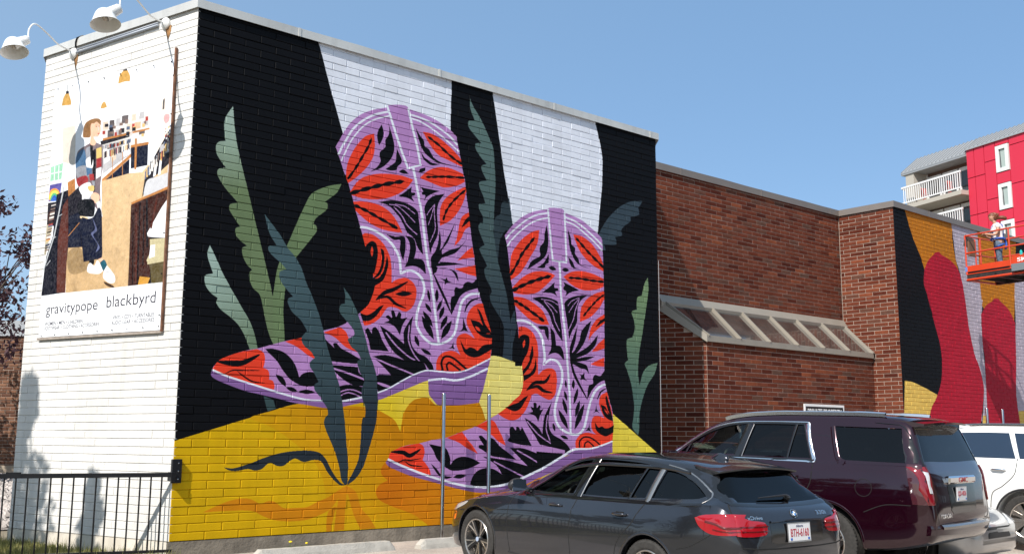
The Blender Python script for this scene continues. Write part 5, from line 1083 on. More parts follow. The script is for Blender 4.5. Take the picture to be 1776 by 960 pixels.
# ------------------------------------------------------------------ trees
M_BARK = mat('bark', (.09, .065, .05), .95, noise=(12, .3), bump=(25, .8))
def tree(name, x, y, z0, H, R, lbl, grp, ca, cb, n=5200, leaf=.085, cone=False, trunk=.12, cat='tree', lim=7):
    t = empty(name, (x, y, z0), label=lbl, cat=cat, group=grp); bpy.context.view_layer.update()
    rs = random.Random(int(x*100+y)); m = MB(); tips = []
    top = H*(.95 if cone else .6); tp = [Vector((x+rs.gauss(0, .05)*i, y+rs.gauss(0, .05)*i, z0+top*i/6)) for i in range(7)]
    m.tube(tp, [trunk*(1-.12*i) if not cone else trunk*(1-.15*i) for i in range(7)], 8); part(m, 'trunk', M_BARK, t, smooth=True)
    C = []
    if cone:
        for i in range(46):
            f = .12+.86*i/46; a = rs.uniform(0, 6.28); rr = R*(1-f)**.8*rs.uniform(.55, 1.1); C.append((Vector((x+math.cos(a)*rr*.7, y+math.sin(a)*rr*.7, z0+H*f)), rr*.55+.10))
    else:
        m = MB()
        for i in range(lim):
            a = i*6.28/lim+rs.uniform(-.4, .4); b = tp[2+i % 4]; e = Vector((x+math.cos(a)*R*rs.uniform(.5, .9), y+math.sin(a)*R*rs.uniform(.5, .9), z0+H*rs.uniform(.55, .95)))
            md = b.lerp(e, .5)+Vector((0, 0, -.1*R)); m.tube([b, md, e], [trunk*.45, trunk*.28, trunk*.08], 6)
            for k in range(4): C.append((b.lerp(e, .45+.2*k)+Vector((rs.gauss(0, R*.2), rs.gauss(0, R*.2), rs.gauss(0, R*.18))), R*rs.uniform(.16, .34)))
            for k in range(3):
                ee = e+Vector((rs.gauss(0, .3), rs.gauss(0, .3), rs.uniform(0, .5)))*R*.6; m.tube([e.lerp(b, .2), ee], [trunk*.12, .008], 5); C.append((ee, R*rs.uniform(.12, .24)))
        part(m, 'limbs', M_BARK, t, smooth=True)
    k = rng.integers(0, len(C), n); cen = np.array([c[0][:] for c in C])[k]; rad = np.array([c[1] for c in C])[k]
    dd = rng.normal(size=(n, 3)); dd /= np.linalg.norm(dd, axis=1)[:, None]; pos = cen+dd*(rad*rng.random(n)**.45)[:, None]*(1, 1, .8)
    u = rng.normal(size=(n, 3)); u /= np.linalg.norm(u, axis=1)[:, None]; v = np.cross(u, rng.normal(size=(n, 3))); v /= np.linalg.norm(v, axis=1)[:, None]
    s_ = leaf*rng.uniform(.6, 1.3, n)[:, None]; V = np.stack([pos-u*s_, pos+v*s_*.5, pos+u*s_, pos-v*s_*.5], 1)
    o = tri_cloud('crown', V, np.arange(4*n).reshape(n, 4), np.clip(rng.random(n)*.6+rng.random(len(C))[k]*.4, 0, 1), leafmat(name+'_leaf', ca, cb), None); o.parent = t; o.matrix_parent_inverse = t.matrix_world.inverted(); return t
tree('plum_tree', -.55, 12.7, .3, 6.1, 2.3, 'dark purple-leaved tree rising above the low brown building at the far left', None, (.045, .018, .028), (.10, .045, .05), 6500, .07, lim=11)
tree('spruce_tree', -6.95, .95, 0, 9.2, 1.9, 'tall spruce standing off to the left that shades the far edge of the white wall', None, (.03, .05, .02), (.06, .09, .03), 8500, .09, True, .13)
tree('spruce_tree', -5.6, -.25, 0, 6.8, 1.15, 'shorter spruce standing off to the left that shades the middle of the white wall', None, (.03, .05, .02), (.06, .09, .03), 4200, .085, True, .09)
for i, (x, y, H, R) in enumerate([(-17, 3, 9, 3.6), (-22, 12, 11, 4.2), (-14, 17, 8, 3.4), (-26, -6, 10, 4), (-4, -34, 9, 4), (8, -38, 11, 4.5), (22, -34, 10, 4)]):
    tree('street_tree', x, y, -.1, H, R, ['green tree across the yard reflected in the estate car windows', 'largest green tree across the yard', 'green tree behind the low brown building', 'green tree beside the street left of the yard', 'green tree across the street behind the photographer', 'tallest green tree across the street', 'green tree across the street reflected in the rear windows'][i], 'street trees around the car park', (.04, .07, .018), (.10, .14, .04), 2600, .26, False, .2)
# ------------------------------------------------------------------ apartment tower
TE = np.array([math.sin(math.radians(18)), math.cos(math.radians(18)), 0]); TN = np.array([-TE[1], TE[0], 0]); TP = CAM+ray(1776, 480)*75
def ta(u, v, off=0):
    p = onp(u, v, TP+TN*off, TN); return (p-TP)@TE, p[2]
def tw(a, z, off=0): p = TP+TE*a+TN*off; return (p[0], p[1], z)
tb = empty('apartment_tower', tuple(tw(5, 0, -6)), label='distant apartment block with a red panelled front, grey roof and white balcony railings', cat='building'); bpy.context.view_layer.update()
M_RED = mat('red_panel', (.58, .022, .055), .5, noise=(.15, .05)); M_TG = mat('grey_roof_metal', (.36, .37, .38), .45, .3); M_TW = mat('white_trim', (.72, .72, .72), .5); M_TC = mat('beige_concrete', (.42, .39, .34), .9); M_TD = mat('dark_interior', (.05, .055, .06), .1, spec=.6); M_TB = mat('brown_cladding', (.13, .075, .055), .8)
aL = ta(1677.5, 300)[0]; zt = ta(1726, 243)[1]; aR = -9.
m = MB(); m.prism([tw(aR, 0, -.12), tw(aL, 0, -.12), tw(aL, zt, -.12), tw(aR, zt, -.12)], tuple(-TN*10)); part(m, 'red_block', mat('panel_joint_shadow', (.16, .01, .02), .8), tb)
wins = []
for (u0, v0), (u1, v1) in (((1727.5, 251), (1749.5, 297)), ((1733, 317), (1755, 362)), ((1738, 381), (1761, 424))):
    a0 = ta(u0, (v0+v1)/2)[0]; a1 = ta(u1, (v0+v1)/2)[0]; z1 = ta((u0+u1)/2, v0)[1]; z0 = ta((u0+u1)/2, v1)[1]; wins.append((a1, a0, z0, z1))
dz = wins[0][3]-wins[1][3]
for k in range(3, 8): a0, a1, z0, z1 = wins[2]; wins.append((a0, a1, z0-dz*(k-2), z1-dz*(k-2)))
cols = [aL-.03]; r_ = random.Random(5)
wa0, wa1 = wins[0][0]-.06, wins[0][1]+.06
rem = aL-wa1; cols = [aL, aL-rem*.27, aL-rem*.62, wa1, wa0]
while cols[-1] > aR+1: cols.append(cols[-1]-r_.choice([1.2, 2.3, 2.3]))
for i in range(len(cols)-1):
    a1, a0 = cols[i], cols[i+1]; z = zt-r_.uniform(.2, 1)*dz
    zs = [zt]
    if i == 3:
        for w_ in wins: zs += [w_[3]+.04, w_[2]-.04]
        zs.append(0)
    else:
        while zs[-1] > 2: zs.append(zs[-1]-dz*(1 if len(zs) > 1 else r_.choice([.25, .5, .8])))
    for k in range(len(zs)-1):
        if i == 3 and k % 2 == 1 and k < 16: continue
        if zs[k]-zs[k+1] < .1: continue
        m = MB(); m.prism([tw(a0+.03, zs[k+1]+.03, 0), tw(a1-.03, zs[k+1]+.03, 0), tw(a1-.03, zs[k]-.03, 0), tw(a0+.03, zs[k]-.03, 0)], tuple(-TN*.10)); part(m, 'panel', M_RED, tb)
for a0, a1, z0, z1 in wins:
    m = MB(); f = .28
    for q in ((a0, a1, z1-f, z1), (a0, a1, z0, z0+f), (a0, a0+f, z0+f, z1-f), (a1-f, a1, z0+f, z1-f)):
        m.prism([tw(q[0], q[2], .06), tw(q[1], q[2], .06), tw(q[1], q[3], .06), tw(q[0], q[3], .06)], tuple(-TN*.2))
    w_ = part(m, 'window', M_TW, tb)
    m = MB(); m.prism([tw(a0+f, z0+f, -.06), tw(a1-f, z0+f, -.06), tw(a1-f, z1-f, -.06), tw(a0+f, z1-f, -.06)], tuple(-TN*.03)); part(m, 'pane', M_TD, w_)
    m = MB(); m.prism([tw(a0+f+.05, z0+f, -.05), tw(a0+f+.45, z0+f, -.05), tw(a0+f+.5, z1-f, -.05), tw(a0+f+.05, z1-f, -.05)], tuple(-TN*.005)); part(m, 'curtain', mat('pale_curtain', (.35, .42, .40), .8), w_)
def seamroof(a0, a1, z0, z1, back, name):
    m = MB(); A_ = [tw(a0, z0, .12), tw(a1, z0, .12), tw(a1, z1, -back), tw(a0, z1, -back)]; m.prism(A_, (0, 0, -.12)); r0 = part(m, name, M_TG, tb); mm = MB()
    a = a0+.1
    while a < a1: mm.beam(tw(a, z0+.03, .12), tw(a, z1+.03, -back), .05, .08); a += .42
    tag(part(mm, 'standing_seams', mat('roof_seam', (.28, .29, .30), .5, .3), r0), kind='stuff')
zr = ta(1730, 227)[1]; seamroof(aR, aL, zt, zr+.5, 1.6, 'roof')
bL = ta(1573, 350)[0]; zb0 = ta(1630, 280)[1]; zb1 = ta(1630, 261)[1]
seamroof(aL, bL+.4, zb0, zb1+.6, 1.8, 'lower_roof')
m = MB(); m.prism([tw(aL, zb0-.25, .1), tw(bL+.4, zb0-.25, .1), tw(bL+.4, zb0-.02, .1), tw(aL, zb0-.02, .1)], tuple(-TN*10)); part(m, 'eave', M_TG, tb)
m = MB(); m.prism([tw(aL, 0, -1.5), tw(bL-.3, 0, -1.5), tw(bL-.3, zb0-.2, -1.5), tw(aL, zb0-.2, -1.5)], tuple(-TN*7)); part(m, 'balcony_back_wall', M_TB, tb)
m = MB(); m.prism([tw(bL-.9, 0, -.0), tw(bL, 0, -.0), tw(bL, zb0-.25, 0), tw(bL-.9, zb0-.25, 0)], tuple(-TN*9)); part(m, 'end_wall', M_TC, tb)
zrail = [ta(1630, 312)[1]]; zrail += [zrail[0]-dz*k for k in range(1, 7)]
for zr_ in zrail:
    zs_ = zr_-1.35
    m = MB(); m.prism([tw(aL, zs_-.5, .75), tw(bL-.2, zs_-.5, .75), tw(bL+.1, zs_-.5, .1), tw(bL+.1, zs_-.5, -2.2), tw(aL, zs_-.5, -2.2)], (0, 0, .35)); bal = part(m, 'balcony', M_TC, tb)
    m = MB(); m.beam(tw(aL, zr_, .7), tw(bL-.2, zr_, .7), .10, .14); m.beam(tw(bL-.2, zr_, .7), tw(bL+.08, zr_, .1), .10, .14); m.beam(tw(aL, zs_+.05, .7), tw(bL-.2, zs_+.05, .7), .08, .1)
    part(m, 'handrail', M_TW, bal); a = aL+.1; m = MB()
    while a < bL-.2: m.beam(tw(a, zs_+.05, .7), tw(a, zr_, .7), .055, .055, up=(1, 0, 0)); a += .23
    tag(part(m, 'balusters', M_TW, bal), kind='stuff')
    for q in range(3):
        a1_ = aL+.5+q*1.75; m = MB(); f = .2
        for g in ((a1_, a1_+1.6, zs_+2.0, zs_+2.3), (a1_, a1_+1.6, zs_, zs_+.3), (a1_, a1_+f, zs_+.3, zs_+2.0), (a1_+1.6-f, a1_+1.6, zs_+.3, zs_+2.0)): m.prism([tw(g[0], g[2], -1.38), tw(g[1], g[2], -1.38), tw(g[1], g[3], -1.38), tw(g[0], g[3], -1.38)], tuple(-TN*.15))
        w_ = part(m, 'window', M_TW, tb); m = MB(); m.prism([tw(a1_+f, zs_+.3, -1.42), tw(a1_+1.6-f, zs_+.3, -1.42), tw(a1_+1.6-f, zs_+2.0, -1.42), tw(a1_+f, zs_+2.0, -1.42)], tuple(-TN*.03)); part(m, 'pane', M_TD, w_)
    m = MB(); m.prism([tw(aL+5.6, zs_-.1, -1.4), tw(bL-1, zs_-.1, -1.4), tw(bL-1, zs_+2.6, -1.4), tw(aL+5.6, zs_+2.6, -1.4)], tuple(-TN*.1)); part(m, 'wall_panel', M_TW if zr_ == zrail[0] else M_TB, tb)
for nm, a_, lb in (('balcony_chair', 1.6, 'red folding chair on the upper tower balcony, nearer the red wall'), ('balcony_chair', 4.3, 'red folding chair on the upper tower balcony, farther from the red wall')):
    z_ = zrail[0]-1.45; t = empty(nm, tw(aL+a_, z_, 0), label=lb, cat='chair', group='chairs on the tower balcony'); bpy.context.view_layer.update(); mr_ = mat('chair_red', (.5, .08, .07), .5)
    m = MB(); m.obox(tw(aL+a_, z_+.45, 0), TE, TN, (0, 0, 1), .3, .3, .03); part(m, 'seat', mr_, t); m = MB(); m.obox(tw(aL+a_+.3, z_+.8, 0), TE, TN, (0, 0, 1), .03, .3, .36); part(m, 'backrest', mr_, t)
    for i in (-1, 1):
        m = MB(); m.beam(tw(aL+a_-.25*i, z_, .25), tw(aL+a_+.25*i, z_+.45, .25), .04); part(m, 'leg', mr_, t)
for x0_, y0_, x1_, y1_, h_, lb in ((34, -34, 60, -20, 11, 'dark brick office block across the car park to the right'), (-6, -52, 26, -44, 9, 'low dark building across the street behind the photographer')):  # unseen dark buildings, added so the car bodies and glass reflect less sky
    t = empty('added_office_building', ((x0_+x1_)/2, (y0_+y1_)/2, -.2), label=lb, cat='building', group='buildings around the car park'); bpy.context.view_layer.update()
    m = MB(); m.box((x0_, y0_, -.2), (x1_, y1_, h_)); part(m, 'wall', mat('dark_reflected_brick', (.10, .065, .05), .9, noise=(1, .2)), t)
    for fl in range(int(h_/3.3)):
        for k in range(int((x1_-x0_)/3)):
            m = MB(); m.box((x0_+.8+k*3, y1_-.05, 1+fl*3.3), (x0_+2.4+k*3, y1_+.04, 2.6+fl*3.3)); part(m, 'window', M_TD, t)
        for k in range(int((y1_-y0_)/3)):
            m = MB(); m.box((x0_-.04, y0_+.8+k*3, 1+fl*3.3), (x0_+.05, y0_+2.4+k*3, 2.6+fl*3.3)); part(m, 'window', M_TD, t)
# ------------------------------------------------------------------ work platform
K0 = onp(1678, 487, (0, -.72, 0), (0, 1, 0)); LA = np.array([-.168, -.986, 0]); LB = np.array([.986, -.168, 0]); LZ = np.array([0, 0, 1.])
def lp(a, b, z): return K0+LA*a+LB*b+LZ*z
lf = empty('boom_lift', tuple(lp(2.6, .7, -K0[2])), label='orange work platform raised in front of the unfinished second mural', cat='lift'); bpy.context.view_layer.update()
M_OR = mat('orange_lift_paint', (.58, .055, .018), .35, coat=.3, noise=(4, .08)); M_DK = mat('dark_steel', (.05, .045, .045), .5, .4, noise=(6, .3)); M_GY = mat('grey_box', (.16, .19, .21), .5)
AL_, BWd = 3.4, 1.25
m = MB(); m.obox(lp(AL_/2, BWd/2, .14), LA, LB, LZ, AL_/2, BWd/2, .03); m.obox(lp(AL_/2, .04, .05), LA, LB, LZ, AL_/2, .04, .06); m.obox(lp(AL_/2, BWd-.04, .05), LA, LB, LZ, AL_/2, .04, .06)
for k in range(6): m.obox(lp(.3+k*.5, BWd/2, .06), LA, LB, LZ, .03, BWd/2, .05)
part(m, 'platform_floor', M_DK, lf)
m = MB(); m.tube([lp(0, -.01, .02), lp(AL_, -.01, .02)], .03, 8); m.tube([lp(0, 0, .02), lp(0, BWd, .02)], .03, 8); part(m, 'lower_tube', M_OR, lf, smooth=30)
for b_ in (0, BWd):
    m = MB(); m.obox(lp(AL_/2, b_, .27), LA, LB, LZ, AL_/2, .012, .11); part(m, 'toe_board', M_OR, lf)
m = MB(); m.obox(lp(0, BWd/2, .27), LA, LB, LZ, .012, BWd/2, .11); part(m, 'toe_board', M_OR, lf)
for k in range(7):
    m = MB(); a_ = .12+k*.17; m.prism([lp(a_, -.016, .19), lp(a_+.09, -.016, .19), lp(a_+.11, -.016, .225), lp(a_+.02, -.016, .225)], tuple(LB*.003)); part(m, 'yellow_stripe', mat('hazard_yellow', (.75, .55, .08), .5), lf)
m = MB(); m.obox(lp(.66, -.015, .207), LA, LB, LZ, .62, .002, .022); part(m, 'black_stripe', M_BLK, lf)
def rail(p, q, r=.021, name='rail'):
    m = MB(); m.tube([p, q], r, 8); part(m, name, M_OR, lf, smooth=30)
for b_ in (0, BWd):
    for z_ in (.72, 1.18): rail(lp(0, b_, z_), lp(AL_, b_, z_))
    for a_ in (0, 1.22, 2.4, AL_): rail(lp(a_, b_, .16), lp(a_, b_, 1.18), .021, 'upright')
for z_ in (.72, 1.18): rail(lp(0, 0, z_), lp(0, BWd, z_))
rail(lp(0, .62, .2), lp(0, .62, 1.18), .03, 'upright'); rail(lp(.05, .34, .2), lp(.05, .34, 1.12), .018, 'upright')
m = MB(); m.obox(lp(1.72, -.05, .16), LA, LB, LZ, .42, .05, .09); part(m, 'control_box', M_GY, lf)
m = MB(); m.obox(lp(1.9, -.018, .33), LA, LB, LZ, .62, .012, .13); part(m, 'name_board', M_OR, lf)
flat_text('SK', lp(1.42, -.032, .30), LA, (0, 0, 1), .26, .10, M_WHL, lf, .02)
m = MB(); m.obox(lp(.03, .22, .86), LA, LB, LZ, .03, .14, .2); part(m, 'tool_tray', mat('brown_box', (.16, .085, .05), .7), lf)
m = MB(); m.beam(lp(.0, -.02, 1.08), lp(.02, .3, .98), .02, .30); part(m, 'cover_board', mat('dark_board', (.09, .06, .05), .6), lf)
m = MB(); m.obox(lp(.0, -.01, .30), LA, LB, LZ, .03, .012, .06); part(m, 'blue_tape', mat('blue_tape_paint', (.12, .22, .55), .6), lf)
m = MB(); m.lathe([(0, 0), (.035, .0), (.035, .09), (.018, .11), (.018, .13), (0, .13)], 12, Matrix.Translation(Vector(lp(1.50, .03, .46)))); o = m.build('spray_can', mat('teal_can', (.02, .42, .40), .4)); tag(o, 'small teal can standing on the orange platform edge at the far right', 'can')
for k in range(3):                               # folded steel stack under the far end, then the base on the ground
    for s_ in (-1, 1):
        m = MB(); z0_ = -.1-k*1.7; m.beam(lp(2.35, .2+.85*(s_ > 0), z0_), lp(3.7, .2+.85*(s_ > 0), z0_-1.6), .07, .13); m.beam(lp(3.7, .3+.65*(s_ > 0), z0_), lp(2.35, .3+.65*(s_ > 0), z0_-1.6), .07, .13); part(m, 'scissor_arm', M_OR, lf)
m = MB(); m.obox(lp(3.0, .62, -K0[2]+.62), LA, LB, LZ, 1.1, .55, .28); part(m, 'chassis', M_OR, lf)
for a_ in (2.2, 3.8):
    for b_ in (.05, 1.2):
        m = MB(); c = Vector(lp(a_, b_, -K0[2]+.30)); R = Matrix.Translation(c) @ Vector(LB).to_track_quat('Z', 'Y').to_matrix().to_4x4(); m.lathe([(0, -.12), (.25, -.12), (.31, -.09), (.31, .09), (.25, .12), (0, .12)], 24, R); part(m, 'wheel', M_BLK, lf, smooth=30)
# ------------------------------------------------------------------ the painter on the platform
def skin(name, pts, edges, mt, parent, root=0, sub=2, smooth=True):
    me = bpy.data.meshes.new(name); me.from_pydata([p[:3] for p in pts], edges, []); o = bpy.data.objects.new(name, me); COL.objects.link(o)
    o.modifiers.new('s', 'SKIN'); sv = me.skin_vertices[0].data
    for i, p in enumerate(pts): sv[i].radius = (p[3], p[4] if len(p) > 4 else p[3]); sv[i].use_root = (i == root)
    md = o.modifiers.new('u', 'SUBSURF'); md.levels = sub; md.render_levels = sub
    dg = bpy.context.evaluated_depsgraph_get(); dg.update(); m2_ = bpy.data.meshes.new_from_object(o.evaluated_get(dg)); bpy.data.objects.remove(o); m2_.materials.clear()
    return link(name, m2_, mt, parent, True)
pz = Vector(lp(.60, .50, .10)); pe = empty('person', tuple(pz), label='painter in white t-shirt, blue harness and faded jeans standing in the orange platform', cat='person')
fx = Vector((-.62, .78, 0)).normalized(); lx = Vector((-fx.y, fx.x, 0)); 
pe.matrix_world = Matrix(((fx.x, lx.x, 0, pz.x), (fx.y, lx.y, 0, pz.y), (0, 0, 1, pz.z), (0, 0, 0, 1))) @ Matrix.Scale(.95, 4); bpy.context.view_layer.update()
M_SK = mat('skin_tone', (.48, .25, .16), .55); M_JN = mat('faded_jeans', (.085, .115, .16), .85, noise=(22, .5)); M_TS = mat('white_tshirt', (.70, .66, .66), .8, noise=(6, .06)); M_HR = mat('auburn_hair', (.15, .045, .016), .5, noise=(30, .35)); M_HB = mat('blue_harness', (.02, .09, .42), .6); M_SH = mat('dark_boot', (.04, .03, .03), .6)
# x forward, y left, z up
body = [(0, 0, .92, .115), (0, 0, 1.06, .105, .14), (.01, 0, 1.20, .115, .15), (.02, 0, 1.32, .10, .16), (.03, 0, 1.42, .055, .08), (.055, 0, 1.48, .045), (.09, 0, 1.53, .05),
        (.02, .16, 1.37, .055), (.04, .21, 1.22, .042), (.10, .22, 1.09, .036), (.22, .17, 1.10, .030), (.30, .12, 1.13, .022, .030), (.35, .10, 1.145, .014, .030),
        (.02, -.16, 1.37, .055), (.03, -.21, 1.21, .042), (.08, -.22, 1.07, .037), (.20, -.15, 1.08, .030), (.28, -.09, 1.11, .022, .03), (.33, -.07, 1.125, .014, .03),
        (-.01, .10, .86, .10), (.03, .11, .48, .06), (-.03, .12, .10, .042), (-.01, -.10, .86, .10), (-.04, -.11, .48, .06), (-.12, -.12, .10, .042)]
ed = [(0, 1), (1, 2), (2, 3), (3, 4), (4, 5), (5, 6), (3, 7), (7, 8), (8, 9), (9, 10), (10, 11), (11, 12), (3, 13), (13, 14), (14, 15), (15, 16), (16, 17), (17, 18), (0, 19), (19, 20), (20, 21), (0, 22), (22, 23), (23, 24)]
for s0, wi in ((1, 12), (-1, 18)):
    px_, py_, pz_ = body[wi][:3]
    for k, (dy, L1) in enumerate(((.026, .030), (.009, .035), (-.008, .033), (-.024, .026))):
        i = len(body); body += [(px_+.02, py_+dy, pz_, .0085), (px_+.02+L1, py_+dy*1.1, pz_-.006, .0075), (px_+.03+L1*1.5, py_+dy*1.05-.004*s0, pz_-.03, .006)]; ed += [(wi, i), (i, i+1), (i+1, i+2)]
    i = len(body); q = body[wi-1]; body += [(q[0]+.01, q[1]-.035*s0, q[2]+.006, .0095), (q[0]+.04, q[1]-.045*s0, q[2]+.002, .0075)]; ed += [(wi-1, i), (i, i+1)]
skin('body', body, ed, M_SK, pe)
ts = [(0, 0, .98, .135, .16), (0, 0, 1.10, .125, .15), (.01, 0, 1.22, .13, .165), (.02, 0, 1.33, .115, .175), (.03, 0, 1.41, .07, .09), (.02, .17, 1.375, .07), (.035, .205, 1.26, .062), (.02, -.17, 1.375, .07), (.03, -.205, 1.26, .062)]
skin('t_shirt', ts, [(0, 1), (1, 2), (2, 3), (3, 4), (3, 5), (5, 6), (3, 7), (7, 8)], M_TS, pe, 1)
jn = [(0, 0, 1.00, .135, .155), (0, 0, .92, .14, .15), (0, .095, .84, .105), (.03, .11, .48, .078), (-.03, .12, .10, .07), (0, -.095, .84, .105), (-.04, -.11, .48, .078), (-.12, -.12, .10, .07)]
skin('jeans', jn, [(0, 1), (1, 2), (2, 3), (3, 4), (1, 5), (5, 6), (6, 7)], M_JN, pe, 1)
for y_, x_ in ((.12, -.03), (-.12, -.12)): skin('boot', [(x_-.04, y_, .05, .05), (x_+.06, y_, .045, .045), (x_+.16, y_, .035, .035), (x_-.02, y_, .14, .052)], [(0, 1), (1, 2), (0, 3)], M_SH, pe)
bm = bmesh.new(); bmesh.ops.create_icosphere(bm, subdivisions=4, radius=1)
for v in bm.verts:
    x, y, z = v.co; x2 = x*.095; y2 = y*.073*(1-.18*max(0, -z)); z2 = z*.118
    if x > .3: x2 += .012*max(0, 1-abs(z+.75)*3)*max(0, 1-abs(y)*1.2)           # chin
    if x > .75: x2 += .028*max(0, 1-abs(y)*6)*max(0, 1-abs(z+.12)*4)             # nose
    if x > .7: x2 -= .010*max(0, 1-abs(abs(y)-.38)*5)*max(0, 1-abs(z-.1)*6)      # eye hollows
    if x > .7: x2 += .007*max(0, 1-abs(y)*3)*max(0, 1-abs(z+.42)*9)              # lips
    v.co = (x2, y2, z2)
HM = Matrix.Translation((.10, 0, 1.61)) @ Matrix.Rotation(math.radians(28), 4, 'Y')
bm.transform(HM); m = MB(); m.bm(bm); o = m.build('head', M_SK, pe, True)
for s_ in (1, -1):
    m = MB(); m.lathe([(0, .02), (.012, .016), (.02, .0), (.015, -.006)], 10, HM @ Matrix.Translation((-.005, .072*s_, -.005)) @ Matrix.Rotation(-math.pi/2*s_, 4, 'X') @ Matrix.Scale(1.5, 4, (0, 1, 0))); m.build('ear', M_SK, pe, True)
    m = MB(); m.lathe([(0, .006), (.007, .003), (.009, 0)], 10, HM @ Matrix.Translation((.083, .028*s_, .012)) @ Matrix.Rotation(math.pi/2, 4, 'Y')); m.build('eye', M_BLK, pe, True)
m = MB(); m.tube([HM @ Vector((.098, -.02, -.05)), HM @ Vector((.103, 0, -.048)), HM @ Vector((.098, .02, -.05))], .004, 6); m.build('mouth', mat('lip_tone', (.35, .12, .10), .5), pe, True)
hv = [(.13, 0, 1.715, .045), (.075, 0, 1.705, .085), (.02, 0, 1.655, .098), (.0, 0, 1.59, .075), (-.08, 0, 1.60, .05), (-.14, .01, 1.60, .06), (-.21, .02, 1.585, .055), (-.26, .02, 1.55, .03), (.09, .055, 1.67, .045), (.09, -.055, 1.67, .045)]
hb = bmesh.new(); bmesh.ops.create_icosphere(hb, subdivisions=4, radius=1)
for v in hb.verts:
    x, y, z = v.co; k = 1.0 if (x < .15 or z > .42) else .80; v.co = (x*.112*k-.012, y*.090*k, z*.130*k+.004)
hb.transform(HM); m = MB(); m.bm(hb); m.build('hair_cap', M_HR, pe, True)
skin('hair', hv, [(0, 1), (1, 2), (2, 3), (3, 4), (4, 5), (5, 6), (6, 7), (1, 8), (1, 9)], M_HR, pe, 1)
m = MB()
for s_ in (1, -1): m.tube([(-.12, .03*s_, 1.05), (-.13, .06*s_, 1.22), (-.10, .09*s_, 1.38), (.02, .10*s_, 1.445), (.12, .09*s_, 1.36), (.14, .06*s_, 1.1)], .018, 6)
th_ = [(math.cos(a)*.17, math.sin(a)*.19, 1.0) for a in np.linspace(0, 6.28, 17)]; m.tube(th_, .028, 6)
for s_ in (1, -1): m.tube([(math.cos(a)*.125, .10*s_+math.sin(a)*.125, .80-.05*math.cos(a)) for a in np.linspace(0, 6.28, 15)], .022, 6)
m.tube([(-.17, 0, 1.0), (-.20, .02, .85), (-.17, .03, .72)], .03, 6)
m.build('safety_harness', M_HB, pe, True)
sb = empty('sketch_sheet', tuple(lp(.45, .5, 1.3)), label='pale paper sheet held in front of the painter', cat='paper'); bpy.context.view_layer.update()
hp = pe.matrix_world @ Vector((.38, .02, 1.16)); m = MB(); m.obox(hp+Vector((0, 0, .02)), fx, lx, (0, 0, 1), .09, .11, .002); part(m, 'sheet', mat('paper', (.55, .52, .48), .8), sb)
# ------------------------------------------------------------------ cars: local x forward, y left, z up; tables run by distance b behind the front axle
def itp(tab, b):
    xs = [t[0] for t in tab]; ys = [t[1] for t in tab]
    if b <= xs[0]: return ys[0]
    if b >= xs[-1]: return ys[-1]
    n = len(xs); h = [xs[i+1]-xs[i] for i in range(n-1)]; d = [(ys[i+1]-ys[i])/h[i] for i in range(n-1)]
    m = [d[0]]+[0 if d[i-1]*d[i] <= 0 else 2*d[i-1]*d[i]/(d[i-1]+d[i]) for i in range(1, n-1)]+[d[-1]]
    i = max(k for k in range(n-1) if xs[k] <= b); t = (b-xs[i])/h[i]
    return (2*t**3-3*t*t+1)*ys[i]+(t**3-2*t*t+t)*h[i]*m[i]+(-2*t**3+3*t*t)*ys[i+1]+(t**3-t*t)*h[i]*m[i+1]
def section(T, b, inset=0, zlow=None):
    zb, w, zs, zt, yt = (itp(T[k], b) for k in ('zb', 'w', 'zs', 'zt', 'yt')); zt = max(zt, zb+.1); zs = min(zs, zt-.03)
    crease = T.get('crease', .07)
    P = [(0, zb), (w*.55, zb), (w*.86, zb+.004), (w*.955, zb+.03), (w*.985, zb+.10), (w*.993, zb+(zs-zb)*.35), (w, zb+(zs-zb)*.62), (w*.992, zs-crease-.01), (w*.978, zs-crease+.012), (w*.955, zs-.008), (w*.94, zs)]
    g0 = P[-1]; g1 = (yt, zt-(.085 if zt-zs > .2 else .05*min(1, (zt-zs)/.1)))
    g1 = (g1[0], max(g1[1], zs+.002))
    for t in (.25, .5, .75): bl = math.sin(math.pi*t)*.012*min(1, (zt-zs)/.3); P.append((g0[0]+(g1[0]-g0[0])*t+bl, g0[1]+(g1[1]-g0[1])*t))
    r = (zt-g1[1])
    P += [g1, (yt-.022, g1[1]+r*.42), (yt-.075, g1[1]+r*.72), (yt*.72, zt-r*.10), (yt*.4, zt-r*.02), (0, zt)]
    if inset:
        Q = []
        for y, z in P: Q.append((max(0, y-inset) if y > 0 else 0, min(max(z, zlow), zt-inset*.8)))
        P = Q
    return P
def loft(T, bs, inset=0, zlow=None):
    bm = bmesh.new(); rows = []
    for b in bs:
        S = section(T, b, inset, zlow); ring = [bm.verts.new((-b, y, z)) for y, z in S]+[bm.verts.new((-b, -y, z)) for y, z in S[1:-1][::-1]]; rows.append(ring)
    n = len(rows[0])
    for i in range(len(rows)-1):
        for k in range(n): bm.faces.new((rows[i][k], rows[i][(k+1) % n], rows[i+1][(k+1) % n], rows[i+1][k]))
    bm.faces.new(rows[0]); bm.faces.new(rows[-1][::-1]); bmesh.ops.recalc_face_normals(bm, faces=bm.faces); return bm
def tmpobj(bm):
    me = bpy.data.meshes.new('tmp'); bm.to_mesh(me); bm.free(); o = bpy.data.objects.new('tmp', me); COL.objects.link(o); return o
def volume(me):
    b = bmesh.new(); b.from_mesh(me); v = b.calc_volume(signed=True); b.free(); return v
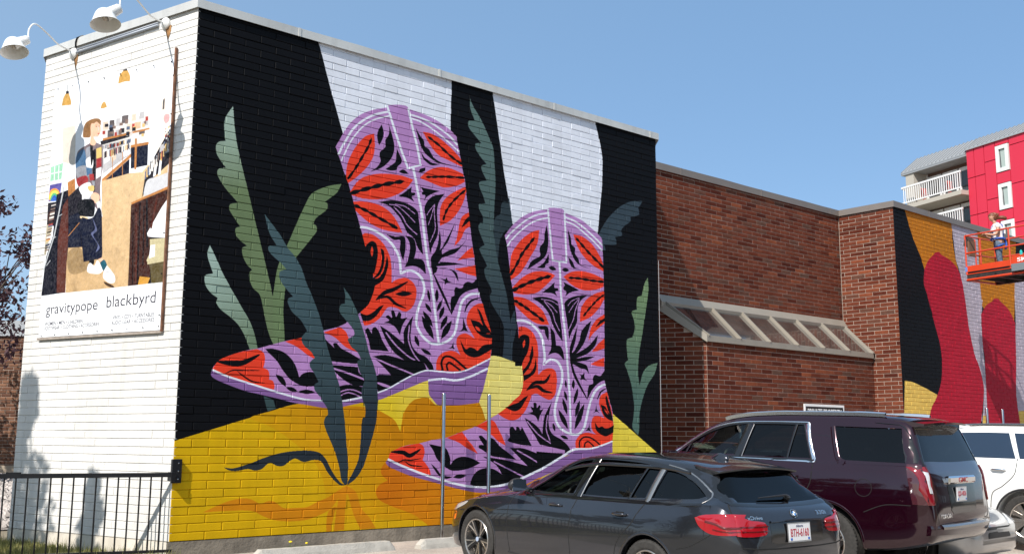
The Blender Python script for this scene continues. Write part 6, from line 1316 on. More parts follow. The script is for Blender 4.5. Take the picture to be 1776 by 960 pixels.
def boolean(o, cutters):
    """one cut after another; a cut that breaks the shell is tried again a hair to the side"""
    for c in cutters:
        v0 = volume(o.data); vc = abs(volume(c.data))
        for tr in range(4):
            if tr: c.data.transform(Matrix.Translation((.0017*tr, .0011, .0013*tr)) @ Matrix.Rotation(.0007*tr, 4, 'X'))
            md = o.modifiers.new('b', 'BOOLEAN'); md.operation = 'DIFFERENCE'; md.object = c; md.solver = 'EXACT' if tr < 2 else 'FAST'
            dg = bpy.context.evaluated_depsgraph_get(); dg.update(); me = bpy.data.meshes.new_from_object(o.evaluated_get(dg)); v1 = volume(me); o.modifiers.clear()
            if v0-vc*1.05-.002 < v1 < v0+.002: break
            print('boolean retry', tr, round(v0, 3), round(vc, 3), round(v1, 3))
        else: continue
        o.data = me
    for c in cutters: bpy.data.objects.remove(c)
    me = o.data; bpy.data.objects.remove(o); return me
class Car:
    """T tables, root empty already placed; patches are draped on the body surface"""
    def __init__(s, T, root, paint):
        s.T = T; s.root = root; s.paint = paint; b0, b1 = T['zb'][0][0], T['zb'][-1][0]
        fine = [b0+.0, b0+.02, b0+.05, b0+.09, b0+.14, b0+.20]; e = [b1-.18, b1-.13, b1-.09, b1-.06, b1-.035, b1-.015, b1]
        s.bs = sorted(set([round(v, 3) for v in fine+list(np.arange(b0+.27, b1-.2, .07))+e])); bm = loft(T, s.bs)
        s.bvh = BVHTree.FromBMesh(bm); s.bm = bm
    def hit(s, p, q, axis, side):
        """axis 'y': p,q = b,z ; axis 'x': p,q = y,z (from behind if side>0) ; axis 'z': p,q = b,y from above"""
        if axis == 'y': o = Vector((-p, 3*side, q)); d = Vector((0, -side, 0))
        elif axis == 'x': o = Vector((-9*side, p, q)); d = Vector((side, 0, 0))
        else: o = Vector((-p, q, 5)); d = Vector((0, 0, -1))
        h, n, i, L = s.bvh.ray_cast(o, d, 20)
        if h is None:
            h, n, i, L = s.bvh.find_nearest(Vector((-p, .9*side, q)) if axis == 'y' else Vector((-s.T['zb'][-1][0]*max(side, 0)+.9*min(side, 0)*-1, p, q)) if axis == 'x' else Vector((-p, q, 1.4)))
        if n.dot(d) > 0: n = -n
        return h, n
    def drape(s, poly, axis, side, off, step=.05, smooth=True):
        P = np.array(poly, float)
        if smooth is True: P = catmull(P, [False]*len(P), True, 4)
        elif isinstance(smooth, (list, tuple)): P = catmull(P, smooth, True, 4)
        Q = []
        for i in range(len(P)):
            a, b = P[i], P[(i+1) % len(P)]; n = max(1, int(np.hypot(*(b-a))/step)); Q += [a+(b-a)*k/n for k in range(n)]
        x0, y0 = np.min(Q, 0); x1, y1 = np.max(Q, 0); G = []
        for x in np.arange(x0+step/2, x1, step):
            for y in np.arange(y0+step/2, y1, step): G.append((x+random.uniform(-.002, .002), y))
        def inside(pt):
            c = False; n = len(Q)
            for i in range(n):
                a, b = Q[i-1], Q[i]
                if (a[1] > pt[1]) != (b[1] > pt[1]) and pt[0] < (b[0]-a[0])*(pt[1]-a[1])/(b[1]-a[1])+a[0]: c = not c
            return c
        def clear(pt): return min((pt[0]-q[0])**2+(pt[1]-q[1])**2 for q in Q) > (step*.4)**2
        G = [g for g in G if inside(g) and clear(g)]
        V = [Vector(q) for q in Q]+[Vector(g) for g in G]; nq = len(Q)
        vo, _, fo, *_r = delaunay_2d_cdt(V, [(i, (i+1) % nq) for i in range(nq)], [], 1, 1e-5)
        pts = [];
        for v in vo: h, n = s.hit(v.x, v.y, axis, side); pts.append(h+n*off)
        return pts, [tuple(f) for f in fo], nq
    def patch(s, name, poly, axis, side, off, mt, parent=None, step=.05, smooth=True, thick=.004, sm=45):
        sm = 80 if 'lamp' in name else sm
        pts, fo, nq = s.drape(poly, axis, side, off, step, smooth)
        bm = bmesh.new(); vs = [bm.verts.new(p) for p in pts]
        for f in fo:
            try: bm.faces.new([vs[i] for i in f])
            except ValueError: pass
        bmesh.ops.recalc_face_normals(bm, faces=bm.faces)
        out = Vector((0, side, 0)) if axis == 'y' else Vector((-side, 0, 0)) if axis == 'x' else Vector((0, 0, 1))
        if sum((f.normal.dot(out) for f in bm.faces)) < 0: bmesh.ops.reverse_faces(bm, faces=bm.faces)
        if thick:
            edge = [e for e in bm.edges if e.is_boundary]; r = bmesh.ops.extrude_edge_only(bm, edges=edge); bm.normal_update()
            for g in r['geom']:
                if isinstance(g, bmesh.types.BMVert): g.co -= out*thick
        me = bpy.data.meshes.new(name); bm.to_mesh(me); bm.free(); return link(name, me, mt, parent or s.root, sm)
    def cutter(s, poly, axis, side, depth=.14, step=.06, smooth=True):
        pts, fo, nq = s.drape(poly, axis, side, .03, step, smooth); bm = bmesh.new()
        out = Vector((0, side, 0)) if axis == 'y' else Vector((-side, 0, 0)) if axis == 'x' else Vector((0, 0, 1))
        if axis == 'xz': pass
        vs = [bm.verts.new(p) for p in pts]; fs = [bm.faces.new([vs[i] for i in f]) for f in fo]
        r = bmesh.ops.extrude_face_region(bm, geom=fs)
        for g in r['geom']:
            if isinstance(g, bmesh.types.BMVert): g.co -= out*depth
        bmesh.ops.recalc_face_normals(bm, faces=bm.faces); return tmpobj(bm)
    def strip(s, name, pts, axis, side, w, off, mt, parent=None, closed=False, smooth=True, raise_=.0):
        P = catmull(np.array(pts, float), [False]*len(pts) if smooth is True else list(smooth), closed, 8) if smooth else np.array(pts, float)
        Q = []
        for i in range(len(P)-(0 if closed else 1)):
            a, b = P[i], P[(i+1) % len(P)]; n = max(1, int(np.hypot(*(b-a))/.05)); Q += [a+(b-a)*k/n for k in range(n)]
        if not closed: Q.append(P[-1])
        Q = np.array(Q); n = len(Q); T = np.array([Q[(i+1) % n if closed else min(i+1, n-1)]-Q[(i-1) % n if closed else max(i-1, 0)] for i in range(n)]); T /= np.hypot(T[:, 0], T[:, 1])[:, None]+1e-9
        vs = []
        for q, t in zip(Q, T):
            nn = np.array([-t[1], t[0]])*w/2
            for k, o in ((-1, 0), (-.55, off+raise_), (.55, off+raise_), (1, 0)):
                h, nr = s.hit(q[0]+nn[0]*k, q[1]+nn[1]*k, axis, side); vs.append(h+nr*(o if o else off*.2))
        m = MB(); N_ = n if closed else n-1; m.add(vs, [(i*4+k, ((i+1) % n)*4+k, ((i+1) % n)*4+k+1, i*4+k+1) for i in range(N_) for k in range(3)])
        return m.build(name, mt, parent or s.root, 60)
    def body(s, wheels, wr, cut, cabin=None, wy=.50, name='body'):
        cs = []
        for b, z in wheels:
            for sd_ in (1, -1):
                bm = bmesh.new(); bmesh.ops.create_cone(bm, cap_ends=True, segments=48, radius1=wr, radius2=wr, depth=.7); bm.transform(Matrix.Translation((-b, sd_*(wy+.35), z)) @ Matrix.Rotation(math.pi/2, 4, 'X')); cs.append(tmpobj(bm))
        if cabin:
            b0, b1, zl = cabin; cs.append(tmpobj(loft(s.T, list(np.arange(b0, b1, .1)), .06, zl)))
            cs += cut
        me = boolean(tmpobj(s.bm.copy()), cs); me.materials.clear()
        s.bo = link(name, me, s.paint, s.root, 38); s.bo.matrix_parent_inverse = Matrix(); return s.bo
def paint(name, base, metal=.6, rough=.38, flake=.0):
    m = mat(name, base, rough, metal, coat=1, coatr=.02, noise=(1.6, .10)); return m
M_TYRE = mat('tyre_rubber', (.030, .028, .026), .85, noise=(30, .3), bump=(60, .3)); M_RIM = mat('machined_alloy', (.50, .47, .44), .25, .9); M_RIMD = mat('dark_alloy', (.03, .03, .032), .35, .6); M_DISC = mat('brake_steel', (.20, .19, .18), .4, .9)
M_PLAS = mat('black_plastic', (.018, .018, .02), .55); M_GAP = mat('gap_shadow_rubber', (.006, .006, .006), .9); M_GLOSSB = mat('gloss_black', (.008, .008, .009), .12, 0, coat=.6)
M_LENSR = mat('red_lens', (.30, .004, .010), .08, 0, coat=1); M_LENSD2 = mat('smoked_lens', (.05, .012, .018), .06, coat=1); M_LENSR2 = mat('deep_red_lens', (.17, .006, .012), .08, 0, coat=1); M_LENSD = mat('dark_red_lens', (.10, .004, .006), .08, coat=1); M_LENSC = mat('clear_lens', (.55, .55, .56), .05, .3, coat=1); M_LENSO = mat('orange_marker', (.75, .16, .02), .2, coat=.6)
G_CLR = glass('tinted_glass', (.80, .84, .80)); G_DRK = glass('privacy_glass', (.045, .05, .055), .7); M_SEAT = mat('dark_seat', (.022, .020, .019), .7); M_TRIM = mat('cabin_trim', (.03, .028, .027), .7)
M_BRUSH = mat('satin_trim', (.42, .40, .38), .25, .9); M_PLATE = mat('number_plate', (.66, .66, .67), .4)
def wheel(root, b, side, y, r, w, rr, kind, z=None, rimmat=None):
    z = r if z is None else z; F = 1 if side > 0 else -1
    R = Matrix.Translation((-b, y*side, z)) @ Matrix.Rotation(-math.pi/2*F, 4, 'X')       # local z -> outwards
    m = MB(); tr = [(rr, -w/2), (r*.93, -w/2), (r*.985, -w/2+.02), (r, -w/2+.04)]
    for k in range(-3, 4): tr += [(r, k*w*.11-.008), (r-.008, k*w*.11-.006), (r-.008, k*w*.11+.004), (r, k*w*.11+.006)] if abs(k) < 3 else [(r, k*w*.11)]
    tr += [(r, w/2-.04), (r*.985, w/2-.018), (r*.93, w/2-.002), (r*.80, w/2), (rr+.008, w/2-.006), (rr, w/2-.016)]
    m.lathe(sorted(tr[:1], key=lambda q: q[1])+tr[1:], 64, R)
    for k in range(60):                                       # shoulder blocks
        a = 6.283*k/60
        for s2 in (-1, 1):
            c = R @ Vector((math.cos(a)*(r-.004), math.sin(a)*(r-.004), s2*(w/2-.036))); rad = (R.to_3x3() @ Vector((math.cos(a), math.sin(a), 0))); tan = (R.to_3x3() @ Vector((-math.sin(a), math.cos(a), 0))); ax = R.to_3x3() @ Vector((0, 0, 1))
            m.obox(c, tan, rad, ax, r*.034, .007, .018)
    ty = m.build('wheel', M_TYRE, root, 35)
    m = MB(); m.lathe([(rr+.002, w/2-.012), (rr-.006, w/2-.004), (rr-.016, w/2-.010), (rr-.022, w/2-.03), (rr-.03, -w/2+.03)], 64, R); m.build('rim', M_RIM if kind != 'yuk' else M_RIM, ty, 40)
    m = MB(); m.lathe([(0, w/2-.13), (rr*.62, w/2-.13), (rr*.62, w/2-.15), (rr-.03, w/2-.17)], 40, R); m.build('brake_disc', M_DISC, ty, 40)
    n = {'bmw': 5, 'yuk': 6, 'suv': 6}[kind]; mS = MB(); mD = MB(); off = .35
    zf = w/2-.014
    for k in range(n):
        a0 = off+6.283*k/n
        for dd in ((-.155, .155) if kind != 'yuk' else (-.10, .10)):
            pts = []; N_ = 6
            for i in range(N_+1):
                t = i/N_; rad = .045+(rr-.012-.045)*t; a = a0+dd*(.30+.95*t**.8); hw = (.018+.013*t)*(1 if kind == 'bmw' else 1.35); zz = zf-.030*(1-t)**.7+.004
                pts.append((rad, a, hw, zz))
            for MM, dz, sc in ((mS, 0, .50), (mD, -.006, 1.2)):
                vs = []
                for rad, a, hw, zz in pts:
                    ca, sa = math.cos(a), math.sin(a)
                    for q, zo in ((-1, zz+dz-.022), (-sc, zz+dz), (sc, zz+dz), (1, zz+dz-.022)): vs.append(R @ Vector((rad*ca-hw*q*sc*sa, rad*sa+hw*q*sc*ca, zo)))
                MM.add(vs, [(i*4+j, (i+1)*4+j, (i+1)*4+j+1, i*4+j+1) for i in range(N_) for j in range(3)])
    mD.build('spokes', M_RIMD if kind != 'suv' else M_RIM, ty, 40); mS.build('spoke_faces', M_RIM, ty, 40)
    m = MB(); m.lathe([(0, zf-.010), (.03, zf-.010), (.034, zf-.014), (.05, zf-.03), (.066, zf-.04), (.066, zf-.09)], 24, R); m.build('hub', M_RIMD, ty, 40)
    m = MB(); m.lathe([(0, zf-.006), (.026, zf-.007), (.028, zf-.011)], 20, R); m.build('hub_cap', mat('hub_blue_white', (.35, .42, .55), .3) if kind == 'bmw' else M_RIM, ty, 40)
    return ty
def place(root, pos, head, slope):
    a, sl_ = math.radians(head), math.radians(slope); f = Vector((math.cos(a)*math.cos(sl_), math.sin(a)*math.cos(sl_), math.sin(sl_))); l = Vector((-math.sin(a), math.cos(a), 0)); u = f.cross(l)
    root.matrix_world = Matrix(((f.x, l.x, u.x, pos[0]), (f.y, l.y, u.y, pos[1]), (f.z, l.z, u.z, pos[2]), (0, 0, 0, 1))); bpy.context.view_layer.update()
def seats(root, rows, zf, w, headh=.62):
    for b in rows:
        for y in (w, -w):
            m = MB(); m.box((-b-.25, y-.24, zf), (-b+.28, y+.24, zf+.16), .05); m.obox((-b-.30, y, zf+.40), (.96, 0, .28), (0, 1, 0), (-.28, 0, .96), .07, .23, .32)
            m.obox((-b-.43, y, zf+.40+.42), (.96, 0, .28), (0, 1, 0), (-.28, 0, .96), .05, .13, .09); m.build('seat', M_SEAT, root, 40)
def flat_local(txt, P0, ex, ey, w, h, mt, parent, off=0, name='lettering', extr=.001):
    me = text_mesh(txt, 1, off, extr); xs = [v.co.x for v in me.vertices]; ys = [v.co.y for v in me.vertices]; x0, y0 = min(xs), min(ys); kx = w/(max(xs)-x0); ky = h/(max(ys)-y0)
    for v in me.vertices: v.co = Vector(((v.co.x-x0)*kx, (v.co.y-y0)*ky, v.co.z))
    ex = Vector(ex).normalized(); ey = Vector(ey).normalized(); ez = ex.cross(ey); me.transform(Matrix(((ex.x, ey.x, ez.x, P0[0]), (ex.y, ey.y, ez.y, P0[1]), (ex.z, ey.z, ez.z, P0[2]), (0, 0, 0, 1)))); me.materials.append(mt)
    o = bpy.data.objects.new(name, me); COL.objects.link(o); o.parent = parent; return o
def plate(car, b, y, z, root, txt, tilt, mfix=None):
    """number plate facing backwards; local frame: right of reader = -y"""
    h, n = car.hit(y, z, 'x', 1); up = Vector((math.sin(tilt), 0, math.cos(tilt))); ex = Vector((0, -1, 0)); nn = ex.cross(up); c = h+nn*.02 if mfix is None else Vector(mfix)
    m = MB(); m.obox(c-nn*.004, ex, up, nn, .162, .086, .004); pf = m.build('number_plate', mat('plate_frame', (.55, .55, .56), .3, .8), root)
    m = MB(); m.obox(c+nn*.001, ex, up, nn, .150, .074, .003); m.build('plate_face', M_PLATE, pf)
    mr_ = mat('plate_red', (.35, .03, .05), .5)
    flat_local(txt, c-ex*.130-up*.038+nn*.005, ex, up, .26, .072, mr_, pf, .01)
    flat_local('Alberta', c-ex*.05+up*.046+nn*.005, ex, up, .10, .022, mat('plate_dark', (.05, .05, .12), .5), pf)
    for sy in (-1, 1):
        m = MB(); m.obox(c+ex*.125*sy-up*.058+nn*.005, ex, up, nn, .013, .010, .001); m.build('plate_sticker', mat('sticker_blue', (.03, .12, .42), .5), pf)
    return pf
# ================================================================== grey estate car
TB = {'zb': [(-.79, .30), (-.70, .20), (-.4, .17), (.5, .16), (2.6, .18), (3.3, .21), (3.70, .27), (3.87, .36)],
      'w': [(-.79, .52), (-.75, .66), (-.66, .78), (-.45, .865), (-.1, .90), (.8, .89), (1.9, .903), (2.8, .905), (3.2, .895), (3.5, .865), (3.68, .82), (3.80, .74), (3.87, .60)],
      'zs': [(-.79, .46), (-.70, .60), (-.4, .72), (0, .80), (.5, .875), (1.0, .915), (2.0, .955), (3.0, 1.0), (3.4, 1.04), (3.62, 1.05), (3.72, .98), (3.80, .86), (3.87, .70)],
      'zt': [(-.79, .52), (-.74, .62), (-.60, .72), (-.3, .815), (.1, .905), (.45, .965), (.62, 1.0), (.95, 1.15), (1.3, 1.305), (1.6, 1.385), (2.0, 1.425), (2.5, 1.43), (3.0, 1.405), (3.26, 1.375), (3.36, 1.345), (3.50, 1.22), (3.64, 1.09), (3.70, 1.045), (3.78, 1.005), (3.84, .93), (3.87, .80)],
      'yt': [(-.79, .40), (-.5, .60), (.2, .68), (.62, .71), (.95, .675), (1.3, .64), (2.0, .63), (2.8, .61), (3.2, .575), (3.4, .58), (3.62, .66), (3.75, .70), (3.87, .45)], 'crease': .10}
eb = empty('estate_car', (0, 0, 0), label='dark grey estate car with red tail lamps, nearest the camera in front of the mural', cat='car')
place(eb, (3.165, -3.385, .03), 86.26, 2.28)
M_PB = paint('mineral_grey_paint', (.038, .041, .051), .7, .20); cb = Car(TB, eb, M_PB)
fw_ = [(.92, .945), (1.10, 1.075), (1.32, 1.215), (1.55, 1.305), (1.74, 1.335), (1.66, .975), (1.3, .955)]; fwc = [True, False, False, False, True, True, False]
rw_ = [(1.80, .98), (1.87, 1.337), (2.3, 1.345), (2.62, 1.33), (2.74, 1.31), (2.72, 1.02), (2.3, .995)]; rwc = [True, True, False, False, True, True, False]
qw_ = [(2.80, 1.025), (2.82, 1.30), (3.0, 1.275), (3.2, 1.215), (3.38, 1.13), (3.42, 1.09), (3.36, 1.06), (3.1, 1.04)]; qwc = [True, True, False, False, False, False, False, False]
cut = []
for s_ in (1, -1): cut += [cb.cutter(fw_, 'y', s_, .16, .06, fwc), cb.cutter(rw_, 'y', s_, .16, .06, rwc), cb.cutter(qw_, 'y', s_, .16, .06, qwc)]
ws = [(.68, -.66), (1.48, -.56), (1.48, .56), (.68, .66)]; cut.append(cb.cutter(ws, 'z', 1, .16, .08, False))
rg = [(-.64, 1.085), (-.54, 1.29), (.54, 1.29), (.64, 1.085), (.3, 1.065), (-.3, 1.065)]; cut.append(cb.cutter(rg, 'x', 1, .22, .07, [True, True, True, True, False, False]))
cb.body([(0, .33), (2.81, .33)], .372, cut, (.70, 3.46, .42), .56)
for s_ in (1, -1):
    cb.patch('window', fw_, 'y', s_, -.012, G_CLR, step=.08, smooth=fwc, thick=0); cb.patch('window', rw_, 'y', s_, -.012, G_DRK, step=.08, smooth=rwc, thick=0); cb.patch('window', qw_, 'y', s_, -.012, G_DRK, step=.08, smooth=qwc, thick=0)
    cb.strip('window_seal', [(.86, .925), (1.08, 1.085), (1.32, 1.235), (1.56, 1.328), (1.9, 1.368), (2.4, 1.368), (2.75, 1.34), (3.05, 1.285), (3.30, 1.195), (3.44, 1.115), (3.455, 1.07), (3.40, 1.035), (3.1, 1.015), (2.7, .995), (2.0, .965), (1.4, .935)], 'y', s_, .035, .004, M_GLOSSB, closed=True)
    cb.strip('chrome_line', [(3.44, 1.05), (3.475, 1.09), (3.44, 1.14), (3.30, 1.22), (3.05, 1.308), (2.82, 1.35)], 'y', s_, .012, .006, M_BRUSH)
    cb.strip('pillar_trim', [(2.765, 1.0), (2.775, 1.33)], 'y', s_, .060, .005, M_BRUSH, smooth=False)
    cb.strip('pillar_trim', [(1.74, .965), (1.81, 1.35)], 'y', s_, .13, .003, M_GLOSSB, smooth=False); cb.strip('pillar_line', [(1.79, .965), (1.86, 1.35)], 'y', s_, .014, .006, M_BRUSH, smooth=False)
    cb.strip('window_divider', [(2.50, 1.0), (2.58, 1.345)], 'y', s_, .03, .002, M_GLOSSB, smooth=False)
    cb.strip('door_seam', [(.78, .925), (.66, .86), (.60, .70), (.61, .45), (.66, .26)], 'y', s_, .011, .0016, M_GAP)
    cb.strip('door_seam', [(1.76, .94), (1.70, .80), (1.68, .55), (1.72, .26)], 'y', s_, .011, .0016, M_GAP)
    cb.strip('door_seam', [(2.76, .985), (2.70, .92), (2.60, .78), (2.46, .66), (2.38, .52), (2.36, .30)], 'y', s_, .011, .0016, M_GAP)
    cb.strip('sill_line', [(.62, .27), (1.5, .245), (2.34, .265)], 'y', s_, .02, .004, M_PLAS)
    cb.strip('arch_lip', [(-math.cos(a)*.385, .33+math.sin(a)*.385) for a in np.linspace(-.15, 3.3, 20)], 'y', s_, .022, .004, M_PB)
    cb.strip('arch_lip', [(2.81-math.cos(a)*.385, .33+math.sin(a)*.385) for a in np.linspace(-.15, 3.3, 20)], 'y', s_, .022, .004, M_PB)
    for b_ in (1.44, 2.44):
        h, n = cb.hit(b_, .845+.012*(b_ > 2), 'y', s_)
        m = MB(); m.obox(h-n*.004, (1, 0, 0), n, (0, 0, 1), .05, .006, .025); m.build('handle_recess', M_GAP, eb)
        m = MB(); m.tube([h+Vector((.105, 0, -.004))+n*.004, h+Vector((.06, 0, .0))+n*.028, h+Vector((-.04, 0, .003))+n*.030, h+Vector((-.105, 0, .004))+n*.006], [.011, .014, .014, .011], 8); m.build('door_handle', M_PB, eb, True)
    # mirror
    h, n = cb.hit(.93, .955, 'y', s_); m = MB(); m.tube([h, h+Vector((.02, .10*s_, .03))], [.028, .022], 8); m.build('mirror_stalk', M_GLOSSB, eb, True)
    bm = bmesh.new(); bmesh.ops.create_icosphere(bm, subdivisions=3, radius=1)
    for v in bm.verts: x, y, z = v.co; v.co = (max(x, -.35)*.085, y*.115*(1-.1*z), z*.075)
    bm.transform(Matrix.Translation(h+Vector((.035, .185*s_, .065)))); m = MB(); m.bm(bm); mo = m.build('mirror', M_PLAS, eb, 40)
    m = MB(); m.obox(h+Vector((.001, .185*s_, .065)), (0, 1, 0), (0, 0, 1), (1, 0, 0), .092, .058, .003); m.build('mirror_glass', mat('mirror_silver', (.75, .78, .82), .02, 1), mo)
    for b_ in (0, 2.81): wheel(eb, b_, s_, .775, .328, .225, .235, 'bmw')
    cb.patch('side_marker', [(-.52, .50), (-.46, .52), (-.44, .60), (-.50, .60)], 'y', s_, .003, M_LENSO, step=.04, smooth=False)
    cb.patch('headlamp', [(-.60, .60), (-.30, .69), (-.22, .745), (-.42, .70), (-.66, .64)], 'y', s_, .004, M_LENSC, step=.05)
    # tail lamp: side wrap and rear half
    tl = [(3.36, .905), (3.55, .955), (3.80, .965)]; 
    cb.patch('tail_lamp', [(3.41, .925), (3.52, .955), (3.66, .972), (3.785, .972), (3.80, .80), (3.66, .79), (3.56, .80), (3.46, .85)], 'y', s_, .010, M_LENSR, step=.03, smooth=[True, False, False, True, True, False, False, False], thick=.012)
    cb.patch('tail_lamp', [(.70*s_, .965), (.60*s_, .925), (.45*s_, .905), (.425*s_, .87), (.43*s_, .815), (.47*s_, .795), (.60*s_, .785), (.735*s_, .79), (.735*s_, .965)], 'x', 1, .012, M_LENSR, step=.03, smooth=[True, False, False, False, False, False, False, True, True], thick=.014)
    cb.strip('lamp_band', [(.41*s_, .87), (.6*s_, .868), (.70*s_, .868)], 'x', 1, .018, .016, M_LENSD); cb.strip('lamp_band', [(.41*s_, .832), (.6*s_, .828), (.70*s_, .83)], 'x', 1, .016, .016, M_LENSD)
    cb.strip('lamp_band', [(3.52, .90), (3.62, .885), (3.70, .855), (3.80, .862)], 'y', s_, .030, .014, M_LENSD); cb.strip('lamp_band', [(3.60, .835), (3.70, .825), (3.80, .828)], 'y', s_, .016, .014, M_LENSD)
    cb.strip('tailgate_seam', [(.70*s_, 1.05), (.735*s_, 1.0), (.742*s_, .80), (.70*s_, .70)], 'x', 1, .010, .002, M_GAP)
    cb.strip('roof_rail', [(1.35, .665*s_), (1.8, .655*s_), (2.6, .635*s_), (3.1, .60*s_)], 'z', 1, .022, .018, M_GLOSSB)
    cb.strip('bumper_seam', [(3.20, .62), (3.35, .66), (3.50, .74), (3.58, .79)], 'y', s_, .009, .0016, M_GAP)
cb.patch('rear_window', [(-.66, 1.07), (-.56, 1.305), (.56, 1.305), (.66, 1.07), (.3, 1.05), (-.3, 1.05)], 'x', 1, .001, G_DRK, step=.08, smooth=[True, True, True, True, False, False], thick=0)
cb.patch('windscreen', ws, 'z', 1, -.006, G_CLR, step=.1, smooth=False, thick=0)
cb.strip('rear_window_seal', [(-.685, 1.06), (-.63, 1.20), (-.55, 1.315)], 'x', 1, .07, .004, M_GLOSSB); cb.strip('rear_window_seal', [(.685, 1.06), (.63, 1.20), (.55, 1.315)], 'x', 1, .07, .004, M_GLOSSB)
cb.strip('rear_window_seal', [(-.69, 1.058), (-.3, 1.042), (.3, 1.042), (.69, 1.058)], 'x', 1, .035, .004, M_GLOSSB)
m = MB(); N_ = 12; vs = []                         # roof spoiler
for i in range(N_+1):
    y = -.565+1.13*i/N_; c = 1-(y/.565)**2; b1_ = 3.42+.04*c; zt_ = itp(TB['zt'], 3.14)-.014*(1-c)-.004
    vs += [(-3.10, y, zt_-.006), (-3.28, y, zt_-.012-.02*(1-c)), (-b1_, y, 1.358-.035*(1-c)), (-b1_, y, 1.344-.035*(1-c)), (-3.30, y, 1.315-.03*(1-c)), (-3.20, y, 1.32)]
m.add(vs, [(i*6+k, (i+1)*6+k, (i+1)*6+k+1, i*6+k+1) for i in range(N_) for k in range(5)]+[(0, 1, 2, 3, 4, 5), tuple(N_*6+k for k in range(6))[::-1]]); m.build('roof_spoiler', M_PB, eb, 35)
bm = bmesh.new(); bmesh.ops.create_icosphere(bm, subdivisions=3, radius=1)
for v in bm.verts: x, y, z = v.co; v.co = (x*.12, y*.035*(1.1-z*.5), max(z, -.1)*.062*(1-.5*max(0, x)))
bm.transform(Matrix.Translation((-2.92, 0, 1.408))); m = MB(); m.bm(bm); m.build('aerial_fin', M_PB, eb, True)
m = MB(); h, n = cb.hit(-.12, 1.085, 'x', 1); m.tube([h+n*.02, h+n*.03+Vector((0, .05, .01)), h+n*.022+Vector((0, .42, .0))], [.018, .012, .006], 6); m.tube([h, h+n*.03], .028, 8); m.build('rear_wiper', M_PLAS, eb, 40)
cb.patch('plate_recess', [(-.37, .735), (-.37, .895), (.37, .895), (.37, .735), (.3, .715), (-.3, .715)], 'x', 1, .003, M_GLOSSB, step=.06, smooth=False, thick=.006)
cb.strip('boot_edge', [(-.36, .905), (0, .912), (.36, .905)], 'x', 1, .02, .014, M_PB); cb.strip('bumper_seam', [(-.70, .69), (-.3, .672), (.3, .672), (.70, .69)], 'x', 1, .012, .002, M_GAP)
cb.patch('bumper_insert', [(-.55, .36), (-.60, .50), (.60, .50), (.55, .36)], 'x', 1, .004, M_PLAS, step=.08, smooth=False)
plate(cb, 3.85, 0, .805, eb, 'BTH-6160', .10)
h, n = cb.hit(0, .965, 'x', 1); up_ = Vector((0, 0, 1)); up_ = (up_-n*up_.dot(n)).normalized(); R = Matrix.Translation(h+n*.004) @ n.to_track_quat('Z', 'Y').to_matrix().to_4x4()
m = MB(); m.lathe([(0, .003), (.026, .003), (.038, .001), (.041, -.004)], 28, R); rb_ = m.build('roundel', M_BLK, eb, 40)
for q in range(4):
    m = MB(); a0 = math.pi/2*q; e1 = R.to_3x3() @ Vector((1, 0, 0)); e2 = R.to_3x3() @ Vector((0, 1, 0)); c = h+n*.0085
    m.add([c]+[c+(e1*math.cos(a)+e2*math.sin(a))*.024 for a in np.linspace(a0+.04, a0+1.53, 8)], [tuple(range(9))]); m.build('roundel_quarter', mat('roundel_blue', (.05, .22, .55), .3) if q % 2 else M_WHL, rb_)
m = MB(); m.lathe([(.040, .0), (.042, .004), (.038, .006), (.036, .0)], 28, R); m.build('roundel_ring', M_CRM, rb_, 40)
def badge(car, txt, y, z, w, h_, root, mt=M_CRM):
    p, n = car.hit(y-w/2, z, 'x', 1); p2, _ = car.hit(y, z, 'x', 1); p3, _ = car.hit(y-w, z, 'x', 1); ex = (p3-p2).normalized(); u = n.cross(ex).normalized(); u = u if u.z > 0 else -u
    o = flat_local(txt, p2+n*.005, ex, u, w, h_, mt, root, 0); return o
badge(cb, '330i', -.33, .945, .15, .042, eb); badge(cb, 'xDrive', .62, .928, .17, .034, eb)
m = MB(); m.box((-3.5, -.70, .35), (-.9, .70, .43)); m.box((-1.05, -.66, .55), (-.80, .66, .90), .04); m.build('cabin_floor', M_TRIM, eb)
seats(eb, (1.75, 2.60), .45, .36); m = MB(); m.tube([Vector((-1.22+.07*math.cos(a)*.4, .36+.18*math.sin(a), .86+.17*math.cos(a))) for a in np.linspace(0, 6.28, 24)], .014, 6); m.build('steering_wheel', M_TRIM, eb, True)
cb.bm.free()
# ================================================================== maroon four-wheel drive
TY = {'zb': [(-.96, .46), (-.86, .34), (-.4, .32), (0, .33), (3.0, .33), (3.7, .38), (4.0, .44), (4.18, .50), (4.24, .58)],
      'w': [(-.96, .62), (-.90, .80), (-.70, .94), (-.3, 1.0), (.5, 1.0), (2.0, 1.005), (3.2, 1.0), (3.7, .995), (3.95, .985), (4.08, .965), (4.18, .93), (4.24, .87)],
      'zs': [(-.96, .80), (-.88, 1.02), (-.5, 1.12), (.3, 1.20), (.9, 1.29), (1.8, 1.33), (3.0, 1.345), (3.95, 1.355), (4.06, 1.33), (4.14, 1.25), (4.20, 1.05), (4.24, .80)],
      'zt': [(-.96, .92), (-.90, 1.12), (-.6, 1.20), (0, 1.26), (.50, 1.34), (.72, 1.45), (1.0, 1.64), (1.3, 1.79), (1.6, 1.875), (1.9, 1.915), (2.4, 1.94), (3.2, 1.945), (3.75, 1.925), (3.90, 1.885), (3.96, 1.80), (4.06, 1.55), (4.12, 1.38), (4.17, 1.28), (4.21, 1.10), (4.24, .88)],
      'yt': [(-.96, .5), (-.6, .74), (.5, .80), (.8, .80), (1.2, .775), (1.8, .76), (3.6, .75), (3.9, .765), (4.06, .85), (4.15, .89), (4.24, .7)], 'crease': .09}
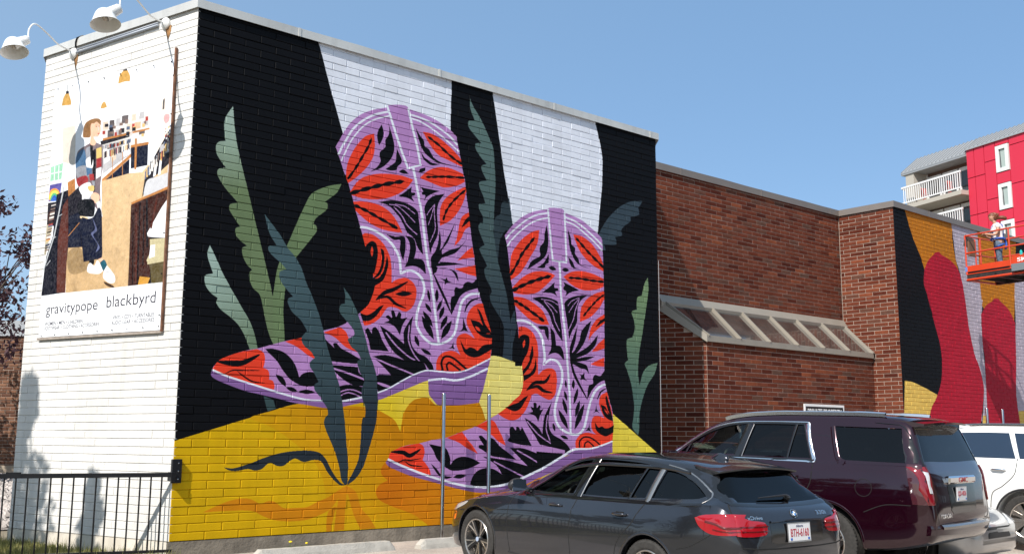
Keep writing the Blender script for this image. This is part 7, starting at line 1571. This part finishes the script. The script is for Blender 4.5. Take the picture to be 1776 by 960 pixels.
ey_ = empty('suv', (0, 0, 0), label='large dark maroon four-wheel drive with chrome-edged windows and silver roof rails', cat='car')
place(ey_, (6.33, -2.72, .01), 96.2, 2.0)
M_PY = paint('maroon_paint', (.021, .0025, .009), .5, .12); cy = Car(TY, ey_, M_PY)
yf = [(.80, 1.36), (1.02, 1.54), (1.30, 1.68), (1.60, 1.755), (1.80, 1.775), (1.70, 1.375), (1.2, 1.36)]; yfc = [True, False, False, False, True, True, False]
yr = [(1.80, 1.37), (1.90, 1.768), (2.3, 1.785), (2.60, 1.785), (2.75, 1.375), (2.2, 1.37)]; yrc = [True, True, False, True, True, False]
yq = [(3.02, 1.77), (3.14, 1.42), (3.20, 1.385), (3.92, 1.385), (3.83, 1.765)]; yqc = [True, False, True, True, True]
cut = []
for s_ in (1, -1): cut += [cy.cutter(yf, 'y', s_, .16, .07, yfc), cy.cutter(yr, 'y', s_, .16, .07, yrc), cy.cutter(yq, 'y', s_, .16, .07, yqc)]
wy_ = [(.80, -.74), (1.62, -.66), (1.62, .66), (.80, .74)]; cut.append(cy.cutter(wy_, 'z', 1, .18, .1, False))
rgy = [(-.83, 1.40), (-.70, 1.82), (.70, 1.82), (.83, 1.40), (0, 1.385)]; cut.append(cy.cutter(rgy, 'x', 1, .20, .08, [True, True, True, True, False]))
cy.body([(0, .40), (2.95, .40)], .485, cut, (.82, 3.98, .55), .58)
for s_ in (1, -1):
    cy.patch('window', yf, 'y', s_, -.012, glass('green_glass', (.72, .84, .72)), step=.1, smooth=yfc, thick=0); cy.patch('window', yr, 'y', s_, -.012, G_DRK, step=.1, smooth=yrc, thick=0)
    cy.patch('window', yq, 'y', s_, .002, G_DRK, step=.1, smooth=yqc, thick=.0)
    cy.strip('chrome_line', [(.64, 1.325), (.96, 1.535), (1.27, 1.70), (1.60, 1.782), (1.95, 1.805), (2.62, 1.815), (2.665, 1.80), (2.72, 1.60), (2.815, 1.36), (2.70, 1.345), (1.8, 1.338), (.9, 1.318)], 'y', s_, .020, .009, M_CRM, closed=True, smooth=[True, False, False, False, False, False, False, False, False, True, False, False])
    cy.strip('chrome_pillar', [(2.655, 1.80), (2.70, 1.62), (2.80, 1.37)], 'y', s_, .055, .008, M_CRM)
    cy.strip('window_seal', [(.76, 1.345), (1.0, 1.53), (1.29, 1.68), (1.60, 1.765), (1.95, 1.787), (2.60, 1.798), (2.77, 1.362), (1.8, 1.352)], 'y', s_, .026, .003, M_GLOSSB, closed=True, smooth=[True, False, False, False, False, True, True, False])
    cy.strip('pillar_trim', [(1.745, 1.36), (1.85, 1.77)], 'y', s_, .12, .003, M_GLOSSB, smooth=False); cy.strip('window_divider', [(2.44, 1.37), (2.50, 1.79)], 'y', s_, .03, .003, M_GLOSSB, smooth=False)
    cy.strip('pillar_line', [(1.80, 1.36), (1.90, 1.77)], 'y', s_, .012, .005, M_BRUSH, smooth=False); cy.strip('window_divider', [(.93, 1.37), (.96, 1.49)], 'y', s_, .025, .003, M_GLOSSB, smooth=False)
    cy.strip('pillar_edge', [(2.98, 1.775), (3.09, 1.43), (3.135, 1.37), (3.20, 1.352)], 'y', s_, .060, .007, M_PY)
    for q in ([(.62, 1.26), (.56, 1.0), (.56, .6), (.62, .42)], [(1.76, 1.33), (1.68, 1.0), (1.68, .42)], [(2.80, 1.34), (2.78, 1.1), (2.66, .92), (2.46, .78), (2.42, .42)]): cy.strip('door_seam', q, 'y', s_, .012, .0018, M_GAP)
    cy.strip('sill_line', [(.6, .42), (1.5, .41), (2.44, .42)], 'y', s_, .03, .005, M_PLAS)
    for c_ in (0, 2.95): cy.strip('arch_lip', [(c_-math.cos(a)*.495, .40+math.sin(a)*.495) for a in np.linspace(-.05, 3.2, 20)], 'y', s_, .03, .005, M_PY)
    cy.strip('fuel_flap_seam', [(3.45+math.cos(a)*.10, 1.08+math.sin(a)*.10) for a in np.linspace(0, 6.28, 17)[:-1]], 'y', s_, .007, .0014, M_GAP, closed=True)
    for b_ in (1.44, 2.50):
        h, n = cy.hit(b_, 1.16, 'y', s_); m = MB(); m.tube([h+Vector((.12, 0, 0)), h+Vector((.07, 0, 0))+n*.03, h+Vector((-.07, 0, 0))+n*.03, h+Vector((-.12, 0, 0))], [.013, .018, .018, .013], 8); m.build('door_handle', M_PY, ey_, True)
    h, n = cy.hit(.88, 1.26, 'y', s_); m = MB(); m.tube([h, h+Vector((0, .13*s_, .02))], .03, 8); m.box((h.x-.02, min(h.y+.08*s_, h.y+.30*s_), h.z-.07), (h.x+.09, max(h.y+.08*s_, h.y+.30*s_), h.z+.14), .035); mo = m.build('mirror', M_PY, ey_, 35)
    m = MB(); m.obox((h.x-.024, h.y+.19*s_, h.z+.035), (0, 1, 0), (0, 0, 1), (1, 0, 0), .085, .08, .003); m.build('mirror_glass', bpy.data.materials['mirror_silver'], mo)
    for b_ in (0, 2.95): wheel(ey_, b_, s_, .845, .40, .27, .255, 'yuk')
    cy.strip('roof_rail', [(1.45, .70*s_), (1.62, .70*s_), (2.4, .70*s_), (3.40, .685*s_), (3.60, .68*s_)], 'z', 1, .045, .05, mat('rail_alloy', (.72, .74, .76), .2, .9))
    cy.patch('tail_lamp', [(3.94, 1.375), (4.09, 1.375), (4.15, 1.20), (4.19, .93), (4.02, .93), (3.99, 1.1)], 'y', s_, .008, M_LENSD2, step=.05, smooth=False, thick=.012)
    cy.patch('tail_lamp', [(.94*s_, 1.345), (.865*s_, 1.35), (.855*s_, 1.15), (.865*s_, .93), (.925*s_, .93), (.955*s_, 1.1)], 'x', 1, .012, M_LENSR2, step=.05, smooth=False, thick=.016)
    cy.patch('clear_lamp', [(.905*s_, 1.29), (.875*s_, 1.29), (.87*s_, 1.06), (.90*s_, 1.06)], 'x', 1, .020, M_LENSC, step=.04, smooth=False, thick=.006)
    cy.strip('lamp_edge', [(.862*s_, 1.35), (.85*s_, 1.15), (.86*s_, .935)], 'x', 1, .022, .016, M_LENSD)
    cy.strip('bumper_seam', [(3.45, .80), (3.7, .90), (4.0, .915)], 'y', s_, .010, .002, M_GAP)
    cy.strip('tailgate_seam', [(.86*s_, 1.385), (.835*s_, 1.30), (.835*s_, .95), (.78*s_, .72)], 'x', 1, .010, .002, M_GAP)
cy.patch('rear_window', rgy, 'x', 1, -.004, G_DRK, step=.1, smooth=[True, True, True, True, False], thick=0); cy.patch('windscreen', wy_, 'z', 1, -.006, G_CLR, step=.12, smooth=False, thick=0)
for s_ in (1, -1): cy.strip('rear_pillar_trim', [(.875*s_, 1.385), (.81*s_, 1.6), (.735*s_, 1.83)], 'x', 1, .085, .006, M_GLOSSB)
m = MB(); N_ = 14; vs = []
for i in range(N_+1):
    y = -.74+1.48*i/N_; c = 1-(y/.74)**2; be = 4.08+.05*c
    vs += [(-3.72, y, 1.90-.03*(1-c)), (-3.9, y, 1.895-.03*(1-c)), (-be, y, 1.868-.03*(1-c)), (-be, y, 1.845-.03*(1-c)), (-3.97, y, 1.80), (-3.86, y, 1.80)]
m.add(vs, [(i*6+k, (i+1)*6+k, (i+1)*6+k+1, i*6+k+1) for i in range(N_) for k in range(5)]+[(0, 1, 2, 3, 4, 5), tuple(N_*6+k for k in range(6))[::-1]]); m.build('roof_spoiler', M_PY, ey_, 35)
h, n = cy.hit(0, 1.865, 'x', 1); m = MB(); m.box((-4.145, -.22, 1.845), (-4.128, .22, 1.862)); m.build('brake_light', M_LENSD, ey_)
h, n = cy.hit(0, 1.20, 'x', 1); m = MB(); m.box((h.x-.05, -.42, 1.155), (h.x+.02, .42, 1.245), .02); cbx = m.build('chrome_bar', M_CRM, ey_, 35); flat_local('GMC', (h.x-.052, .14, 1.168), (0, -1, 0), (0, 0, 1), .28, .062, mat('badge_red', (.35, .02, .02), .3), cbx, .01)
cy.patch('plate_recess', [(-.40, .86), (-.42, 1.15), (.42, 1.15), (.40, .86), (.33, .82), (-.33, .82)], 'x', 1, .004, M_GLOSSB, step=.08, smooth=False, thick=.008)
plate(cy, 4.2, .06, 1.035, ey_, 'CJD-4026', .02)
badge(cy, 'YUKON', .74, .775, .34, .055, ey_)
m = MB(); vs = []; N_ = 12
for i in range(N_+1):
    y = -.93+1.86*i/N_; c = 1-(y/.93)**4; bx = 4.20+.10*c; vs += [(-4.02, y, .70), (-bx, y, .705), (-bx-.012, y, .66), (-bx, y, .60), (-4.05, y, .58)]
m.add(vs, [(i*5+k, (i+1)*5+k, (i+1)*5+k+1, i*5+k+1) for i in range(N_) for k in range(4)]+[(0, 1, 2, 3, 4), tuple(N_*5+k for k in range(5))[::-1]]); m.build('bumper_step', M_PY, ey_, 40)
m = MB(); vs = []
for i in range(N_+1):
    y = -.74+1.48*i/N_; c = 1-(y/.93)**4; bx = 4.20+.10*c; vs += [(-bx+.09, y, .712), (-bx+.005, y, .712), (-bx-.018, y, .69), (-bx-.02, y, .662)]
m.add(vs, [(i*4+k, (i+1)*4+k, (i+1)*4+k+1, i*4+k+1) for i in range(N_) for k in range(3)]); m.build('chrome_step', M_BRUSH, ey_, 40)
h, n = cy.hit(2.05, .0, 'z', 1); bm = bmesh.new(); bmesh.ops.create_icosphere(bm, subdivisions=2, radius=1)
for v in bm.verts: x, y, z = v.co; v.co = (x*.09, y*.03, max(z, -.1)*.07)
bm.transform(Matrix.Translation((-1.62, -.1, 1.835))); m = MB(); m.bm(bm); m.build('aerial_fin', M_BLK, ey_, True)
m = MB(); m.box((-3.95, -.8, .50), (-.95, .8, .58)); m.box((-1.15, -.78, .75), (-.85, .78, 1.22), .05); m.build('cabin_floor', M_TRIM, ey_)
seats(ey_, (1.9, 2.9), .72, .42); m = MB(); m.tube([Vector((-1.35+.08*math.cos(a)*.4, .42+.19*math.sin(a), 1.25+.18*math.cos(a))) for a in np.linspace(0, 6.28, 24)], .016, 6); m.build('steering_wheel', M_TRIM, ey_, True)
cy.bm.free()
# ================================================================== silver car, nose towards the camera behind the maroon car
es = empty('saloon_car', (0, 0, 0), label='silver car almost hidden behind the maroon car, only its front corner in view', cat='car')
place(es, (8.52, -5.76, -.13), -88, -2.0); M_PS = paint('silver_paint', (.42, .42, .42), .8, .30); cs_ = Car(TB, es, M_PS)
cs_.body([(0, .33), (2.81, .33)], .372, [], None, .56)
for s_ in (1, -1):
    cs_.patch('headlamp', [(-.66, .57), (-.40, .60), (-.05, .72), (-.02, .76), (-.30, .735), (-.60, .66)], 'y', s_, .006, M_LENSC, step=.05, thick=.01)
    cs_.patch('headlamp', [(.40*s_, .58), (.55*s_, .57), (.72*s_, .60), (.74*s_, .68), (.55*s_, .665)], 'x', -1, .006, M_LENSC, step=.05, thick=.01)
    cs_.strip('bumper_seam', [(-.48, .56), (-.42, .66)], 'y', s_, .01, .002, M_GAP); cs_.patch('window', fw_, 'y', s_, .003, M_GLOSSB, step=.1, smooth=fwc); cs_.patch('window', rw_, 'y', s_, .003, M_GLOSSB, step=.1, smooth=rwc)
    for b_ in (0, 2.81): wheel(es, b_, s_, .775, .328, .225, .235, 'suv')
cs_.patch('windscreen', ws, 'z', 1, .003, M_GLOSSB, step=.12, smooth=False); cs_.patch('rear_window', rg, 'x', 1, .003, M_GLOSSB, step=.1, smooth=False)
cs_.patch('grille', [(-.34, .42), (-.38, .56), (.38, .56), (.34, .42)], 'x', -1, .005, M_PLAS, step=.08, smooth=False); cs_.bm.free()
# ================================================================== white car on the right
ew = empty('suv', (0, 0, 0), label='white sport utility car at the right edge of the car park', cat='car')
TW = {k: ([(a, (z-.33)*.93+.30 if k in ('zs', 'zt', 'zb') else z*.965) for a, z in v] if k != 'crease' else v) for k, v in TY.items()}
a_ = math.radians(91); rwx = np.array([10.62, -6.05]); fv = np.array([math.cos(a_), math.sin(a_)]); lf_ = np.array([-fv[1], fv[0]]); fa = rwx+fv*2.95-lf_*.93
place(ew, (fa[0], fa[1], .06), 91, 1.6); M_PW = paint('white_paint', (.80, .80, .78), .05, .35); cw = Car(TW, ew, M_PW); cw.body([(0, .37), (2.95, .37)], .44, [], None, .55)
def sc(q): return [(a, (z-.33)*.93+.30) for a, z in q]
for s_ in (1, -1):
    cw.patch('window', sc(yf), 'y', s_, .003, mat('dark_blue_glass', (.012, .025, .05), .04, coat=1), step=.1, smooth=yfc); cw.patch('window', sc([(1.76, 1.37), (1.86, 1.768), (2.3, 1.785), (2.66, 1.785), (2.80, 1.375), (2.2, 1.37)]), 'y', s_, .003, bpy.data.materials['dark_blue_glass'], step=.1, smooth=yrc)
    cw.patch('window', sc([(2.74, 1.785), (2.86, 1.375), (3.86, 1.40), (3.74, 1.765)]), 'y', s_, .003, bpy.data.materials['dark_blue_glass'], step=.1, smooth=False)
    for q in ([(.62, 1.2), (.58, .9), (.62, .42)], [(1.74, 1.28), (1.70, 1.0), (1.70, .42)], [(2.83, 1.28), (2.80, 1.05), (2.62, .86), (2.46, .74), (2.42, .42)]): cw.strip('door_seam', q, 'y', s_, .012, .0018, M_GAP)
    for b_ in (1.44, 2.56): h, n = cw.hit(b_, 1.10, 'y', s_); m = MB(); m.tube([h+Vector((.12, 0, 0)), h+Vector((.07, 0, 0))+n*.03, h+Vector((-.07, 0, 0))+n*.03, h+Vector((-.12, 0, 0))], [.013, .018, .018, .013], 8); m.build('door_handle', M_CRM, ew, True)
    for b_ in (0, 2.95): wheel(ew, b_, s_, .80, .375, .25, .27, 'suv')
    cw.strip('roof_rail', [(1.45, .68*s_), (1.62, .68*s_), (2.4, .68*s_), (3.40, .665*s_), (3.60, .66*s_)], 'z', 1, .04, .035, M_BRUSH)
    cw.strip('arch_lip', [(2.95-math.cos(a)*.455, .37+math.sin(a)*.455) for a in np.linspace(-.05, 3.2, 20)], 'y', s_, .03, .005, M_PLAS); cw.patch('tail_lamp', sc([(3.94, 1.375), (4.09, 1.375), (4.19, 1.1), (4.02, 1.1)]), 'y', s_, .008, M_LENSR, step=.05, smooth=False)
cw.patch('rear_window', sc(rgy), 'x', 1, .003, M_GLOSSB, step=.1, smooth=False); cw.patch('windscreen', sc(wy_), 'z', 1, .003, M_GLOSSB, step=.12, smooth=False); cw.bm.free()
